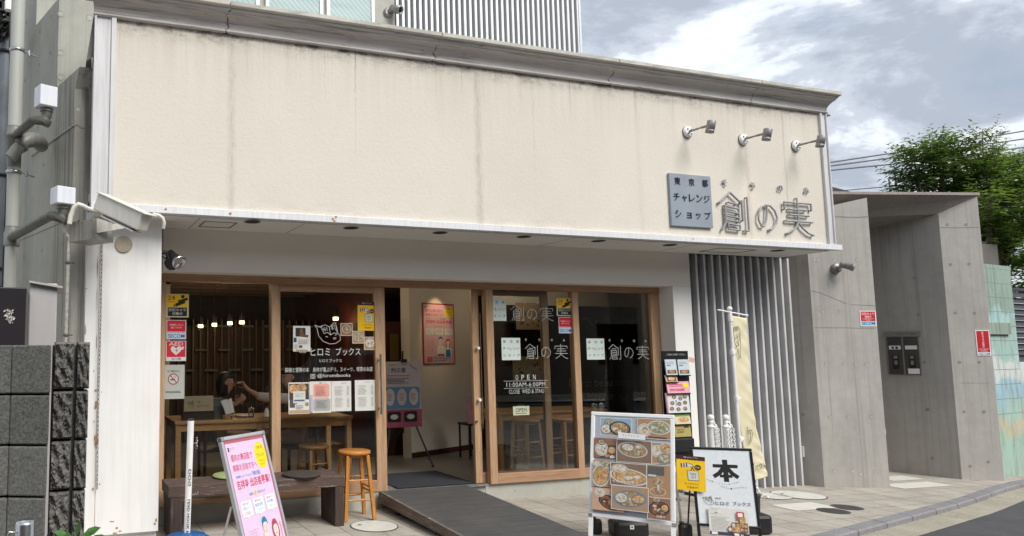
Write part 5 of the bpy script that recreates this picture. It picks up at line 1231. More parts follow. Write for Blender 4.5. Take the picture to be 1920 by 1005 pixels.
def secom_sticker(lab, Y, b):
    s, p = sticker('security_sticker', lab, 'sticker', Y, b, G_, '#c8c2cc')
    p.rect(.04, .03, .96, .60, RED); p.text('防犯通報システムを', .16, .20, .84, .30, WHT, .01); p.text('設置しております', .22, .34, .78, .44, WHT, .01); p.rect(.06, .61, .94, .66, WHT); p.text('SECURITY ALARM SYSTEM', .1, .615, .9, .655, RED, .02)
    p.rect(.05, .69, .95, .97, ink('#b9cfe0')); p.text('SECOM', .08, .74, .92, .93, SEC_B, .035); done(p, s)
cam_sticker('yellow and black 24 hours camera sticker on the leftmost pane', YG+.045, (311, 551, 354, 595)); secom_sticker('red and white sticker between the yellow camera sticker and the AED sticker', YG+.045, (312, 600, 349, 636))
s, p = sticker('aed_sticker', 'red AED sticker with a white heart on the leftmost pane', 'sticker', YG+.045, (311, 639, 349, 677), G_, '#c8c2cc')
p.rect(.04, .03, .96, .80, RED); p.text('AED', .15, .07, .85, .24, WHT, .02)
H_ = [(0, .35), (-.13, .18), (-.28, .2), (-.34, .38), (-.28, .58), (-.1, .78), (0, .88), (.1, .78), (.28, .58), (.34, .38), (.28, .2), (.13, .18)]
p.poly([(.5+x*.8, .16+y*.62) for x, y in H_], WHT); p.poly([(.66, .36), (.90, .27), (.86, .42), (.72, .46)], WHT); p.poly([(.52, .38), (.46, .50), (.53, .49), (.49, .6), (.60, .46), (.53, .47)], RED); p.rect(.06, .81, .94, .97, WHT); p.text('SECOM', .28, .83, .72, .95, BLK, .02); done(p, s)
s, p = sticker('no_smoking_notice', 'grey no smoking notice at the lower left of the leftmost pane', 'notice', YG+.045, (303, 684, 346, 748), None, '#a9aca6')
p.text('NO SMOKING', .25, .16, .78, .22, BLK, .01); p.ell(.51, .42, .24, .165, ink('#9a1f22'), 28); p.ell(.51, .42, .20, .135, ink('#b7bab4'), 28); p.rect(.38, .42, .58, .455, BLK); p.line([(.55, .40), (.60, .33), (.56, .36)], .003, BLK); p.line([(.38, .32), (.64, .52)], .009, ink('#9a1f22')); p.lines(.18, .76, .84, .83, 2, BLK, .4); done(p, s)
# menu cards and photos on the sliding door
def paper_on(name, lab, box, Y=yGd, group=None, paper='#d9d8d2', cat='paper'): return sticker(name, lab, cat, Y, box, group, paper)
s, p = paper_on('magazine_clipping', 'printed article clipping on the sliding door beside the line drawn emblem', (549.5, 611, 582, 659)); p.rect(.14, .08, .72, .42, ink('#24262a')); p.poly([(.40, .14), (.36, .42), (.86, .46), (.90, .36), (.62, .34), (.55, .14)], ink('#6d4a2a')); p.ell(.47, .18, .05, .05, ink('#8a6a48')); p.rect(.03, .46, .2, .64, ink('#144a78')); p.lines(.28, .52, .95, .72, 6, ink('#8f8c88'), .3, 4); p.rect(.34, .76, .52, .85, ink('#6a3a26')); p.rect(.15, .93, .84, .97, ink('#a89a78')); p.lines(.05, .72, .3, .9, 4, ink('#9a9894'), .3, 5); done(p, s)
def dish(p, x0, y0, x1, y1, fm, tab='food_table', pl_=None, rot=0.0, seed=0, asp=.72):
    """one plate of food on a table"""
    q = random.Random(seed); w_, h_ = x1-x0, y1-y0; cx, cy = (x0+x1)/2, (y0+y1)/2; pl_ = pl_ or ink('#cfccc6')
    p.ell(cx, cy, w_*.47, h_*.47*asp, pl_, 26, rot); p.ell(cx, cy, w_*.42, h_*.42*asp, ink('#8d8780'), 26, rot); p.ell(cx, cy, w_*.40, h_*.40*asp, fm, 22, rot)
    for k in range(9):
        a = q.uniform(0, 6.28); r = q.uniform(0, .26); n = 7; m = q.choice(['food_brown', 'food_rice', 'food_orange', 'food_green', fm]); x, y = cx+w_*r*math.cos(a), cy+h_*r*asp*math.sin(a); s_ = q.uniform(.06, .13)
        p.poly([(x+w_*s_*q.uniform(.6, 1.2)*math.cos(b), y+h_*asp*s_*q.uniform(.6, 1.2)*math.sin(b)) for b in [-6.283*i/n for i in range(n)]], m)
for i, (b, lab) in enumerate((((638.5, 606, 661, 629.5), 'topmost of the three small round dish photos on the sliding door'), ((660.5, 620.5, 683, 644), 'middle one of the three small round dish photos on the sliding door'), ((682.5, 631.5, 705, 656), 'lowest of the three small round dish photos on the sliding door'))):
    s, p = paper_on('dish_photo', lab, b, yGd-.0012*i, 'small dish photos on the sliding door', '#d8d0bc', 'photo'); p.rect(.05, .05, .95, .95, ink('#8a6248' if i == 0 else '#b08a5c')); dish(p, .08, .1, .92, .84, ('food_brown', 'food_green', 'food_rice')[i], asp=1, seed=i); done(p, s)
def take_out(p):
    p.rect(0, 0, 1, 1, YEL); p.rect(0, 0, 1, .10, BRN)
    for k in range(10): p.ell(.05+k*.1, .10, .05, .025, BRN, 12)
    p.text('喫茶ヒロミブックス', .25, .03, .75, .07, WHT, .01)
    p.poly([(.14, .24), (.16, .36), (.42, .32), (.56, .31), (.60, .26), (.48, .22), (.38, .20)], WHT)
    for k in range(3): p.poly([(.14+k*.09, .235-k*.012), (.16+k*.09, .355-k*.012), (.20+k*.09, .345-k*.012), (.18+k*.09, .225-k*.012)], BRN)
    p.line([(.38, .20), (.54, .24), (.60, .30), (.52, .32)], .0035, BRN); p.ell(.74, .32, .115, .078, BRN, 22); p.text('OK', .66, .295, .82, .345, WHT, .02)
    p.line([(.48, .45), (.55, .33), (.64, .45)], .005, BRN); p.poly([(.36, .43), (.40, .71), (.79, .70), (.75, .42)], BRN); p.poly([(.375, .44), (.412, .70), (.775, .69), (.74, .43)], WHT)
    p.text('TAKE', .46, .49, .68, .55, BLK, .02); p.text('OUT', .50, .58, .68, .64, BLK, .02); p.text('テイクアウト', .28, .78, .76, .83, BRN, .02); p.text('できます！', .34, .87, .74, .93, BRN, .02)
s, p = paper_on('takeaway_poster', 'yellow TAKE OUT poster at the top right of the sliding door', (670.5, 566, 706, 620), paper='#d8c26a', cat='poster'); take_out(p); done(p, s)
g4 = 'menu sheets on the sliding door'
s, p = paper_on('menu_sheet', 'menu sheet with dish photos, leftmost of the four on the sliding door', (541, 717, 580.5, 776), group=g4); p.rect(.03, .04, .97, .55, ink('#4a3a30')); p.ell(.25, .2, .24, .14, 'food_orange'); p.ell(.6, .18, .26, .15, 'food_brown'); p.rect(.05, .55, .4, .8, ink('#50504a')); p.ell(.86, .7, .1, .07, 'food_green'); p.rect(.22, .28, .80, .66, WHT); p.rect(.3, .69, .72, .88, WHT); p.text('ヒロミブックスの\nお食事メニュー', .3, .34, .74, .46, ink('#555566'), .01); p.rect(.26, .55, .76, .6, ink('#585a78')); p.lines(.34, .72, .68, .86, 3, ink('#555566'), .4); p.rect(.03, .88, .97, .97, ink('#b99a74')); done(p, s)
s, p = paper_on('menu_sheet', 'menu sheet with a pink and a grey panel, second of four on the sliding door', (581, 715, 621, 774), group=g4); 
def rrect(p, x0, y0, x1, y1, m, r=.1):
    a = p.W/p.H; pts = []
    for cx, cy, s0 in ((x1-r, y0+r*a, -90), (x1-r, y1-r*a, 0), (x0+r, y1-r*a, 90), (x0+r, y0+r*a, 180)):
        for k in range(5): t = R(s0+k*22.5); pts.append((cx+r*math.cos(t), cy+r*a*math.sin(t)))
    p.poly(pts[::-1], m)
rrect(p, .16, .08, .92, .52, ink('#dfa498')); rrect(p, .16, .54, .96, .95, ink('#a9aba6')); p.text('喫茶メニュー', .45, .03, .8, .07, BLK, .02); p.lines(.26, .14, .82, .46, 9, ink('#96534a'), .28, 2); p.lines(.28, .6, .86, .86, 6, ink('#585a58'), .25, 3); p.rect(0, .42, .12, .97, ink('#b8b2c8')); done(p, s)
for i, (b, lab) in enumerate((((621.5, 714.5, 658.5, 771), 'plain white menu sheet, third of the four on the sliding door'), ((665.5, 712.5, 703.5, 770), 'plain white menu sheet set apart at the right, nearest the door handle'))):
    s, p = paper_on('menu_sheet', lab, b, group=g4); p.text('メニュー', .5, .05, .8, .09, BLK, .03); p.lines(.16, .16, .6, .48, 8, ink('#777a78'), .22, 7+i); p.lines(.16, .54, .6, .86, 8, ink('#777a78'), .22, 17+i)
    for k in range(8): p.rect(.78, .165+k*.04, .88, .175+k*.04, ink('#55585a')); p.rect(.78, .56+k*.04, .88, .57+k*.04, ink('#55585a'))
    done(p, s)
# white vinyl lettering, parts of the glass they are stuck to
p = fprint(yGd-.001, 530, 600, 700, 712)
def q_(x, y): return ((x-530)/170, (y-600)/112)
def T(t, x0, y0, x1, y1, m=None, b=0.0): p.text(t, *q_(x0, y0), *q_(x1, y1), m or WHT, b)
T('喫茶', 560, 657.5, 573, 662); T('ヒロミ', 581, 653, 617, 667); T('ブックス', 628, 652, 675, 667); T('ヒロミブックス', 597, 673, 639, 679.5); T('探検と冒険の本　身体が喜ぶデリ、スイーツ、喫茶のお店', 534, 688.5, 698, 697.5, None, .008); T('@hiromibooks', 593, 700.5, 655, 709, None, .012)
def emblem(f, w_, m): 
    f([(590, 610), (600, 612), (612, 609), (620, 614), (629, 607), (637, 603)][:0] or [(589, 610), (596, 613), (603, 612)], w_, m)
    for st in ([(589, 610), (593, 616), (596, 630), (604, 640), (616, 645), (628, 644), (637, 638), (636, 630), (632, 624), (630, 613), (627, 604)], [(589, 610), (597, 613), (601, 614)], [(627, 604), (622, 608), (619, 610)], [(600, 612), (606, 626), (612, 623), (618, 628), (625, 624), (631, 627), (629, 612), (623, 609), (616, 613), (608, 609), (600, 612)], [(616, 613), (618, 628)], [(604, 615), (606, 621)], [(607, 614), (609, 621)], [(604, 618), (608, 617)], [(611, 614), (612, 620)], [(620, 612), (621, 618), (624, 617), (621, 615), (624, 612), (620, 612)], [(626, 614), (628, 619)], [(609, 631), (613, 632)], [(623, 634), (628, 633), (628, 635), (624, 636)], [(627, 629), (629, 628)]): f(st, w_, m)
emblem(lambda st, w_, m: p.line([q_(*a) for a in st], w_, m), .0055, WHT)
p.line([q_(*a) for a in ((580.5, 701.5), (588.5, 701.5), (588.5, 709), (580.5, 709), (580.5, 701.5))], .005, WHT); p.ell(*q_(584.5, 705.2), 2.4/170, 2.4/112, WHT, 14); p.ell(*q_(584.5, 705.2), 1.5/170, 1.5/112, ink('#2a2a2a'), 12)
p.build('window_lettering', d1)
def strokes(p, st, x0, y0, x1, y1, wd, m):
    for s in st: p.line([(x0+(x1-x0)*u, y0+(y1-y0)*v) for u, v in s], wd, m)
def shop_mark(p, fx, x0, y0, w_, cut=False):
    """frosted square with the district lettering and thin large characters; x0,y0 px of the square's corner, w_ its width"""
    h = w_*1.2
    def B(a, b, c, d): return (*fx(a, b), *fx(c, d))
    xa = x0 if not cut else x0+w_*.27
    p.rect(*B(xa, y0, x0+w_, y0+h), 'white_frost')
    for row, cs, xs2 in ((.17, '東京都', (.16, .52, .86)), (.48, 'チャレンジ', (.14, .33, .51, .69, .87)), (.79, 'ショップ', (.16, .40, .64, .87))):
        for c, x in zip(cs, xs2):
            X = x0+w_*x
            if X-2 < xa: continue
            sm_ = c in 'ャョッ'; hw = w_*(.055 if sm_ else .08); p.text(c, *fx(X-hw, y0+h*row-hw), *fx(X+hw, y0+h*row+hw), BLK, .005)
    return h
for (win_, Y, fbox, sq, chars, furi, cut) in ((w3, yG1, (925, 555, 1070, 790), (916, 561, 35), ((958, 573, 983.5, 602), (990, 580, 1008, 600), (1015, 575, 1039, 602)), ((961.5, 566), (986, 567), (1010, 568), (1034, 568.5)), True),
                                        (w3, yG1, (925, 555, 1070, 790), (940.5, 634.5, 34.5), ((982.5, 646, 1007, 674), (1014, 652, 1031.5, 672), (1040, 646.5, 1064, 674)), ((985.5, 638), (1010.5, 638.5), (1034.5, 638.5), (1058, 639)), False),
                                        (w4, yG1, (1090, 600, 1222, 700), (1099.5, 635, 32.5), ((1138.5, 646, 1162, 674), (1169, 652, 1185.5, 672), (1193, 648, 1215, 674)), ((1142, 638.5), (1164.5, 639), (1188, 639.5), (1210, 640)), False)):
    p = fprint(Y, *fbox); a0_, b0_, a1_, b1_ = fbox
    fx = lambda x, y: ((x-a0_)/(a1_-a0_), (y-b0_)/(b1_-b0_))
    h = shop_mark(p, fx, *sq, cut)
    for st, b in zip((ST_SO, ST_NO, ST_MI), chars): strokes(p, st, *fx(b[0], b[1]), *fx(b[2], b[3]), .0045, WHT)
    for c, (x, y) in zip('そうのみ', furi): p.text(c, *fx(x-1.9, y-2.4), *fx(x+1.9, y+2.4), WHT)
    if sq[0] == 940.5:
        [p.text(c_, *fx(964+k_*10.8, 703.5), *fx(969+k_*10.8, 712.5), WHT, -.02) for k_, c_ in enumerate('OPEN')]; p.rect(*fx(942, 714.4), *fx(1024, 714.9), WHT); p.text('11:00AM-6:00PM', *fx(947, 717.4), *fx(1019, 725.6), WHT, -.03); p.rect(*fx(942, 727.8), *fx(1024, 728.3), WHT); p.text('CLOSE  WED & 3THU', *fx(951, 730.5), *fx(1016, 738), WHT, -.03)
    p.build('window_lettering', win_)
cam_sticker('yellow and black 24 hours camera sticker at the top right of the OPEN window', yG1-.002, (1043.5, 559, 1072, 592.5)); secom_sticker('red and white sticker below the yellow one at the right of the OPEN window', yG1-.002, (1047.5, 594.5, 1073, 625))
s, p = sticker('open_plate', 'small cream OPEN plate hanging on the window below the opening hours', 'sign', yG1-.002, (962, 761.5, 992.5, 778.5), None, '#b9bda0'); p.text('OPEN', .15, .2, .85, .62, BLK, .015); p.lines(.15, .72, .85, .85, 1, BLK, .5); done(p, s)
mb = MB(); c = FP(977, 759, yG1-.004); mb.tube([FP(966, 762, yG1-.004), c, FP(988, 762, yG1-.004)], .002, 'wire_grey', 5); obj('hanging_cord', mb, s)

# ================================================================ BENCH, CUSHIONS, STOOL, RAMP
yb0, yb1 = 6.36, 6.76; zb_ = .452; xb0, xb1 = FP(316, 905, yb0).x, FP(646, 905, yb0).x
be = thing('wooden_bench', 'weathered dark brown thick plank bench below the windows', 'bench', ((xb0+xb1)/2, 6.56, 0))
mb = MB()
for k in range(3): a = yb0+k*(yb1-yb0)/3; mb.box(xb0, xb1, a+.002, a+(yb1-yb0)/3-.002, zb_-.095, zb_-.002*(k % 2), 'wood_bench')
obj('seat', mb, be, bevel=.006)
for a, b in ((xb0+.02, xb0+.12), (xb1-.09, xb1-.005)): mb = MB(); mb.box(a, b, yb0+.006, yb1-.01, 0, zb_-.096, 'wood_bench_v'); obj('leg', mb, be, bevel=.004)
for px, py, r, m, lab in ((436, 892, .185, 'cushion_green', 'round green seat cushion on the bench behind the pink board'), (565, 890, .178, 'cushion_black', 'round dark brown seat cushion on the right half of the bench')):
    c = ZP(px, py, zb_+.01); mb = MB(); mb.lathe((c.x, c.y, zb_+.0005), [(r*.9, 0), (r, .008), (r, .018), (r*.93, .026), (r*.5, .030), (.01, .028)], m, 36); o = obj('seat_cushion', mb); tag(o, lab, 'cushion', 'cushions on the bench')
FLs, FRs = GP(650, 978), GP(705, 977); sx = (FLs.x+FRs.x)/2; syf = (FLs.y+FRs.y)/2
def make_stool(name, label, c, rz, m, h=.64, r=.158, group=None, fw=.145, legs=4):
    t = thing(name, label, 'stool', c, group); t.rotation_euler = (0, 0, rz)
    mb = MB(); mb.lathe((0, 0, h-.034), [(r*.93, 0), (r, .007), (r, .026), (r*.95, .034), (r*.3, .031)], m, 36); obj('seat', mb, t, local=True)
    mb = MB(); mb.lathe((0, 0, h-.06), [(r*.72, 0), (r*.72, .0255)], m, 24); obj('seat_ring', mb, t, local=True)
    tp_, bt = r*.62, fw; F_ = []
    for sx_, sy_ in ((-1, -1), (1, -1), (1, 1), (-1, 1)):
        mb = MB(); a = V(sx_*bt, sy_*bt, 0); b = V(sx_*tp_, sy_*tp_, h-.04); F_.append((a, b)); ax = (b-a).normalized(); u = V(1, 0, 0)-ax*ax.x; u.normalize(); w_ = ax.cross(u); hw = .017
        mb.obox(a-u*hw-w_*hw, u, w_, ax, hw*2, hw*2, (b-a).length, m); obj('leg', mb, t, local=True, bevel=.004)
    for k, (z1_, z2_) in enumerate(((.30, .12), (.23, .12), (.30, .12), (.23, .12))):
        for z in (z1_*h/.64, z2_*h/.64+.07*(k % 2)):
            (a, b), (c_, d_) = F_[k], F_[(k+1) % 4]; f = z/(h-.04)+.12; p1, p2 = a.lerp(b, f), c_.lerp(d_, f); mb = MB(); mb.cyl(p1, p2, .0095, m, seg=10); obj('stretcher', mb, t, local=True)
    return t
make_stool('wooden_stool', 'orange varnished wooden bar stool outside between bench and ramp', (sx, syf+.15, 0), R(-4), 'wood_stool')
# ramp
rL, rR = FP(710, 920, YG-.01).x, FP(875, 908, YG-.01).x
rt = FP(875, 909, YG).z; e = XPl(1104, 1004.6, rR); sl_ = (rt-e.z)/(YG-e.y)
sl_ = max(.04, min(.075, sl_)); ylow = 4.22; sl_ = min(sl_, (rt-.025)/(YG-ylow))
rp = thing('wooden_ramp', 'dark grey boarded entrance ramp leading up to the open door', 'ramp', ((rL+rR)/2, 6.0, 0))
mb = MB(); y = YG-.01; bw_ = .145
def rz_(y): return rt-(YG-y)*sl_
while y-bw_ > ylow:
    a, b = y-bw_+.003, y-.003; x0_, x1_ = rL+.03, rR
    mb.add([(x0_, a, rz_(a)-.02), (x1_, a, rz_(a)-.02), (x1_, b, rz_(b)-.02), (x0_, b, rz_(b)-.02), (x0_, a, rz_(a)), (x1_, a, rz_(a)), (x1_, b, rz_(b)), (x0_, b, rz_(b))], HX, 'deck_grey'); y -= bw_
obj('deck_boards', mb, rp)
for X, nm in ((rL, 0), (rR-.03, 1)):
    mb = MB(); a, b = ylow, YG-.012
    mb.add([(X, a, max(.0, rz_(a)-.10)), (X+.03, a, max(.0, rz_(a)-.10)), (X+.03, b, rz_(b)-.11), (X, b, rz_(b)-.11), (X, a, rz_(a)-(.0 if nm == 0 else .022)), (X+.03, a, rz_(a)-(.0 if nm == 0 else .022)), (X+.03, b, rz_(b)-(.0 if nm == 0 else .022)), (X, b, rz_(b)-(.0 if nm == 0 else .022))], HX, 'ramp_side'); obj('side_board', mb, rp)
mb = MB()
for yy in (6.6, 5.8, 5.0):
    for X in (rL+.06, rR-.12): mb.box(X, X+.06, yy, yy+.06, 0, max(.01, rz_(yy)-.022), 'black_rubber')
mb.add([(rL+.031, ylow+.1, max(.003, rz_(ylow)-.06)), (rR-.031, ylow+.1, max(.003, rz_(ylow)-.06)), (rR-.031, YG-.02, rz_(YG)-.03), (rL+.031, YG-.02, rz_(YG)-.03)], [(0, 1, 2, 3)], 'black_rubber'); obj('supports_and_shade_sheet', mb, rp)  # posts, plus a black sheet standing in for the shade under the deck
# door mat inside
mb = MB(); a = [ZP(735, 911, .175), ZP(880, 903, .175), ZP(814, 884.5, .175), ZP(690, 889, .175)]; x0_, x1_ = a[0].x, a[1].x; mb.box(x0_, x1_+.02, YG+.10, 7.85, .1685, .178, 'mat_dark'); o = obj('door_mat', mb, bevel=.003); tag(o, 'dark blue grey mat on the floor just inside the open door', 'mat')

# ================================================================ PAVEMENT BOARDS
def plane(O, a, t):
    U = V(math.cos(a), math.sin(a), 0); n = V(math.sin(a), -math.cos(a), 0); D = n*math.sin(t)-V(0, 0, math.cos(t)); return Vector(O), U, D, D.cross(U)
def on_pl(px, py, O, N): v = ray(px, py); t = (O-CAMP).dot(N)/v.dot(N); return CAMP+v*t
def a_board(name, label, O, a, t, W_, H_, m, fw, legm, back=.45, group=None, th=.02, bz=None):
    O, U, D, N = plane(O, a, t); W2 = O+U*W_/2+D*H_; base = V(W2.x, W2.y, gz(W2.x)); r = thing(name, label, 'a-board', base, group)
    mb = MB()
    mb.obox(O-N*th, U, D, N, W_, fw, th, m); mb.obox(O+D*(H_-fw)-N*th, U, D, N, W_, fw, th, m); mb.obox(O+D*fw-N*th, U, D, N, fw, H_-2*fw, th, m); mb.obox(O+D*fw+U*(W_-fw)-N*th, U, D, N, fw, H_-2*fw, th, m); obj('frame', mb, r, bevel=.006)
    zg = lambda p: (p.z-gz(p.x))/max(.05, -D.z)
    for s in (0, 1):
        p = O+D*H_+U*(s*(W_-fw)); l = zg(p); mb = MB(); mb.obox(p-N*th*.9, U, D, N, fw, l, th*.8, legm); obj('front_leg', mb, r)
        q1 = O+D*(.12 if name != 'pink_board' else .40)+U*(fw*.3+s*(W_-fw*1.6)); e = V(q1.x, q1.y, gz(q1.x))-V(N.x, N.y, 0).normalized()*back; mb = MB(); mb.tube([q1-N*(th+.01), e+V(0, 0, .012)], fw*.32, legm, 8); obj('rear_leg', mb, r)
    return r, O, U, D, N
# food menu board
r, O, U, D, N = a_board('menu_board', 'white framed board covered with photos of plated meals', (4.54, 5.373, 1.055), -.937, .263, .66, .89, 'aluminium_white', .034, 'aluminium_white')
mb = MB(); mb.obox(O+U*.026+D*.026-N*.018, U, D, N, .608, .838, .012, ink('#a9b2ba')); pn = obj('poster', mb, r)
p = Print(O+U*.028+D*.028-N*.0058, U, D, .604, .834); 
def photo(x0, y0, x1, y1, tab, items, border=True):
    if border: p.rect(x0-.008, y0-.006, x1+.008, y1+.006, ink('#d9d9d6'))
    p.rect(x0, y0, x1, y1, tab); w_, h_ = x1-x0, y1-y0
    for (cx, cy, rx, ry, fm, pl_, rot) in items:
        X, Y_ = x0+w_*cx, y0+h_*cy; 
        def clampell(rx_, ry_, m):
            pts = []
            for i in range(30):
                a = 2*math.pi*i/30; x, y = math.cos(a)*rx_*w_, math.sin(a)*ry_*h_; k = p.H/p.W
                pts.append((min(x1, max(x0, X+x*math.cos(rot)-y*k*math.sin(rot))), min(y1, max(y0, Y_+x/k*math.sin(rot)+y*math.cos(rot)))))
            p.poly(pts[::-1], m)
        clampell(rx, ry, pl_); clampell(rx*.88, ry*.86, ink('#6e665c')); clampell(rx*.83, ry*.8, fm)
        q = random.Random(int(1000*(X+Y_)))
        for k in range(10):
            a = q.uniform(0, 6.28); rr = q.uniform(.1, .6); m = q.choice(['food_brown', 'food_rice', 'food_orange', 'food_green', fm, fm]); xx, yy = X+w_*rx*rr*math.cos(a), Y_+h_*ry*rr*math.sin(a); s_ = q.uniform(.12, .26)
            p.poly([(min(x1, max(x0, xx+w_*rx*s_*q.uniform(.5, 1.2)*math.cos(b))), min(y1, max(y0, yy+h_*ry*s_*q.uniform(.5, 1.2)*math.sin(b)))) for b in [-6.283*i/8 for i in range(8)]], m)
CR, DK, GY = ink('#d4d0c8'), ink('#2c2724'), ink('#8b9296')
T1, T2, T3, T4 = ink('#ad8664'), ink('#936a50'), ink('#a98a70'), ink('#826a58')
photo(.09, .03, .50, .20, ink('#8fa9c4'), [(.5, .80, .5, .2, 'food_table', T1, 0), (.18, .66, .19, .33, 'food_rice', GY, 0), (.28, .22, .15, .2, 'food_green', GY, 0), (.63, .58, .34, .42, 'food_brown', DK, .1)])
photo(.58, .02, .995, .215, T1, [(.22, .58, .21, .34, 'food_rice', CR, 0), (.66, .42, .36, .36, 'food_green', CR, .05)]); p.poly([(.72, .195), (.72, .203), (.95, .208), (.95, .2)], DK)
photo(.005, .24, .315, .44, T2, [(.75, .75, .5, .4, 'food_dark', DK, -.2), (.34, .55, .28, .36, 'food_rice', CR, 0), (.34, .2, .16, .16, 'food_green', DK, 0), (.78, .6, .18, .2, 'food_orange', T2, 0)], False)
photo(.77, .255, .995, .455, T1, [(.25, .4, .36, .3, 'food_rice', CR, 0), (.72, .25, .34, .28, 'food_orange', CR, 0), (.65, .75, .36, .26, 'food_green', GY, 0)])
photo(.32, .25, .76, .465, T4, [(.46, .42, .44, .36, 'food_brown', ink('#b9b6ae'), .12), (.32, .32, .2, .2, 'food_rice', ink('#8a7a62'), .1)])
photo(.005, .47, .26, .735, T3, [(.42, .58, .46, .42, 'food_orange', CR, .15), (.2, .14, .2, .11, 'food_rice', CR, 0), (.7, .18, .25, .14, 'food_green', CR, 0)], False)
photo(.71, .475, .995, .785, T1, [(.45, .82, .36, .13, 'food_table', ink('#d8c0a4'), 0), (.48, .52, .24, .2, 'food_brown', ink('#b59a8c'), 0), (.48, .70, .06, .12, 'food_rice', ink('#b59a8c'), 0)]); p.rect(.72, .49, .92, .57, ink('#5a5c58')); p.rect(.72, .57, .82, .59, ink('#c9c9c4'))
photo(.005, .745, .42, .965, ink('#c9a184'), [(.55, .62, .36, .3, 'food_dark', DK, .35), (.24, .22, .18, .2, 'food_rice', CR, 0), (.68, .62, .16, .2, 'food_orange', T1, 0), (.66, .2, .14, .14, 'food_green', CR, 0)], False)
photo(.245, .485, .70, .70, T4, [(.52, .6, .56, .36, 'food_orange', CR, .12), (.25, .25, .24, .2, 'food_rice', ink('#cfc4a8'), 0)])
photo(.72, .79, .995, .99, T2, [(.5, .5, .46, .34, 'food_dark', DK, -.1), (.75, .45, .18, .2, 'food_orange', DK, 0), (.4, .1, .14, .1, 'food_green', CR, 0)])
photo(.265, .71, .725, .935, T3, [(.5, .52, .47, .38, 'food_brown', ink('#7f8a94'), -.08), (.27, .5, .2, .24, 'food_rice', ink('#7f8a94'), 0), (.74, .5, .2, .2, 'food_orange', ink('#7f8a94'), 0)])
p.poly([(.34, .175), (.34, .235), (.69, .24), (.69, .19)], WH); p.text('ランチメニュー', .39, .195, .64, .215, ink('#555555'), .005); p.text('ヒロミの日替り', .28, .655, .60, .68, WH, .01); p.text('カレー', .60, .02, .64, .025, WH)
p.text('日替り', .83, .95, .93, .975, WH, .01); p.build('printed_face', pn)
mb = MB()
for s in (0, 1): c = O+U*(s*.634)+D*.866; mb.obox(c-N*.021+U*(-.002 if s == 0 else .0), U, D, N, .03, .028, .023, 'galvanised')
obj('corner_caps', mb, r)
def weight(name, lab, px0, py0, px1, py1, zc, grp='black weights of the pavement boards', sticker_=False):
    """zc: distance in camera axis"""
    c = CAMP+ray((px0+px1)/2, (py0+py1)/2)*zc; w_ = (px1-px0)*zc/F_PX; zt = (CAMP+ray((px0+px1)/2, py0)*zc).z; zb2_ = gz(c.x)
    t = thing(name, lab, 'weight', (c.x, c.y, zb2_), grp); mb = MB(); ax = AR.copy(); ax.z = 0; ax.normalize(); ay = V(-ax.y, ax.x, 0); h = zt-zb2_
    o = V(c.x, c.y, zb2_)-ax*w_/2; mb.obox(o, ax, ay, V(0, 0, 1), w_, w_*.6, h, 'black_plastic'); obj('tank', mb, t, bevel=min(.03, h*.3))
    mb = MB(); mb.lathe(V(c.x, c.y, zb2_+h-.002)+ay*w_*.3-ax*w_*.25, [(.02, 0), (.02, .012), (.015, .016)], 'black_plastic', 14); obj('cap', mb, t)
    if sticker_: mb = MB(); mb.obox(o+ax*w_*.42-ay*.0015+V(0, 0, h*.55), ax, ay, V(0, 0, 1), .034, .002, .034, 'white_plastic'); mb.obox(o+ax*w_*.42+ax*.01-ay*.002+V(0, 0, h*.55+.01), ax, ay, V(0, 0, 1), .014, .001, .014, 'letter_black'); obj('label_plate', mb, t)
    return t
weight('board_weight', 'black water tank weight with a small white label under the menu board', 1155, 979, 1220, 1040, 6.2, sticker_=True); weight('board_weight', 'small black weight behind the left leg of the menu board', 1112, 974, 1132, 1030, 6.3)

# black framed book board
r, O, U, D, N = a_board('book_board', 'black framed white board with a large black 本 character', (5.17, 4.93, .775), -.626, .189, .462, .64, 'black_frame', .022, 'black_frame', .35)
mb = MB(); mb.obox(O+U*.02+D*.02-N*.018, U, D, N, .422, .6, .012, ink('#dfe4e8')); pn = obj('panel', mb, r); p = Print(O+U*.022+D*.022-N*.0058, U, D, .418, .596)
p.line([(.12, .21), (.40, .215)], 0.0001, BLK)
# 本 drawn heavy
for pts in ([(.33, .195), (.33, .225), (.82, .225), (.82, .195)],): pass
p.poly([(.33, .195), (.33, .240), (.77, .240), (.77, .195)], BLK); p.poly([(.505, .13), (.505, .43), (.595, .43), (.595, .13)], BLK)
p.poly([(.51, .215), (.47, .24), (.41, .295), (.31, .345), (.35, .388), (.47, .33), (.55, .25)], BLK); p.poly([(.59, .215), (.63, .24), (.69, .295), (.785, .345), (.745, .388), (.63, .33), (.55, .25)], BLK); p.rect(.44, .335, .66, .372, BLK)
for k, c in enumerate('探検・ノンフィクションの本と'): x = .20+k*.042; y = .40+.055*math.sin(k*.22); p.text(c, x, y, x+.02, y+.018, BLK)
for k, c in enumerate('喫茶スイーツのあるお店'): x = .44+k*.042; y = .485+.018*math.sin(k*.5)+.002*k; p.text(c, x, y, x+.022, y+.018, BLK)
def q2(x, y): return (.09+(x-589)/48*.19, .625+(y-603)/42*.125)
emblem(lambda st, w_, m: p.line([q2(*a) for a in st], w_, m), .0022, BLK)
p.text('喫茶', .315, .645, .42, .668, BLK); p.text('ヒロミ', .31, .70, .55, .745, BLK, .015); p.text('ブックス', .61, .69, .925, .745, BLK, .015); p.build('printed_face', pn)
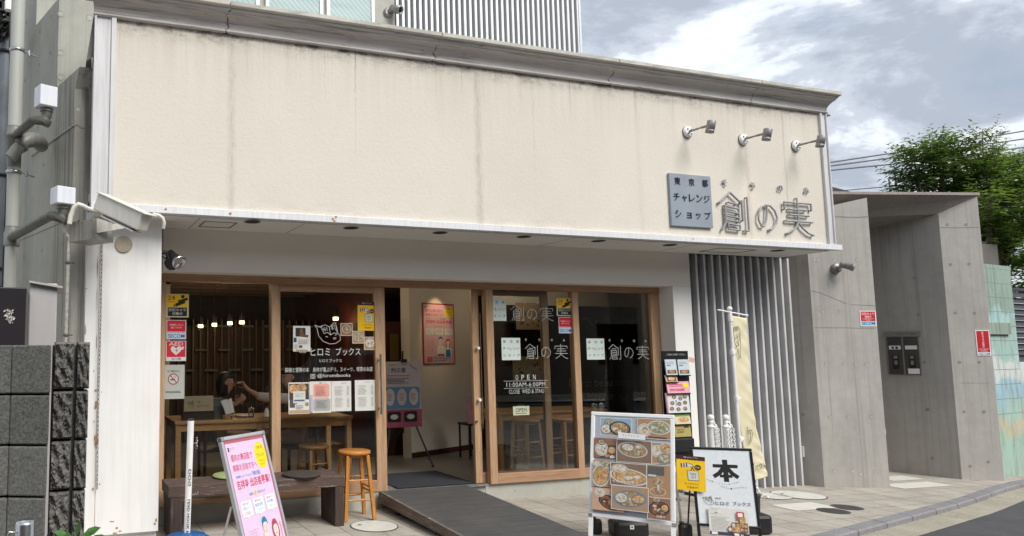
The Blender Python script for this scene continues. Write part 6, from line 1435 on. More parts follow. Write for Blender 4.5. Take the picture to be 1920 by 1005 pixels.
def pl_sheet(name, lab, px, O, U, D, N, W_, H_, rot=0.0, lift=.008, paper='#dcdad4'):
    """loose sheet on a board, its top left corner seen at pixel px"""
    c = on_pl(px[0], px[1], O+N*lift, N); u = (U*math.cos(rot)+D*math.sin(rot)).normalized(); d = (D*math.cos(rot)-U*math.sin(rot)).normalized()
    mb = MB(); mb.obox(c, u, d, N, W_, H_, .001, ink(paper)); s = obj(name, mb); return s, Print(c+N*.0011, u, d, W_, H_)
s, p = pl_sheet('takeaway_poster', '', (1268, 852.5), O, U, D, N, .215, .285, .06, .012, '#e8e2c0'); tag(s, 'yellow TAKE OUT sheet taped to the left side of the black framed board', 'poster')
p2 = p; _r = p.rect
take_out(p); p.build('printed_face', s)
s, p = pl_sheet('information_leaflet', '', (1327.5, 950), O, U, D, N, .285, .215, .03, .010); tag(s, 'white leaflet with small food photos on the bottom edge of the black framed board', 'leaflet')
p.text('喫茶\nヒロミブックス', .06, .17, .34, .26, BLK, .01); p.lines(.06, .32, .58, .84, 11, ink('#8c8a86'), .22, 3); p.lines(.06, .04, .3, .07, 1, ink('#8c8a86')); p.rect(.0, .88, 1, 1, ink('#3c3a50')); p.rect(.05, .89, .2, .98, WH); p.rect(.62, .89, .74, .98, WH); p.rect(.78, .91, .80, .97, WH); p.rect(.82, .91, .84, .97, WH)
p.rect(.70, .10, .90, .40, ink('#c0504e')); p.rect(.74, .15, .86, .28, WH)
qf = random.Random(5)
for iy, y in enumerate((.50, .66)):
    for ix in range(5-(1-iy)): x = .47+.1*ix+(.1 if iy == 0 else 0); p.rect(x, y, x+.1, y+.19, ink(qf.choice(['#6b4030', '#b07848', '#3a2c28', '#c49a6c', '#84503c']))); p.ell(x+.05, y+.1, .042, .07, qf.choice(['food_orange', 'food_brown', 'food_rice', 'food_dark']), 14)
p.rect(.78, .30, .92, .5, 'food_orange'); p.build('printed_face', s)
weight('board_weight', 'black weight hanging at the left foot of the black framed board', 1277, 983, 1302, 1030, 6.1)

# pink pavement board
r, O, U, D, N = a_board('pink_board', 'leaning silver framed board with a pink recruiting poster', (.96, 4.30, 1.09), .69, .288, .46, .93, 'aluminium', .024, 'aluminium', .25, th=.028)
mb = MB(); mb.obox(O+U*.02+D*.02-N*.02, U, D, N, .42, .89, .012, ink('#b9606c')); pn = obj('poster', mb, r)
PK, PKR, BLU, TEAL = ink('#dcc3e0'), ink('#cf3a62'), ink('#3478b4'), ink('#36a0a8')
def recruiting(p, full=True, bg=None):
    p.rect(.03, .025, .97, .985 if full else .985, bg or PK); p.rect(.07, .05, .10, .08, BLK); p.text('まちづくり', .115, .052, .24, .075, ink('#777777'))
    p.ell(.83, .14, .145, .095, ink('#f0d810'), 26); p.text('TOKYO', .75, .075, .91, .095, BLK, .01); p.text('ではじめる', .72, .125, .93, .15, ink('#2c8a5a'), .01); p.text('チャレンジ\nショップ', .77, .17, .90, .21, BLK, .005)
    p.text('都内の商店街で', .10, .10, .62, .15, PKR, .03); p.text('開業を目指す方へ', .10, .17, .68, .215, PKR, .02); p.text('東京都チャレンジショップ', .12, .245, .50, .262, BLU, .01); p.text('「創の実」', .52, .235, .72, .268, BLU, .03); p.text('吉祥寺 出店者募集！', .10, .275, .93, .335, PKR, .04)
    p.text('出店の', .34, .37, .44, .39, BLU, .01); p.ell(.49, .378, .03, .018, ink('#f0d810'), 14); p.text('3', .475, .366, .505, .392, BLU, .02); p.text('つのメリット', .53, .37, .74, .39, BLU, .01)
    for i, (a, b, c) in enumerate((('家賃が安い', '人気エリア', 'に出店'), ('専門家の', '経営支援', 'アドバイス'), ('補助金など', 'が手厚い', 'サポート'))):
        x = .08+i*.30; p.rect(x, .415, x+.25, .515, WH); p.poly([(x+.1, .515), (x+.125, .53), (x+.15, .515)], WH); p.text(a, x+.04, .425, x+.21, .442, PKR, .01); p.text(b, x+.03, .45, x+.22, .472, BLU, .015); p.text(c, x+.06, .482, x+.19, .503, TEAL if i else PKR, .01)
    # line figures
    SKN, LN = ink('#ead3ca'), ink('#33363c')
    for fx_, hair, top, apron, hy in ((.54, '#2f7ca0', '#e6e6ea', None, .575), (.77, '#b04452', '#e6e6ea', '#2a86b8', .61)):
        p.poly([(fx_-.12, hy+.27), (fx_-.13, hy+.14), (fx_-.06, hy+.11), (fx_+.06, hy+.11), (fx_+.13, hy+.14), (fx_+.12, hy+.27)][::1], ink(top)); p.line([(fx_-.12, hy+.27), (fx_-.13, hy+.14), (fx_-.06, hy+.11), (fx_+.06, hy+.11), (fx_+.13, hy+.14), (fx_+.12, hy+.27)], .0035, LN)
        if hair == '#b04452': p.ell(fx_, hy+.045, .085, .062, ink(hair), 20)
        p.rect(fx_-.03, hy+.07, fx_+.03, hy+.125, SKN); p.ell(fx_, hy+.04, .06, .05, SKN, 20); p.poly([(fx_-.068, hy+.04), (fx_-.06, hy-.01), (fx_-.02, hy-.03), (fx_+.03, hy-.028), (fx_+.065, hy), (fx_+.068, hy+.03), (fx_+.03, hy+.005), (fx_-.04, hy+.01)][::-1], ink(hair))
        p.line([(fx_-.03, hy+.035), (fx_-.015, hy+.03)], .0025, LN); p.line([(fx_+.015, hy+.03), (fx_+.03, hy+.035)], .0025, LN); p.line([(fx_-.02, hy+.062), (fx_, hy+.07), (fx_+.02, hy+.062)], .003, ink('#c05058')); p.line([(fx_, hy+.04), (fx_+.006, hy+.05), (fx_-.004, hy+.052)], .002, LN)
        if apron: p.poly([(fx_-.08, hy+.27), (fx_-.07, hy+.15), (fx_+.07, hy+.15), (fx_+.08, hy+.27)], ink(apron)); p.line([(fx_-.06, hy+.15), (fx_-.05, hy+.11)], .006, ink(apron)); p.line([(fx_+.06, hy+.15), (fx_+.05, hy+.11)], .006, ink(apron)); p.line([(fx_+.13, hy+.15), (fx_+.17, hy+.2), (fx_+.15, hy+.06), (fx_+.16, hy+.02)], .012, SKN); p.ell(fx_+.155, hy+.01, .028, .02, SKN, 12); p.line([(fx_+.14, hy-.0), (fx_+.17, hy+.02), (fx_+.16, hy+.04)], .0025, LN)
        else: p.line([(fx_, hy+.13), (fx_, hy+.27)], .0025, LN); p.rect(fx_-.1, hy+.255, fx_+.1, hy+.285, ink('#a84a52')); p.line([(fx_-.12, hy+.24), (fx_-.08, hy+.12), (fx_-.05, hy+.10)], .010, SKN); p.ell(fx_-.055, hy+.09, .03, .02, SKN, 12)
    OR_ = ink('#dc8a3c'); 
    for k in range(5): p.column('商店街で夢をかなえませんか', .12+k*.045, .60, .14+k*.045, .83, OR_ if k < 3 else PKR)
    for k in range(3): p.rect(.10, .875+k*.03, .26, .893+k*.03, PKR); p.lines(.29, .87+k*.03, .80, .893+k*.03, 1, BLU, .5, k)
recruiting(p := Print(O+U*.022+D*.022-N*.0078, U, D, .416, .886)); p.build('printed_face', pn)
mb = MB()
for s in (0, 1): c = O+U*(s*.432-.001)-D*.001; mb.obox(c-N*.03, U, D, N, .030, .030, .033, 'steel')
obj('corner_caps', mb, r, bevel=.006)

# ================================================================ LEAD HOOK POLE, CHAIN POSTS, FLAG, RACK
zc_ = 5.95; top = CAMP+ray(358, 788)*zc_; bot = CAMP+ray(350, 1014)*(zc_); bot.z = 0
hp = thing('dog_lead_pole', 'white dog lead hook pole standing in a blue domed base', 'pole', bot)
tip = top; d_ = (tip-(bot+V(0, 0, .05))).normalized(); mb = MB(); mb.tube([bot+V(0, 0, .05), tip], .0265, 'white_plastic', 18); obj('shaft', mb, hp)
mb = MB(); mb.tube([tip, tip+d_*.012], [.027, .024], 'black_rubber', 18); obj('cap', mb, hp)
mb = MB(); mb.lathe(bot, [(.20, 0), (.212, .02), (.21, .045), (.19, .08), (.15, .105), (.09, .122), (.04, .128)], 'hook_blue', 40); obj('base', mb, hp)
for f in (.82, .42):
    c = bot.lerp(tip, f); mb = MB(); a = AR.copy(); a.z = 0; a.normalize(); mb.tube([c+a*.026, c+a*.055, c+a*.06+V(0, 0, .02)], .004, 'steel', 8)
    if f > .5: mb.chain([c+a*.055+V(0, 0, .035), c+a*.052-V(0, 0, .05)], 'steel', .03, .003, .008)
    else: mb.tube([c+a*.06, c+a*.075, c+a*.078+V(0, 0, .03)], .004, 'steel', 8)
    obj('hook', mb, hp)
nrm = -(AF.copy()); nrm.z = 0; nrm.normalize(); rt_ = V(-nrm.y, nrm.x, 0)*1.0
for txt, f0, f1 in (('DOG', .62, .49), ('LEAD HOOK POLE', .385, .05)):
    a = bot.lerp(tip, f0); b = bot.lerp(tip, f1); nv = (nrm+rt_*.35).normalized()
    if nv.dot(AR) < 0: nv = (nrm-rt_*.35).normalized()
    dn = (b-a).normalized(); lf = nv.cross(dn).normalized(); L_ = (b-a).length
    # text runs downwards, its own down direction points left
    Dn = dn.cross(nv)*-1
    p = Print(a+nv*.0265+(-(dn.cross(nv)*-1))*.011, dn, dn.cross(nv)*-1, L_, .022); p.N = nv; p.text(txt, 0, 0, 1, 1, BLK, .02)
    p.build('lettering', hp)
g_ = 'white chain posts in front of the ribbed screen'
for px, lab in ((1332, 'white plastic chain post, the left one of the two by the leaflet rack'), (1360.5, 'white plastic chain post, the right one beside the flag pole')):
    zc2 = 7.75; c = CAMP+ray(px, 783)*zc2; gx = gz(c.x); t = thing('chain_post', lab, 'post', (c.x, c.y, gx), g_)
    mb = MB(); mb.ball((c.x, c.y, c.z), .034, 'white_plastic', 10); mb.lathe((c.x, c.y, c.z-.032), [(.02, 0), (.03, -.012), (.018, -.03), (.026, -.045)][::-1], 'white_plastic', 16); obj('ball_top', mb, t)
    mb = MB(); mb.tube([(c.x, c.y, gx+.03), (c.x, c.y, c.z-.07)], .024, 'white_plastic', 14); mb.lathe((c.x, c.y, c.z-.09), [(.026, -.02), (.044, -.01), (.044, .0), (.026, .012)], 'white_plastic', 16)
    mb.tube([(c.x, c.y, c.z-.10), (c.x, c.y, c.z-.34)], .036, 'white_plastic', 14); obj('shaft', mb, t)
    mb = MB(); mb.lathe((c.x, c.y, gx), [(.15, 0), (.15, .02), (.06, .05), (.03, .07)], 'white_plastic', 24); obj('base', mb, t)
    mb = MB(); q = random.Random(int(px))
    for k in range(3): x = c.x+.045-.04*k*(1 if px > 1340 else .5); mb.chain([(c.x+.02, c.y-.03, c.z-.06), (x, c.y-.045, c.z-.12), (x+.01, c.y-.045, c.z-.36), (x-.01, c.y-.04, c.z-.52)], 'white_plastic', .034, .0045, .010)
    o = obj('plastic_chain', mb); tag(o, 'white plastic chain wound round the '+('left' if px < 1340 else 'right')+' one of the two chain posts', 'chain', 'white plastic chains on the posts')
# flag
zf_ = 6.35; yF = 4.95
FPf = lambda x, y, o=0.0: FP(x, y, yF+o)
base = GP(1418, 972); fl = thing('flag_stand', 'slim white flag pole standing in black weights with a cream banner', 'flag pole', (FPf(1394, 930).x, yF, gz(5.9)))
mb = MB(); mb.tube([FPf(1368.5, 585), FPf(1376, 690), FPf(1384, 800), FPf(1392, 905)], [.013, .014, .015, .016], 'white_plastic', 12); mb.ball(FPf(1368, 579), .022, 'white_plastic', 8); mb.lathe(FPf(1369, 596), [(.019, -.03), (.019, .03)], 'white_plastic', 12); obj('pole', mb, fl)
mb = MB(); mb.tube([FPf(1345.5, 581), FPf(1401, 591.5)], .007, 'white_plastic', 8); mb.ball(FPf(1401, 591.5), .010, 'white_plastic', 6); obj('crossbar', mb, fl)
mb = MB()
for x, y in ((1373, 660), (1380.5, 747), (1387, 823)): a = FPf(x, y); mb.lathe((a.x, yF, a.z), [(.02, -.024), (.022, 0), (.02, .024)], 'white_plastic', 12); mb.box(a.x, a.x+.05, yF-.004, yF+.004, a.z-.012, a.z+.012, 'white_plastic')
obj('clips', mb, fl)
mb = MB(); Lf = [(1373, 592), (1375, 640), (1378, 690), (1382, 740), (1386, 790), (1393, 835), (1401, 870), (1412, 903)]; Rg = [(1400, 597), (1403, 640), (1406, 690), (1409, 740), (1415, 790), (1426, 835), (1436, 870), (1440, 893)]
nu, nv_ = 12, 110; vs = []
def lerp_pts(P_, f): k = min(len(P_)-2, int(f*(len(P_)-1))); g = f*(len(P_)-1)-k; a, b = P_[k], P_[k+1]; return (a[0]+(b[0]-a[0])*g, a[1]+(b[1]-a[1])*g)
q = random.Random(9)
for j in range(nv_+1):
    f = j/nv_; a, b = lerp_pts(Lf, f), lerp_pts(Rg, f)
    for i in range(nu+1):
        g = i/nu; y_off = .0035*math.sin(f*46+g*4)*g+.0022*math.sin(f*83+2-g*7)*g+.006*math.sin(f*9)*g
        vs.append(FPf(a[0]+(b[0]-a[0])*g, a[1]+(b[1]-a[1])*g, 0)+V(0, y_off, 0))
fs = [(j*(nu+1)+i, j*(nu+1)+i+1, (j+1)*(nu+1)+i+1, (j+1)*(nu+1)+i)[::-1] for j in range(nv_) for i in range(nu)]
mb.add(vs, fs, plain('banner_cloth', (.76, .69, .47), .65, 0, .03, 3), True); o = obj('cloth_banner', mb); tag(o, 'cream cloth banner with black line drawings, blowing from the white pole', 'banner'); sl2 = o.modifiers.new('thick', 'SOLIDIFY'); sl2.thickness = .0015
p = Print(FPf(1340, 580)+V(0, -.012, 0), (1, 0, 0), (0, 0, -1), 1, 1)
pW = lambda x, y: (lambda w_: (w_.x-p.O.x, p.O.z-w_.z))(FP(x, y, yF-.012))
for st in ([(1376, 614), (1384, 612), (1387, 618), (1389, 650), (1388, 672), (1385, 664), (1377, 640), (1375, 620), (1376, 614)], [(1378, 620), (1385, 616)], [(1377, 616), (1384, 614)], [(1380, 626), (1383, 632), (1379, 634)], [(1380, 640), (1385, 646), (1381, 650)], [(1383, 655), (1386, 660)], [(1386, 626), (1387, 640)]): p.line([pW(*a) for a in st], .0045, BLK)
for st in ([(1401.5, 800), (1402.5, 832)], [(1402, 808), (1408, 806), (1411, 814), (1409, 826), (1404, 834)], [(1403, 812), (1407, 812), (1408, 820), (1405, 828)]): p.line([pW(*a) for a in st], .0045, BLK)
a, b = pW(1408, 868), pW(1436, 880); p.text('ブックト', a[0], a[1], b[0], b[1], BLK, .01); o2 = p.build('line_drawing', o)
c = GP(1424, 1003); mb = MB(); ax = AR.copy(); ax.z = 0; ax.normalize(); ay = V(-ax.y, ax.x, 0); c = FPf(1428, 998); c.z = gz(c.x)
mb = MB(); mb.obox(c-ax*.14+ay*.0, ax, ay, V(0, 0, 1), .25, .24, FPf(1428, 966).z-c.z, 'black_plastic'); obj('base_weight', mb, fl, bevel=.03)
z0_, z1_ = FPf(1428, 964).z, FPf(1428, 929).z; mb = MB(); mb.lathe(V(c.x, c.y, 0)+ay*.12-ax*.04+V(0, 0, z0_), [(.098, 0), (.105, z1_-z0_-.02), (.112, z1_-z0_-.018), (.112, z1_-z0_-.006), (.08, z1_-z0_), (.02, z1_-z0_+.002)], 'black_plastic', 28); obj('bucket_weight', mb, fl)
mb = MB(); mb.tube([FPf(1390, 885), FPf(1396, 940)], .026, 'black_plastic', 12); obj('socket', mb, fl)
mb = MB(); mb.chain([FPf(1410, 880, -.06), FPf(1412, 903, -.07), FPf(1419, 918, -.09), FPf(1430, 928, -.1), FPf(1440, 932, -.1)], 'white_plastic', .034, .005, .011); o = obj('plastic_chain', mb); tag(o, 'short white plastic chain lying over the black flag weight', 'chain')
# leaflet rack
yR = 6.50; rk_ = thing('leaflet_rack', 'narrow upright rack of leaflets beside the shop window', 'rack', (FP(1270, 800, yR).x, yR, gz(6.8)))
X0, X1, Z0, Z1 = frect(yR, 1245, 658, 1296, 835); zg_ = gz(6.8)
mb = MB(); mb.box(X0, X1, yR+.012, yR+.03, .35, Z0, 'black_frame'); obj('back_panel', mb, rk_)
for x in (X0-.004, X1-.012): mb = MB(); mb.tube([(x+.008, yR+.02, zg_+.03), (x+.008, yR+.02, Z0)], .008, 'steel' if x < X1-.1 else 'galvanised', 10); mb.box(x, x+.016, yR-.14, yR+.16, zg_+.002, zg_+.03, 'black_frame'); obj('upright', mb, rk_)
p = Print((X0, yR+.011, Z0), (1, 0, 0), (0, 0, -1), X1-X0, Z0-Z1); p.text('ご自由にお取りください', .2, .028, .9, .048, WHT); p.build('lettering', rk_)
def leaflet(lab, b, fn, paper, dy=0.0):
    a0, a1, c0_, c1_ = frect(yR-.03-dy, *b); mb = MB(); tlt = .018
    mb.add([(a0, yR-.03-dy, c1_), (a1, yR-.03-dy, c1_), (a1, yR-.018-dy, c1_), (a0, yR-.018-dy, c1_), (a0, yR-.012-dy, c0_), (a1, yR-.012-dy, c0_), (a1, yR-.0-dy, c0_), (a0, yR-.0-dy, c0_)], HX, ink(paper))
    s = obj('leaflet', mb); tag(s, lab, 'leaflet', 'leaflets in the rack'); dn = V(0, -.018, c1_-c0_); L_ = dn.length; p = Print((a0, yR-.0125-dy, c0_), (1, 0, 0), dn, a1-a0, L_); fn(p); p.build('printed_face', s)
    mb = MB(); mb.box(a0-.003, a1+.003, yR-.034-dy, yR+.012, c1_-.012, c1_-.002, 'black_frame'); obj('shelf', mb, rk_)
def lf_a(p): p.rect(.1, .35, .45, .42, ink('#3f7fb0')); p.lines(.1, .12, .8, .3, 2, ink('#999999')); p.rect(.1, .68, .9, .9, ink('#5c4338')); p.ell(.5, .78, .3, .1, 'food_brown', 12)
leaflet('pale grey blue leaflet at the top left of the leaflet rack', (1249.5, 674, 1270, 703), lf_a, '#c4ccd0'); leaflet('pale grey blue leaflet at the top right of the leaflet rack', (1273, 674, 1294, 703), lf_a, '#c0cad0')
leaflet('small brown and red leaflet below the left pale one in the rack', (1249.5, 704, 1271, 716), lambda p: (p.rect(.1, .2, .9, .9, ink('#7c3a24')), p.ell(.5, .5, .3, .3, 'food_orange', 12)), '#c8b088', .003)
leaflet('pink leaflet with a yellow spot in the middle of the rack', (1252, 715.5, 1294, 737), lambda p: (p.lines(.1, .2, .7, .45, 2, PKR, .4), p.text('吉祥寺 出店者募集', .1, .6, .75, .82, PKR, .02), p.ell(.83, .35, .12, .22, ink('#f0d810'), 16)), '#e0a4b4', .006)
def lf_c(p):
    for x, y in ((.35, .2), (.62, .28), (.25, .5), (.55, .55), (.8, .5), (.2, .78), (.48, .82), (.78, .8), (.82, .2)): p.ell(x, y, .09, .1, ink('#57534e'), 14); p.ell(x, y, .06, .07, 'food_brown', 12)
    p.column('喫茶', .38, .35, .46, .65, BLU); p.rect(0, 0, .06, 1, ink('#d88ca0'))
leaflet('white leaflet with round dish pictures, largest one in the rack', (1251, 737, 1294, 774), lf_c, '#d4d6d8', .006)
leaflet('green and orange leaflet with food below the largest one in the rack', (1266, 775, 1295.5, 795), lambda p: (p.rect(0, 0, 1, .3, ink('#7fa04c')), p.ell(.55, .6, .35, .25, 'food_orange', 14)), '#d0c8a8', .009)
leaflet('olive green leaflet at the bottom of the rack', (1266, 796, 1296.5, 819), lambda p: (p.text('TOKYO\n吉祥寺', .1, .35, .6, .7, BLK, .02), p.rect(.6, .12, .9, .3, ink('#4c4a2c'))), '#a89a5c', .009)
mb = MB(); a0, a1, c0_, c1_ = frect(yR-.06, 1264, 822, 1300, 846); mb.box(a0-.1, a1, yR-.08, yR+.012, c1_, c0_, 'black_plastic'); obj('lower_tray', mb, rk_, bevel=.01)
mb = MB(); a = FP(1299, 672, yR-.02); b = FP(1291, 670, yR-.02); mb.add([FP(1291, 669, yR-.02), FP(1303, 672, yR-.02), FP(1301, 681, yR-.02), FP(1292, 678, yR-.02)], [(0, 1, 2, 3)][::1], ink('#d8a8a4')); obj('tag_label', mb, rk_)
# ================================================================ INSIDE THE SHOP
FZ = .168
def table(name, label, x0, x1, y0, y1, h, legs, m='wood_table', ap=.07):
    t = thing(name, label, 'table', ((x0+x1)/2, (y0+y1)/2, FZ)); z = FZ+h
    mb = MB(); mb.box(x0, x1, y0, y1, z-.03, z, m); obj('tabletop', mb, t, bevel=.004)
    mb = MB(); mb.box(x0+.03, x1-.03, y0+.03, y0+.05, z-.03-ap, z-.031, m); mb.box(x0+.03, x1-.03, y1-.05, y1-.03, z-.03-ap, z-.031, m); mb.box(x0+.03, x0+.05, y0+.051, y1-.051, z-.03-ap, z-.031, m); mb.box(x1-.05, x1-.03, y0+.051, y1-.051, z-.03-ap, z-.031, m); obj('apron', mb, t)
    for x, y in legs: mb = MB(); mb.box(x, x+.055, y, y+.055, FZ+.001, z-.032, m); obj('leg', mb, t, bevel=.003)
    return t
yT = 7.16; zT = FP(500, 785, yT).z; hT = zT-FZ; xT0, xT1 = FP(328, 791, yT).x, FP(662, 783, yT).x; yT1 = 7.86
table('wooden_table', 'long light wooden table just behind the left windows', xT0, xT1, yT, yT1, hT, [(xT0+.01, yT+.02), (xT1-.065, yT+.02), (xT1-.065, yT1-.08), (xT0+.01, yT1-.08), ((xT0+xT1)/2-.1, yT+.02)])
yU2 = 7.55; zU = FP(1040, 770, yU2).z
table('wooden_table', 'light wooden counter table behind the right windows', FP(934, 770, yU2).x, FP(1138, 766, yU2).x, yU2, yU2+.6, zU-FZ, [(FP(938, 800, yU2).x, yU2+.02), (FP(1118, 800, yU2).x, yU2+.02), (FP(1020, 800, yU2).x, yU2+.5), (FP(1118, 800, yU2).x, yU2+.5)])
gS = 'stools at the window tables'
for px, py, lab, h in ((590, 905, 'wooden stool under the left table, near the middle of the sliding door', .44), (990, 880, 'wooden stool seen through the OPEN window, the left one', .62), (1060, 878, 'wooden stool seen through the OPEN window, the right one', .62)):
    X = FP(px, 850, 7.35 if px < 800 else 7.4); make_stool('wooden_stool', lab, (X.x, 7.42 if px > 800 else 7.38, FZ+.001), R(12), 'wood_table', h, .16, gS, .13)
# things on the left table
t = thing('carton_display', 'tan paper card with the shop name in a dark stand on the table', 'display', FP(372, 780, 7.26))
X0, X1, Z0, Z1 = frect(7.25, 345, 743, 400, 771); mb = MB(); mb.box(X0, X1, 7.25, 7.30, Z1, Z0, 'paper_box'); obj('card', mb, t)
p = Print((X0, 7.2495, Z0), (1, 0, 0), (0, 0, -1), X1-X0, Z0-Z1)
emblem(lambda st, w_, m: p.line([(.12+(x-589)/48*.22, .28+(y-603)/42*.5) for x, y in st], w_, m), .0022, BLK); p.text('喫茶', .46, .34, .56, .45, BLK); p.text('ヒロミブックス', .44, .55, .86, .75, BLK, .005); p.build('lettering', t)
mb = MB(); zz = Z1-.001; mb.box(X0-.01, X1+.02, 7.27, 7.36, zT+.001, zz, 'interior_dark'); mb.box(X1-.0, X1+.14, 7.34, 7.42, zT+.001, zT+.20, 'shirt_grey'); obj('stand', mb, t)
t = thing('menu_stand', 'small open menu standing on a little wooden rest on the table', 'menu', FP(425, 785, 7.28)); mb = MB()
a, b, c, d = FP(414, 752, 7.27), FP(424, 777, 7.24), FP(434, 775, 7.24), FP(426, 748, 7.27); mb.add([b, c, d, a, b+V(0, .01, 0), c+V(0, .01, 0), d+V(0, .01, 0), a+V(0, .01, 0)], HX, 'paper'); a, b, c, d = FP(427, 750, 7.29), FP(434, 775, 7.27), FP(440, 773, 7.30), FP(434, 746, 7.32); mb.add([b, c, d, a], [(0, 1, 2, 3)], 'paper'); obj('booklet', mb, t)
mb = MB(); q0 = FP(418, 779, 7.24); mb.box(q0.x, q0.x+.11, 7.22, 7.30, q0.z-.006, q0.z, 'wood_table'); mb.box(q0.x+.005, q0.x+.012, 7.23, 7.29, zT+.001, q0.z-.0065, 'wood_table'); mb.box(q0.x+.09, q0.x+.097, 7.23, 7.29, zT+.001, q0.z-.0065, 'wood_table'); obj('wooden_rest', mb, t)
for px, lab, yy in ((471, 'clear drinking glass on the table in front of the raised arm', 7.36), (503, 'small clear glass on the table beside the window post', 7.42)):
    c = FP(px, 779, yy); mb = MB(); mb.lathe((c.x, yy, zT+.001), [(.028, 0), (.034, .10), (.032, .10), (.027, .006)], 'window_glass', 20); o = obj('drinking_glass', mb); tag(o, lab, 'glass', 'glasses on the left table')
mb = MB(); c = FP(458, 780, 7.45); mb.lathe((c.x, 7.45, zT+.001), [(.05, 0), (.10, .012), (.105, .016), (.05, .01)], 'white_plastic', 26); o = obj('plate', mb); tag(o, 'white plate on the table beside the drinking glass', 'plate')
mb = MB(); c = FP(500, 783, 7.3); mb.lathe((c.x, 7.3, zT+.001), [(.03, 0), (.05, .008), (.03, .02), (.03, .05), (.012, .09)], 'white_plastic', 20); o = obj('sugar_pot', mb); tag(o, 'small white sugar pot on a saucer next to the window post', 'pot')

# ---- people
def figure(name, label, joints, links, head, skinm, hair, clothes=None, extra=None):
    """joints: name -> (position, radius); the body is one skinned surface"""
    names = list(joints); me = bpy.data.meshes.new('person'); me.from_pydata([Vector(joints[n][0]) for n in names], [(names.index(a), names.index(b)) for a, b in links], [])
    o = bpy.data.objects.new(name, me); COL.objects.link(o); me.materials.append(M[skinm])
    sk = o.modifiers.new('skin', 'SKIN'); sv = me.skin_vertices[0].data if me.skin_vertices else None
    if sv is None:
        me.skin_vertices.new() if hasattr(me.skin_vertices, 'new') else None; sv = me.skin_vertices[0].data
    for i, n in enumerate(names):
        r = joints[n][1]; sv[i].radius = (r, r) if not hasattr(r, '__len__') else r; sv[i].use_root = (n == 'pelvis')
    sk.use_smooth_shade = True; o.modifiers.new('smooth', 'SUBSURF').levels = 2; o.modifiers['smooth'].render_levels = 2
    tag(o, label, 'person'); return o
def skin_part(parent, name, pts, links, m, sub=2):
    me = bpy.data.meshes.new(name); me.from_pydata([Vector(p) for p, r in pts], links, []); o = bpy.data.objects.new(name, me); COL.objects.link(o); me.materials.append(M[m]); o.parent = parent
    sk = o.modifiers.new('skin', 'SKIN'); sv = me.skin_vertices[0].data
    for i, (p, r) in enumerate(pts): sv[i].radius = (r, r) if not hasattr(r, '__len__') else r; sv[i].use_root = (i == 0)
    sk.use_smooth_shade = True; s = o.modifiers.new('smooth', 'SUBSURF'); s.levels = sub; s.render_levels = sub; return o
def hand(j, l, root, base, direc, palm_n, curl, tag_):
    """five fingers on a palm; direc along the hand, palm_n out of the palm"""
    d = Vector(direc).normalized(); n = Vector(palm_n).normalized(); s = d.cross(n).normalized(); b = Vector(base)
    j[tag_+'palm'] = (b+d*.045, (.030, .016)); l.append((root, tag_+'palm'))
    for k, (off, ln) in enumerate(((-.030, .055), (-.011, .068), (.009, .074), (.029, .066))):
        p0 = b+d*.085+s*off; c = curl*(1+.15*k); j[f'{tag_}f{k}a'] = (p0, .0095); dd = (d*math.cos(c)+n*math.sin(c)).normalized(); p1 = p0+dd*ln*.5; dd2 = (d*math.cos(c*2.2)+n*math.sin(c*2.2)).normalized(); p2 = p1+dd2*ln*.5
        j[f'{tag_}f{k}b'] = (p1, .0088); j[f'{tag_}f{k}c'] = (p2, .0075); l += [(tag_+'palm', f'{tag_}f{k}a'), (f'{tag_}f{k}a', f'{tag_}f{k}b'), (f'{tag_}f{k}b', f'{tag_}f{k}c')]
    t0 = b+d*.035-s*.038+n*.008; t1 = t0+(d*.7-s*.5+n*.5).normalized()*.032; t2 = t1+(d*.9+n*.4+s*.1).normalized()*.026
    j[tag_+'ta'] = (t0, .011); j[tag_+'tb'] = (t1, .0098); j[tag_+'tc'] = (t2, .0085); l += [(tag_+'palm', tag_+'ta'), (tag_+'ta', tag_+'tb'), (tag_+'tb', tag_+'tc')]
def head_joints(j, l, neck, c, f, up=V(0, 0, 1)):
    """skull, jaw, nose and ears along facing direction f"""
    f = Vector(f).normalized(); s = f.cross(up).normalized(); c = Vector(c)
    nk = Vector(neck); j['neckbase'] = (nk-up*.045, .046); j['neck'] = (nk+up*.01, .042); j['jaw'] = (c-up*.066+f*.028, (.048, .052)); j['face'] = (c-up*.01+f*.018, (.070, .078)); j['skull'] = (c+up*.045-f*.010, (.076, .088)); j['crown'] = (c+up*.092-f*.012, (.048, .055))
    l += [('neckbase', 'neck'), ('neck', 'jaw'), ('jaw', 'face'), ('face', 'skull'), ('skull', 'crown')]
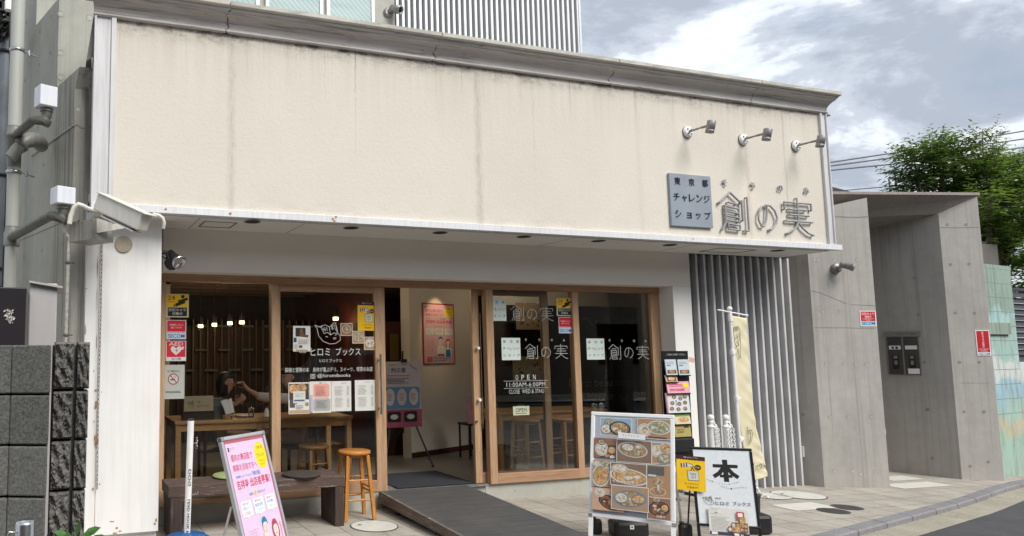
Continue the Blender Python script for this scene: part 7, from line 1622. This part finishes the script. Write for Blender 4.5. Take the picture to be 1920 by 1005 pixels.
def face_parts(o, c, f, up=V(0, 0, 1), hairm='hair', long_=True):
    f = Vector(f).normalized(); s = f.cross(up).normalized(); c = Vector(c); off = o.location
    mb = MB(); a, b = c+f*.080+up*.002, c+f*.088-up*.030; mb.loft([[a+s*.004, a+f*.004, a-s*.004], [b+s*.013, b+f*.018, b-s*.013], [b+s*.010-up*.010, b+f*.004-up*.010, b-s*.010-up*.010]], 'skin'); obj('nose', mb, o)
    mb = MB()
    for k in (-1, 1): e = c+f*.078+s*k*.030+up*.004; mb.ball(e, .0075, 'white_plastic', 6, (1, 1, .5)); mb.ball(e+f*.0035, .0052, 'hair', 5)
    obj('eyes', mb, o)
    mb = MB()
    for k in (-1, 1): e = c+f*.083+s*k*.030+up*.024; mb.tube([e-s*.016, e+up*.003, e+s*.016-up*.001], .0022, 'hair', 5)
    obj('eyebrows', mb, o)
    mb = MB(); e = c+f*.079-up*.058; mb.tube([e-s*.017-f*.004, e+f*.003, e+s*.017-f*.004], .0036, plain('lip', (.38, .12, .10), .5), 6); obj('mouth', mb, o)
    mb = MB()
    for k in (-1, 1): e = c+s*k*.073-f*.004-up*.008; mb.ball(e, .02, 'skin', 6, (.75, .45, 1.3))
    obj('ears', mb, o)
# woman behind the table, in profile
yP1 = 8.05; H1 = FP(424, 716, yP1); f1 = V(.97, -.22, -.12)
P1 = lambda x, y, d=0.0: FP(x, y, yP1+d)
pel = V(H1.x-.10, yP1+.02, FZ+.48)
j = {'pelvis': (pel, (.15, .12)), 'waist': (pel+V(0, 0, .18), (.12, .10)), 'chest': (V(H1.x-.09, yP1, H1.z-.36), (.14, .105)), 'upper': (V(H1.x-.07, yP1, H1.z-.24), (.10, .085))}
l = [('pelvis', 'waist'), ('waist', 'chest'), ('chest', 'upper'), ('upper', 'neckbase')]
head_joints(j, l, V(H1.x-.035, yP1, H1.z-.155), H1, f1)
for k, sy in (('L', .15), ('R', -.15)):
    sh = V(H1.x-.08, yP1+sy, H1.z-.25); el = V(H1.x-.02, yP1+sy*1.25-.06, zT+.10); wr = P1(444 if k == 'R' else 440, 757, -.30 if k == 'R' else -.22)
    j['sh'+k] = (sh, .048); j['el'+k] = (el, .036); j['wr'+k] = (wr, (.022, .020)); l += [('upper', 'sh'+k), ('sh'+k, 'el'+k), ('el'+k, 'wr'+k)]
    hand(j, l, 'wr'+k, wr, V(.55, -.15 if k == 'R' else -.45, .5), V(-.2, .8 if k == 'R' else -.8, .3), .55, k)
    hip = pel+V(.04, sy*.6, -.02); kn = hip+V(.40, 0, .02); an = V(kn.x+.02, kn.y, FZ+.09); to = an+V(.13, 0, -.05)
    j['hip'+k] = (hip, .085); j['kn'+k] = (kn, .058); j['an'+k] = (an, .038); j['to'+k] = (to, (.04, .028)); l += [('pelvis', 'hip'+k), ('hip'+k, 'kn'+k), ('kn'+k, 'an'+k), ('an'+k, 'to'+k)]
o = figure('person', 'person with dark hair seated in profile at the table, white top and black collar', j, l, H1, 'skin', 'hair')
face_parts(o, H1, f1)
up = V(0, 0, 1); f = f1.normalized(); s = f.cross(up).normalized(); c = H1
skin_part(o, 'hair', [(c+up*.050-f*.02, (.098, .105)), (c+up*.115-f*.012, (.062, .066)), (c-f*.030-up*.01, (.090, .098)), (c-f*.038-up*.09, (.082, .082)), (c-f*.04-up*.19, (.066, .062)), (c+f*.045+up*.07, (.058, .075)), (c+f*.074+up*.040, (.024, .066))], [(0, 1), (0, 2), (2, 3), (3, 4), (0, 5), (5, 6)], 'hair')
skin_part(o, 'white_top', [(j['upper'][0]-V(0, 0, .01), (.135, .115)), (j['chest'][0], (.165, .135)), (j['waist'][0], (.14, .115)), (j['shL'][0], .078), (j['shL'][0].lerp(j['elL'][0], .8), .064), (j['shR'][0], .078), (j['shR'][0].lerp(j['elR'][0], .8), .064)], [(0, 1), (1, 2), (0, 3), (3, 4), (0, 5), (5, 6)], 'shirt_white')
mb = MB(); cc_ = j['neck'][0]; mb.tube([cc_+V(-.03, -.085, -.02), cc_+V(.03, -.11, -.08), cc_+V(.05, -.13, -.17), cc_+V(.05, -.13, -.24)], [.03, .045, .05, .04], 'cloth_black', 10); obj('black_collar', mb, o)
# person at the right, arm raised towards the other's face
yP2 = 7.98; H2 = FP(541, 706, yP2); f2 = V(-.9, -.35, -.25)
pel = V(H2.x+.12, yP2+.02, FZ+.48)
j = {'pelvis': (pel, (.16, .13)), 'waist': (pel+V(0, 0, .18), (.14, .11)), 'chest': (V(H2.x+.12, yP2, H2.z-.38), (.16, .115)), 'upper': (V(H2.x+.09, yP2, H2.z-.25), (.115, .09))}
l = [('pelvis', 'waist'), ('waist', 'chest'), ('chest', 'upper'), ('upper', 'neckbase')]
head_joints(j, l, V(H2.x+.045, yP2, H2.z-.16), H2, f2)
P2_ = lambda x, y, d=0.0: FP(x, y, yP2+d)
sh = V(H2.x+.03, yP2-.12, H2.z-.25); el = P2_(487, 744, -.16); wr = P2_(463, 729, -.12)
j['shR'] = (sh, .055); j['elR'] = (el, .038); j['wrR'] = (wr, (.026, .022)); l += [('upper', 'shR'), ('shR', 'elR'), ('elR', 'wrR')]
hand(j, l, 'wrR', wr, V(-.62, .0, .75), V(-.4, -.2, -.5), .45, 'R')
sh2 = V(H2.x+.12, yP2+.17, H2.z-.27); el2 = sh2+V(-.1, -.04, -.30); wr2 = el2+V(-.20, -.12, .03); j['shL'] = (sh2, .055); j['elL'] = (el2, .042); j['wrL'] = (wr2, (.026, .022)); l += [('upper', 'shL'), ('shL', 'elL'), ('elL', 'wrL')]; hand(j, l, 'wrL', wr2, V(-.95, -.2, -.1), V(0, 0, -1), .4, 'L')
for k, sy in (('L', .1), ('R', -.1)):
    hip = pel+V(-.04, sy, -.02); kn = hip+V(-.42, 0, .02); an = V(kn.x-.02, kn.y, FZ+.09); to = an+V(-.13, 0, -.05)
    j['hip'+k] = (hip, .09); j['kn'+k] = (kn, .06); j['an'+k] = (an, .04); j['to'+k] = (to, (.04, .028)); l += [('pelvis', 'hip'+k), ('hip'+k, 'kn'+k), ('kn'+k, 'an'+k), ('an'+k, 'to'+k)]
o = figure('person', 'person with short black hair behind the sliding door, raising one hand', j, l, H2, 'skin', 'hair')
face_parts(o, H2, f2)
f = f2.normalized(); c = H2
skin_part(o, 'hair', [(c+up*.052-f*.02, (.104, .108)), (c+up*.115-f*.01, (.068, .07)), (c-f*.05+up*.0, (.092, .094)), (c-f*.05-up*.07, (.076, .07)), (c+f*.05+up*.068, (.062, .078)), (c+f*.078+up*.042, (.026, .066))], [(0, 1), (0, 2), (2, 3), (0, 4), (4, 5)], 'hair')
skin_part(o, 'dark_jacket', [(j['upper'][0]-V(0, 0, .01), (.15, .125)), (j['chest'][0], (.195, .15)), (j['waist'][0], (.17, .14)), (j['shL'][0], .07), (j['elL'][0], .058), (j['wrL'][0].lerp(j['elL'][0], .2), .042), (j['shR'][0], .082)], [(0, 1), (1, 2), (0, 3), (3, 4), (4, 5), (0, 6)], 'shirt_grey')
skin_part(o, 'pale_sleeve', [(sh, .068), (sh.lerp(el, .5), .062), (sh.lerp(el, 1.0), .052), (el.lerp(wr, .3), .043)], [(0, 1), (1, 2), (2, 3)], 'shirt_white')
for P_, lab in ((V(H1.x-.10, yP1+.02, FZ), 'chair under the person in the white top'), (V(H2.x+.12, yP2+.02, FZ), 'chair under the person behind the sliding door')):
    t = thing('chair', lab, 'chair', P_, 'chairs at the left table'); sgn = -1 if P_.x < 2 else 1; mb = MB(); mb.box(P_.x-.2, P_.x+.2, P_.y-.2, P_.y+.2, FZ+.34, FZ+.37, 'wood_panel'); obj('seat', mb, t, bevel=.005); mb = MB(); bx_ = P_.x+sgn*.2; mb.box(bx_-.012, bx_+.012, P_.y-.2, P_.y+.2, FZ+.55, FZ+.8, 'wood_panel'); obj('backrest', mb, t)
    for a in (-.18, .15):
        for b in (-.18, .15): mb = MB(); tall = (a < 0) == (sgn < 0); mb.box(P_.x+a, P_.x+a+.03, P_.y+b, P_.y+b+.03, FZ+.001, FZ+(.8 if tall else .339), 'wood_panel'); obj('leg', mb, t)

# ---- lamps and added fill lights inside
gL = 'glowing pendant lamps inside'
for px, py, Y_, w2, lab in ((376, 611.5, 10.2, 9, 'lowest and leftmost glowing pendant lamp seen through the left pane'), (402, 609, 10.2, 9, 'second glowing pendant lamp from the left in the left pane'), (431, 606, 10.2, 9, 'third glowing pendant lamp from the left in the left pane'), (453.5, 604.5, 10.2, 9.5, 'fourth glowing pendant lamp, the one nearest the window post'), (629.5, 597.5, 10.2, 9.5, 'glowing pendant lamp above the line drawn emblem on the sliding door'), (702, 624, 10.2, 7, 'glowing pendant lamp at the right edge of the sliding door glass')):
    X0, X1, Z0, Z1 = frect(Y_, px-w2/2, py-2.8, px+w2/2, py+2.8); t = thing('pendant_lamp', lab, 'lamp', ((X0+X1)/2, Y_, Z0), gL); r_ = (X1-X0)/2; c = V((X0+X1)/2, Y_, 0)
    mb = MB(); mb.lathe(c+V(0, 0, Z1), [(r_*.9, 0), (r_, .004), (r_, Z0-Z1), (r_*.5, Z0-Z1+.002)], 'lamp_warm', 20); obj('lamp_shade', mb, t)
    mb = MB(); mb.lathe(c+V(0, 0, Z0+.003), [(r_*1.02, 0), (r_*1.02, .10), (r_*.5, .13), (.008, .14)], 'black_plastic', 20); mb.tube([c+V(0, 0, Z0+.12), c+V(0, 0, 2.56)], .004, 'cable_black', 6); obj('cap_and_cord', mb, t)
    l = bpy.data.lights.new('pendant_light', 'POINT'); l.energy = 1.6; l.color = (1, .68, .36); l.shadow_soft_size = .05; lo = bpy.data.objects.new('pendant_light', l); COL.objects.link(lo); lo.parent = t; lo.location = (0, 0, Z1-Z0-.06)
for px, py, lab in ((591, 563.5, 'small round ceiling downlight nearest the top of the sliding door'), (634, 569, 'small round ceiling downlight in the middle of the sliding door glass'), (629, 581, 'farthest small round ceiling downlight seen through the sliding door')):
    c = ZP(px, py, 2.612); mb = MB(); mb.lathe((c.x, c.y, 2.612), [(.06, 0), (.055, -.006), (.03, -.007)][::-1], 'lamp_spot', 18); o = obj('ceiling_downlight', mb); tag(o, lab, 'ceiling light', 'round ceiling lights inside')
pc = FP(817, 626, 9.15); uW = (B_-A_).normalized(); nW = Vector((uW.y, -uW.x, 0))
l = bpy.data.lights.new('wall_washer', 'SPOT'); l.energy = 5; l.spot_size = R(60); l.spot_blend = .6; l.color = (1, .74, .42); l.shadow_soft_size = .03; lo = bpy.data.objects.new('wall_washer', l); COL.objects.link(lo)
wl_t = thing('ceiling_spot', 'small ceiling spotlight shining on the framed red poster inside', 'spotlight', (0, 0, 0)); 
def on_part(px, py, lift=.0): n = nW; v = ray(px, py); t = (A_-CAMP).dot(n)/v.dot(n); return CAMP+v*t+n*lift
hp_ = on_part(817, 540); lp = V(hp_.x, hp_.y, 2.50)+nW*.42; wl_t.location = lp; lo.location = lp; lo.rotation_euler = (on_part(817, 600)-lp).to_track_quat('-Z', 'Y').to_euler()
mb = MB(); mb.cyl((lp.x, lp.y, lp.z+.01), (lp.x, lp.y, 2.62), .03, 'black_plastic', seg=14); obj('lamp_head', mb, wl_t)
for (x, y, e) in ((6.2, 8.3, 3.2), (2.0, 8.9, 4.0), (3.9, 7.9, 3.5), (1.9, 7.5, 2.2)):  # fill lights without fixtures, added to brighten the people, doorway and rooms
    l = bpy.data.lights.new('fill_light', 'POINT'); l.energy = e; l.color = (1, .80, .55); l.shadow_soft_size = .1; lo = bpy.data.objects.new('fill_light', l); COL.objects.link(lo); lo.location = (x, y, 2.45)

# ---- posters, easel, small stand
c0p, c1p = on_part(790.5, 567, .004), on_part(849.5, 571, .004); zt_p, zb_p = on_part(820, 569, .004).z, on_part(820, 683, .004).z; Wp = (V(c1p.x-c0p.x, c1p.y-c0p.y, 0)).length
mb = MB(); mb.obox(V(c0p.x, c0p.y, zb_p), uW, nW, V(0, 0, 1), Wp, .008, zt_p-zb_p, ink('#b02a30')); s = obj('framed_poster', mb); tag(s, 'red framed recruiting poster on the white wall seen through the open door', 'poster')
p = Print(V(c0p.x, c0p.y, zt_p)+nW*.0085, uW, (0, 0, -1), Wp, zt_p-zb_p); recruiting(p, bg=ink('#dcb8c0')); p.build('printed_face', s)
yE = 8.3; X0, X1, Z0, Z1 = frect(yE, 716, 678, 789, 801); ea = thing('easel_board', 'tall pink and blue information board on a black tripod easel inside the door', 'easel', ((X0+X1)/2, yE, FZ))
mb = MB(); mb.box(X0, X1, yE, yE+.012, Z1, Z0, ink('#cfc8cc')); bd = obj('board', mb, ea); p = Print((X0, yE-.0005, Z0), (1, 0, 0), (0, 0, -1), X1-X0, Z0-Z1)
p.text('東京都チャレンジショップ', .2, .04, .66, .06, BLK, .01); p.text('創の実', .24, .09, .62, .17, ink('#3c4a78'), .04); p.line([(.72, .03), (.8, .08), (.92, .12)], .004, ink('#6a6a80'))
for k in range(4): p.poly([(.72+k*.05, .045+k*.022), (.76+k*.05, .065+k*.022), (.73+k*.05, .085+k*.022)], ink('#7a8aa8'))
p.lines(.14, .2, .74, .23, 1, PKR, .4); p.lines(.14, .25, .74, .34, 4, ink('#55545a'), .4, 3); rrect(p, .0, .39, .97, .72, ink('#6a93b8'), .06)
for k in range(3): x = .2+k*.3; p.ell(x, .54, .12, .13, ink('#d8cfc8'), 20); p.lines(x-.07, .48, x+.07, .60, 6, ink('#86646a'), .3, k)
p.rect(0, .73, 1, 1, ink('#a8566a')); 
for k in range(2): x = .12+k*.42; rrect(p, x, .76, x+.34, .92, ink('#1c1a1c'), .04); p.ell(x+.17, .84, .1, .04, 'food_rice', 14)
p.build('printed_face', bd)
for a, b in ((FP(784, 800, yE-.02), V(FP(802, 862, 8.25).x, 8.12, FZ)), (FP(735, 800, yE-.02), V(FP(716, 862, 8.2).x, 8.12, FZ)), (FP(757, 790, yE+.05), V(FP(757, 790, yE).x, 8.85, FZ))):
    mb = MB(); top_ = V(a.x, yE+.03, a.z); mb.tube([top_, b+V(0, 0, .02)], .011, 'black_plastic', 8); mb.ball(top_.lerp(b, .78), .017, 'black_plastic', 6); mb.ball(b+V(0, 0, .018), .016, 'black_rubber', 6); obj('leg', mb, ea)
mb = MB(); a = FP(757, 676, yE); mb.tube([a+V(0, .05, -.9), a+V(0, .03, .12)], .012, 'black_plastic', 8); mb.box(a.x-.04, a.x+.04, yE-.012, yE+.03, Z0-.01, Z0+.03, 'black_plastic'); obj('mast', mb, ea)
X0, X1, Z0, Z1 = frect(8.9-.4, 877, 745, 907, 794); st_ = thing('display_stand', 'small black stand with a pink flyer behind the open door leaf', 'stand', ((X0+X1)/2, 8.5, FZ))
mb = MB(); mb.box(X0, X1, 8.5, 8.51, Z1, Z0, ink('#c98a96')); fy = obj('flyer', mb, st_); p = Print((X0, 8.4995, Z0), (1, 0, 0), (0, 0, -1), X1-X0, Z0-Z1); p.lines(.25, .1, .8, .8, 10, ink('#8a3448'), .3, 2); p.build('printed_face', fy)
mb = MB(); mb.box(X0+.02, X1-.02, 8.52, 8.8, Z1-.03, Z1-.005, 'black_frame'); obj('shelf', mb, st_)
for x in (X0+.03, X1-.05):
    for y in (8.53, 8.77): mb = MB(); mb.box(x, x+.02, y, y+.02, FZ+.001, Z1-.031, 'black_frame'); obj('leg', mb, st_)
# dark cabinet behind the easel; chalkboard, hanging posters
mb = MB(); a = FP(724, 700, 9.2).x; b = FP(769, 700, 9.2).x; mb.box(a-.3, b-.02, 9.2, 9.8, FZ+.001, 2.0, 'interior_red'); mb.box(a-.3, b-.04, 9.18, 9.2, FZ+.2, 1.0, 'interior_dark'); o = obj('tall_cupboard', mb); tag(o, 'tall dark red brown cupboard behind the easel inside the door', 'cupboard')
mb = MB(); a0, a1, c0_, c1_ = frect(9.17, 731, 626, 747, 676); mb.box(a0, a1, 9.165, 9.178, c1_, c0_, ink('#6a5a24')); o = obj('small_notice', mb); tag(o, 'small olive yellow notice on the dark cupboard', 'notice')
yB = 9.10; a0, a1, c0_, c1_ = frect(yB, 962, 566, 1190, 768); mb = MB(); mb.box(a0, a1, yB-.03, yB-.005, max(c1_, FZ+.6), c0_, 'chalkboard'); cb2 = obj('chalkboard', mb); tag(cb2, 'large black chalkboard wall with faint chalk writing behind the right windows', 'chalkboard')
p = fprint(yB-.031, 962, 566, 1190, 768); fx = lambda x, y: ((x-962)/228, (y-566)/202)
p.text('Merci beaucoup', *fx(1062, 711), *fx(1180, 731), 'chalk'); p.text('A bientot', *fx(1078, 737), *fx(1146, 752), 'chalk'); p.line([fx(*a) for a in ((1156, 741), (1159, 750), (1166, 752), (1172, 748), (1174, 742))], .01, 'chalk'); p.line([fx(*a) for a in ((1160, 742), (1163, 739), (1165, 743), (1168, 740))], .008, 'chalk')
p.line([fx(*a) for a in ((1092, 600), (1098, 596), (1104, 600), (1110, 610), (1118, 602))], .008, 'chalk'); p.build('lettering', cb2)
mb = MB(); mb.box(a0-.3, a1+.25, yB-.034, yB-.02, c0_+.002, c0_+.06, 'wood_panel'); o = obj('picture_rail', mb); tag(o, 'narrow brown wooden rail above the chalkboard', 'rail')
for k, (b, lab, colr) in enumerate((((968, 568, 1026, 618), 'hanging patterned picture at the top of the OPEN window', '#8a7a62'), ((962, 668, 1026, 716), 'sand coloured picture with a dark drawing above the opening hours', '#94886c'))):
    a0, a1, c0_, c1_ = frect(yB-.25, *b); mb = MB(); mb.box(a0, a1, yB-.25, yB-.24, c1_, c0_, ink(colr)); s = obj('wall_picture', mb); tag(s, lab, 'picture', 'pictures in front of the chalkboard'); p = Print((a0, yB-.2505, c0_), (1, 0, 0), (0, 0, -1), a1-a0, c0_-c1_)
    qq = random.Random(k)
    for _ in range(14): x, y = qq.uniform(.1, .9), qq.uniform(.3, .9); p.ell(x, y, qq.uniform(.03, .09), qq.uniform(.02, .06), ink(qq.choice(['#5c4a34', '#6e5a3c', '#463828', '#a0886a'])), 9, qq.uniform(0, 3))
    p.poly([(.86, .62), (.82, .9), (.86, .9), (.9, .72), (.94, .9), (.98, .9)], BLK); p.build('printed_face', s)

# ================================================================ ACROSS THE STREET (seen only mirrored in the glass)
ob = thing('opposite_building', 'dull brick building across the street, mirrored faintly in the shop glass', 'building', (4, -9.5, -.2))
mb = MB(); mb.box(-30, 34, -12, -9.5, -.3, 7.4, plain('opposite_wall', (.10, .085, .07), .9, 0, .35, .6)); obj('wall', mb, ob)
mb = MB()
for k in range(14): mb.box(-26+k*4.2, -24+k*4.2, -9.56, -9.5, 1.0 if k % 3 else .1, 2.6, 'interior_dark'); mb.box(-26+k*4.2, -24+k*4.2, -9.56, -9.5, 4.2, 5.8, 'interior_dark')
obj('window', mb, ob)
mb = MB(); mb.box(-30, 34, -9.5, -8.2, -.2, -.08, 'gutter_concrete'); o = struct('far_pavement', mb)
vn = thing('parked_van', 'silver white minivan parked across the street, seen mirrored in the glass', 'van', (7.3, -3.0, -.15))
def vanbody():
    mb = MB(); prof = [(-2.2, .35), (-2.25, .75), (-2.1, .98), (-1.45, 1.12), (-.95, 1.68), (-.5, 1.80), (1.5, 1.82), (2.05, 1.70), (2.2, 1.05), (2.22, .4), (1.9, .28), (-1.9, .28)]
    rings = []
    for y, s_, dz in ((-.85, .985, 0), (-.83, 1, 0), (.83, 1, 0), (.85, .985, 0)):
        rings.append([V(7.3+x*s_, -3.0+(y*(1 if z < 1.1 else 1-.22*(z-1.1))), -.15+z) for x, z in prof])
    mb.loft(rings, plain('van_paint', (.40, .41, .42), .22, .2, .04, 2), False); return mb
bd = obj('body', vanbody(), vn, bevel=.04)
for sy in (-.86, .86):
    mb = MB()
    for x0_, x1_, sl2_ in ((-1.2, -.35, .38), (-.25, .7, 0), (.8, 1.85, 0)):
        y1 = -3.0+sy*1.0; y2 = -3.0+sy*.87; g = V(0, (.012 if sy > 0 else -.012), 0)
        mb.add([V(7.3+x0_, y1, .98)+g, V(7.3+x1_, y1, .98)+g, V(7.3+x1_-(.05 if x1_ > 1.5 else 0), y2, 1.5)+g, V(7.3+x0_+sl2_, y2, 1.5)+g], [(0, 1, 2, 3) if sy < 0 else (3, 2, 1, 0)], 'black_frame')
    obj('side_windows', mb, vn)
mb = MB(); mb.add([V(7.3-1.43, -3.7, .99), V(7.3-1.43, -2.3, .99), V(7.3-.98, -2.42, 1.48), V(7.3-.98, -3.58, 1.48)], [(0, 1, 2, 3)[::-1]], 'black_frame'); obj('windscreen', mb, vn)
for x in (-1.35, 1.35):
    for sy in (-.86, .86): mb = MB(); mb.cyl((7.3+x, -3.0+sy-.08, .16), (7.3+x, -3.0+sy+.04, .16), .31, 'black_rubber', seg=28); w_ = obj('wheel', mb, vn); mb = MB(); mb.cyl((7.3+x, -3.0+sy+(.045 if sy > 0 else -.085), .16), (7.3+x, -3.0+sy+(.05 if sy > 0 else -.09), .16), .2, 'steel', seg=20); obj('rim', mb, w_)
for sy in (-.6, .6): mb = MB(); mb.ball((7.3-2.17, -3.0+sy, .62), .12, 'white_plastic', 8, (.4, 1.2, .7)); obj('headlight', mb, vn)
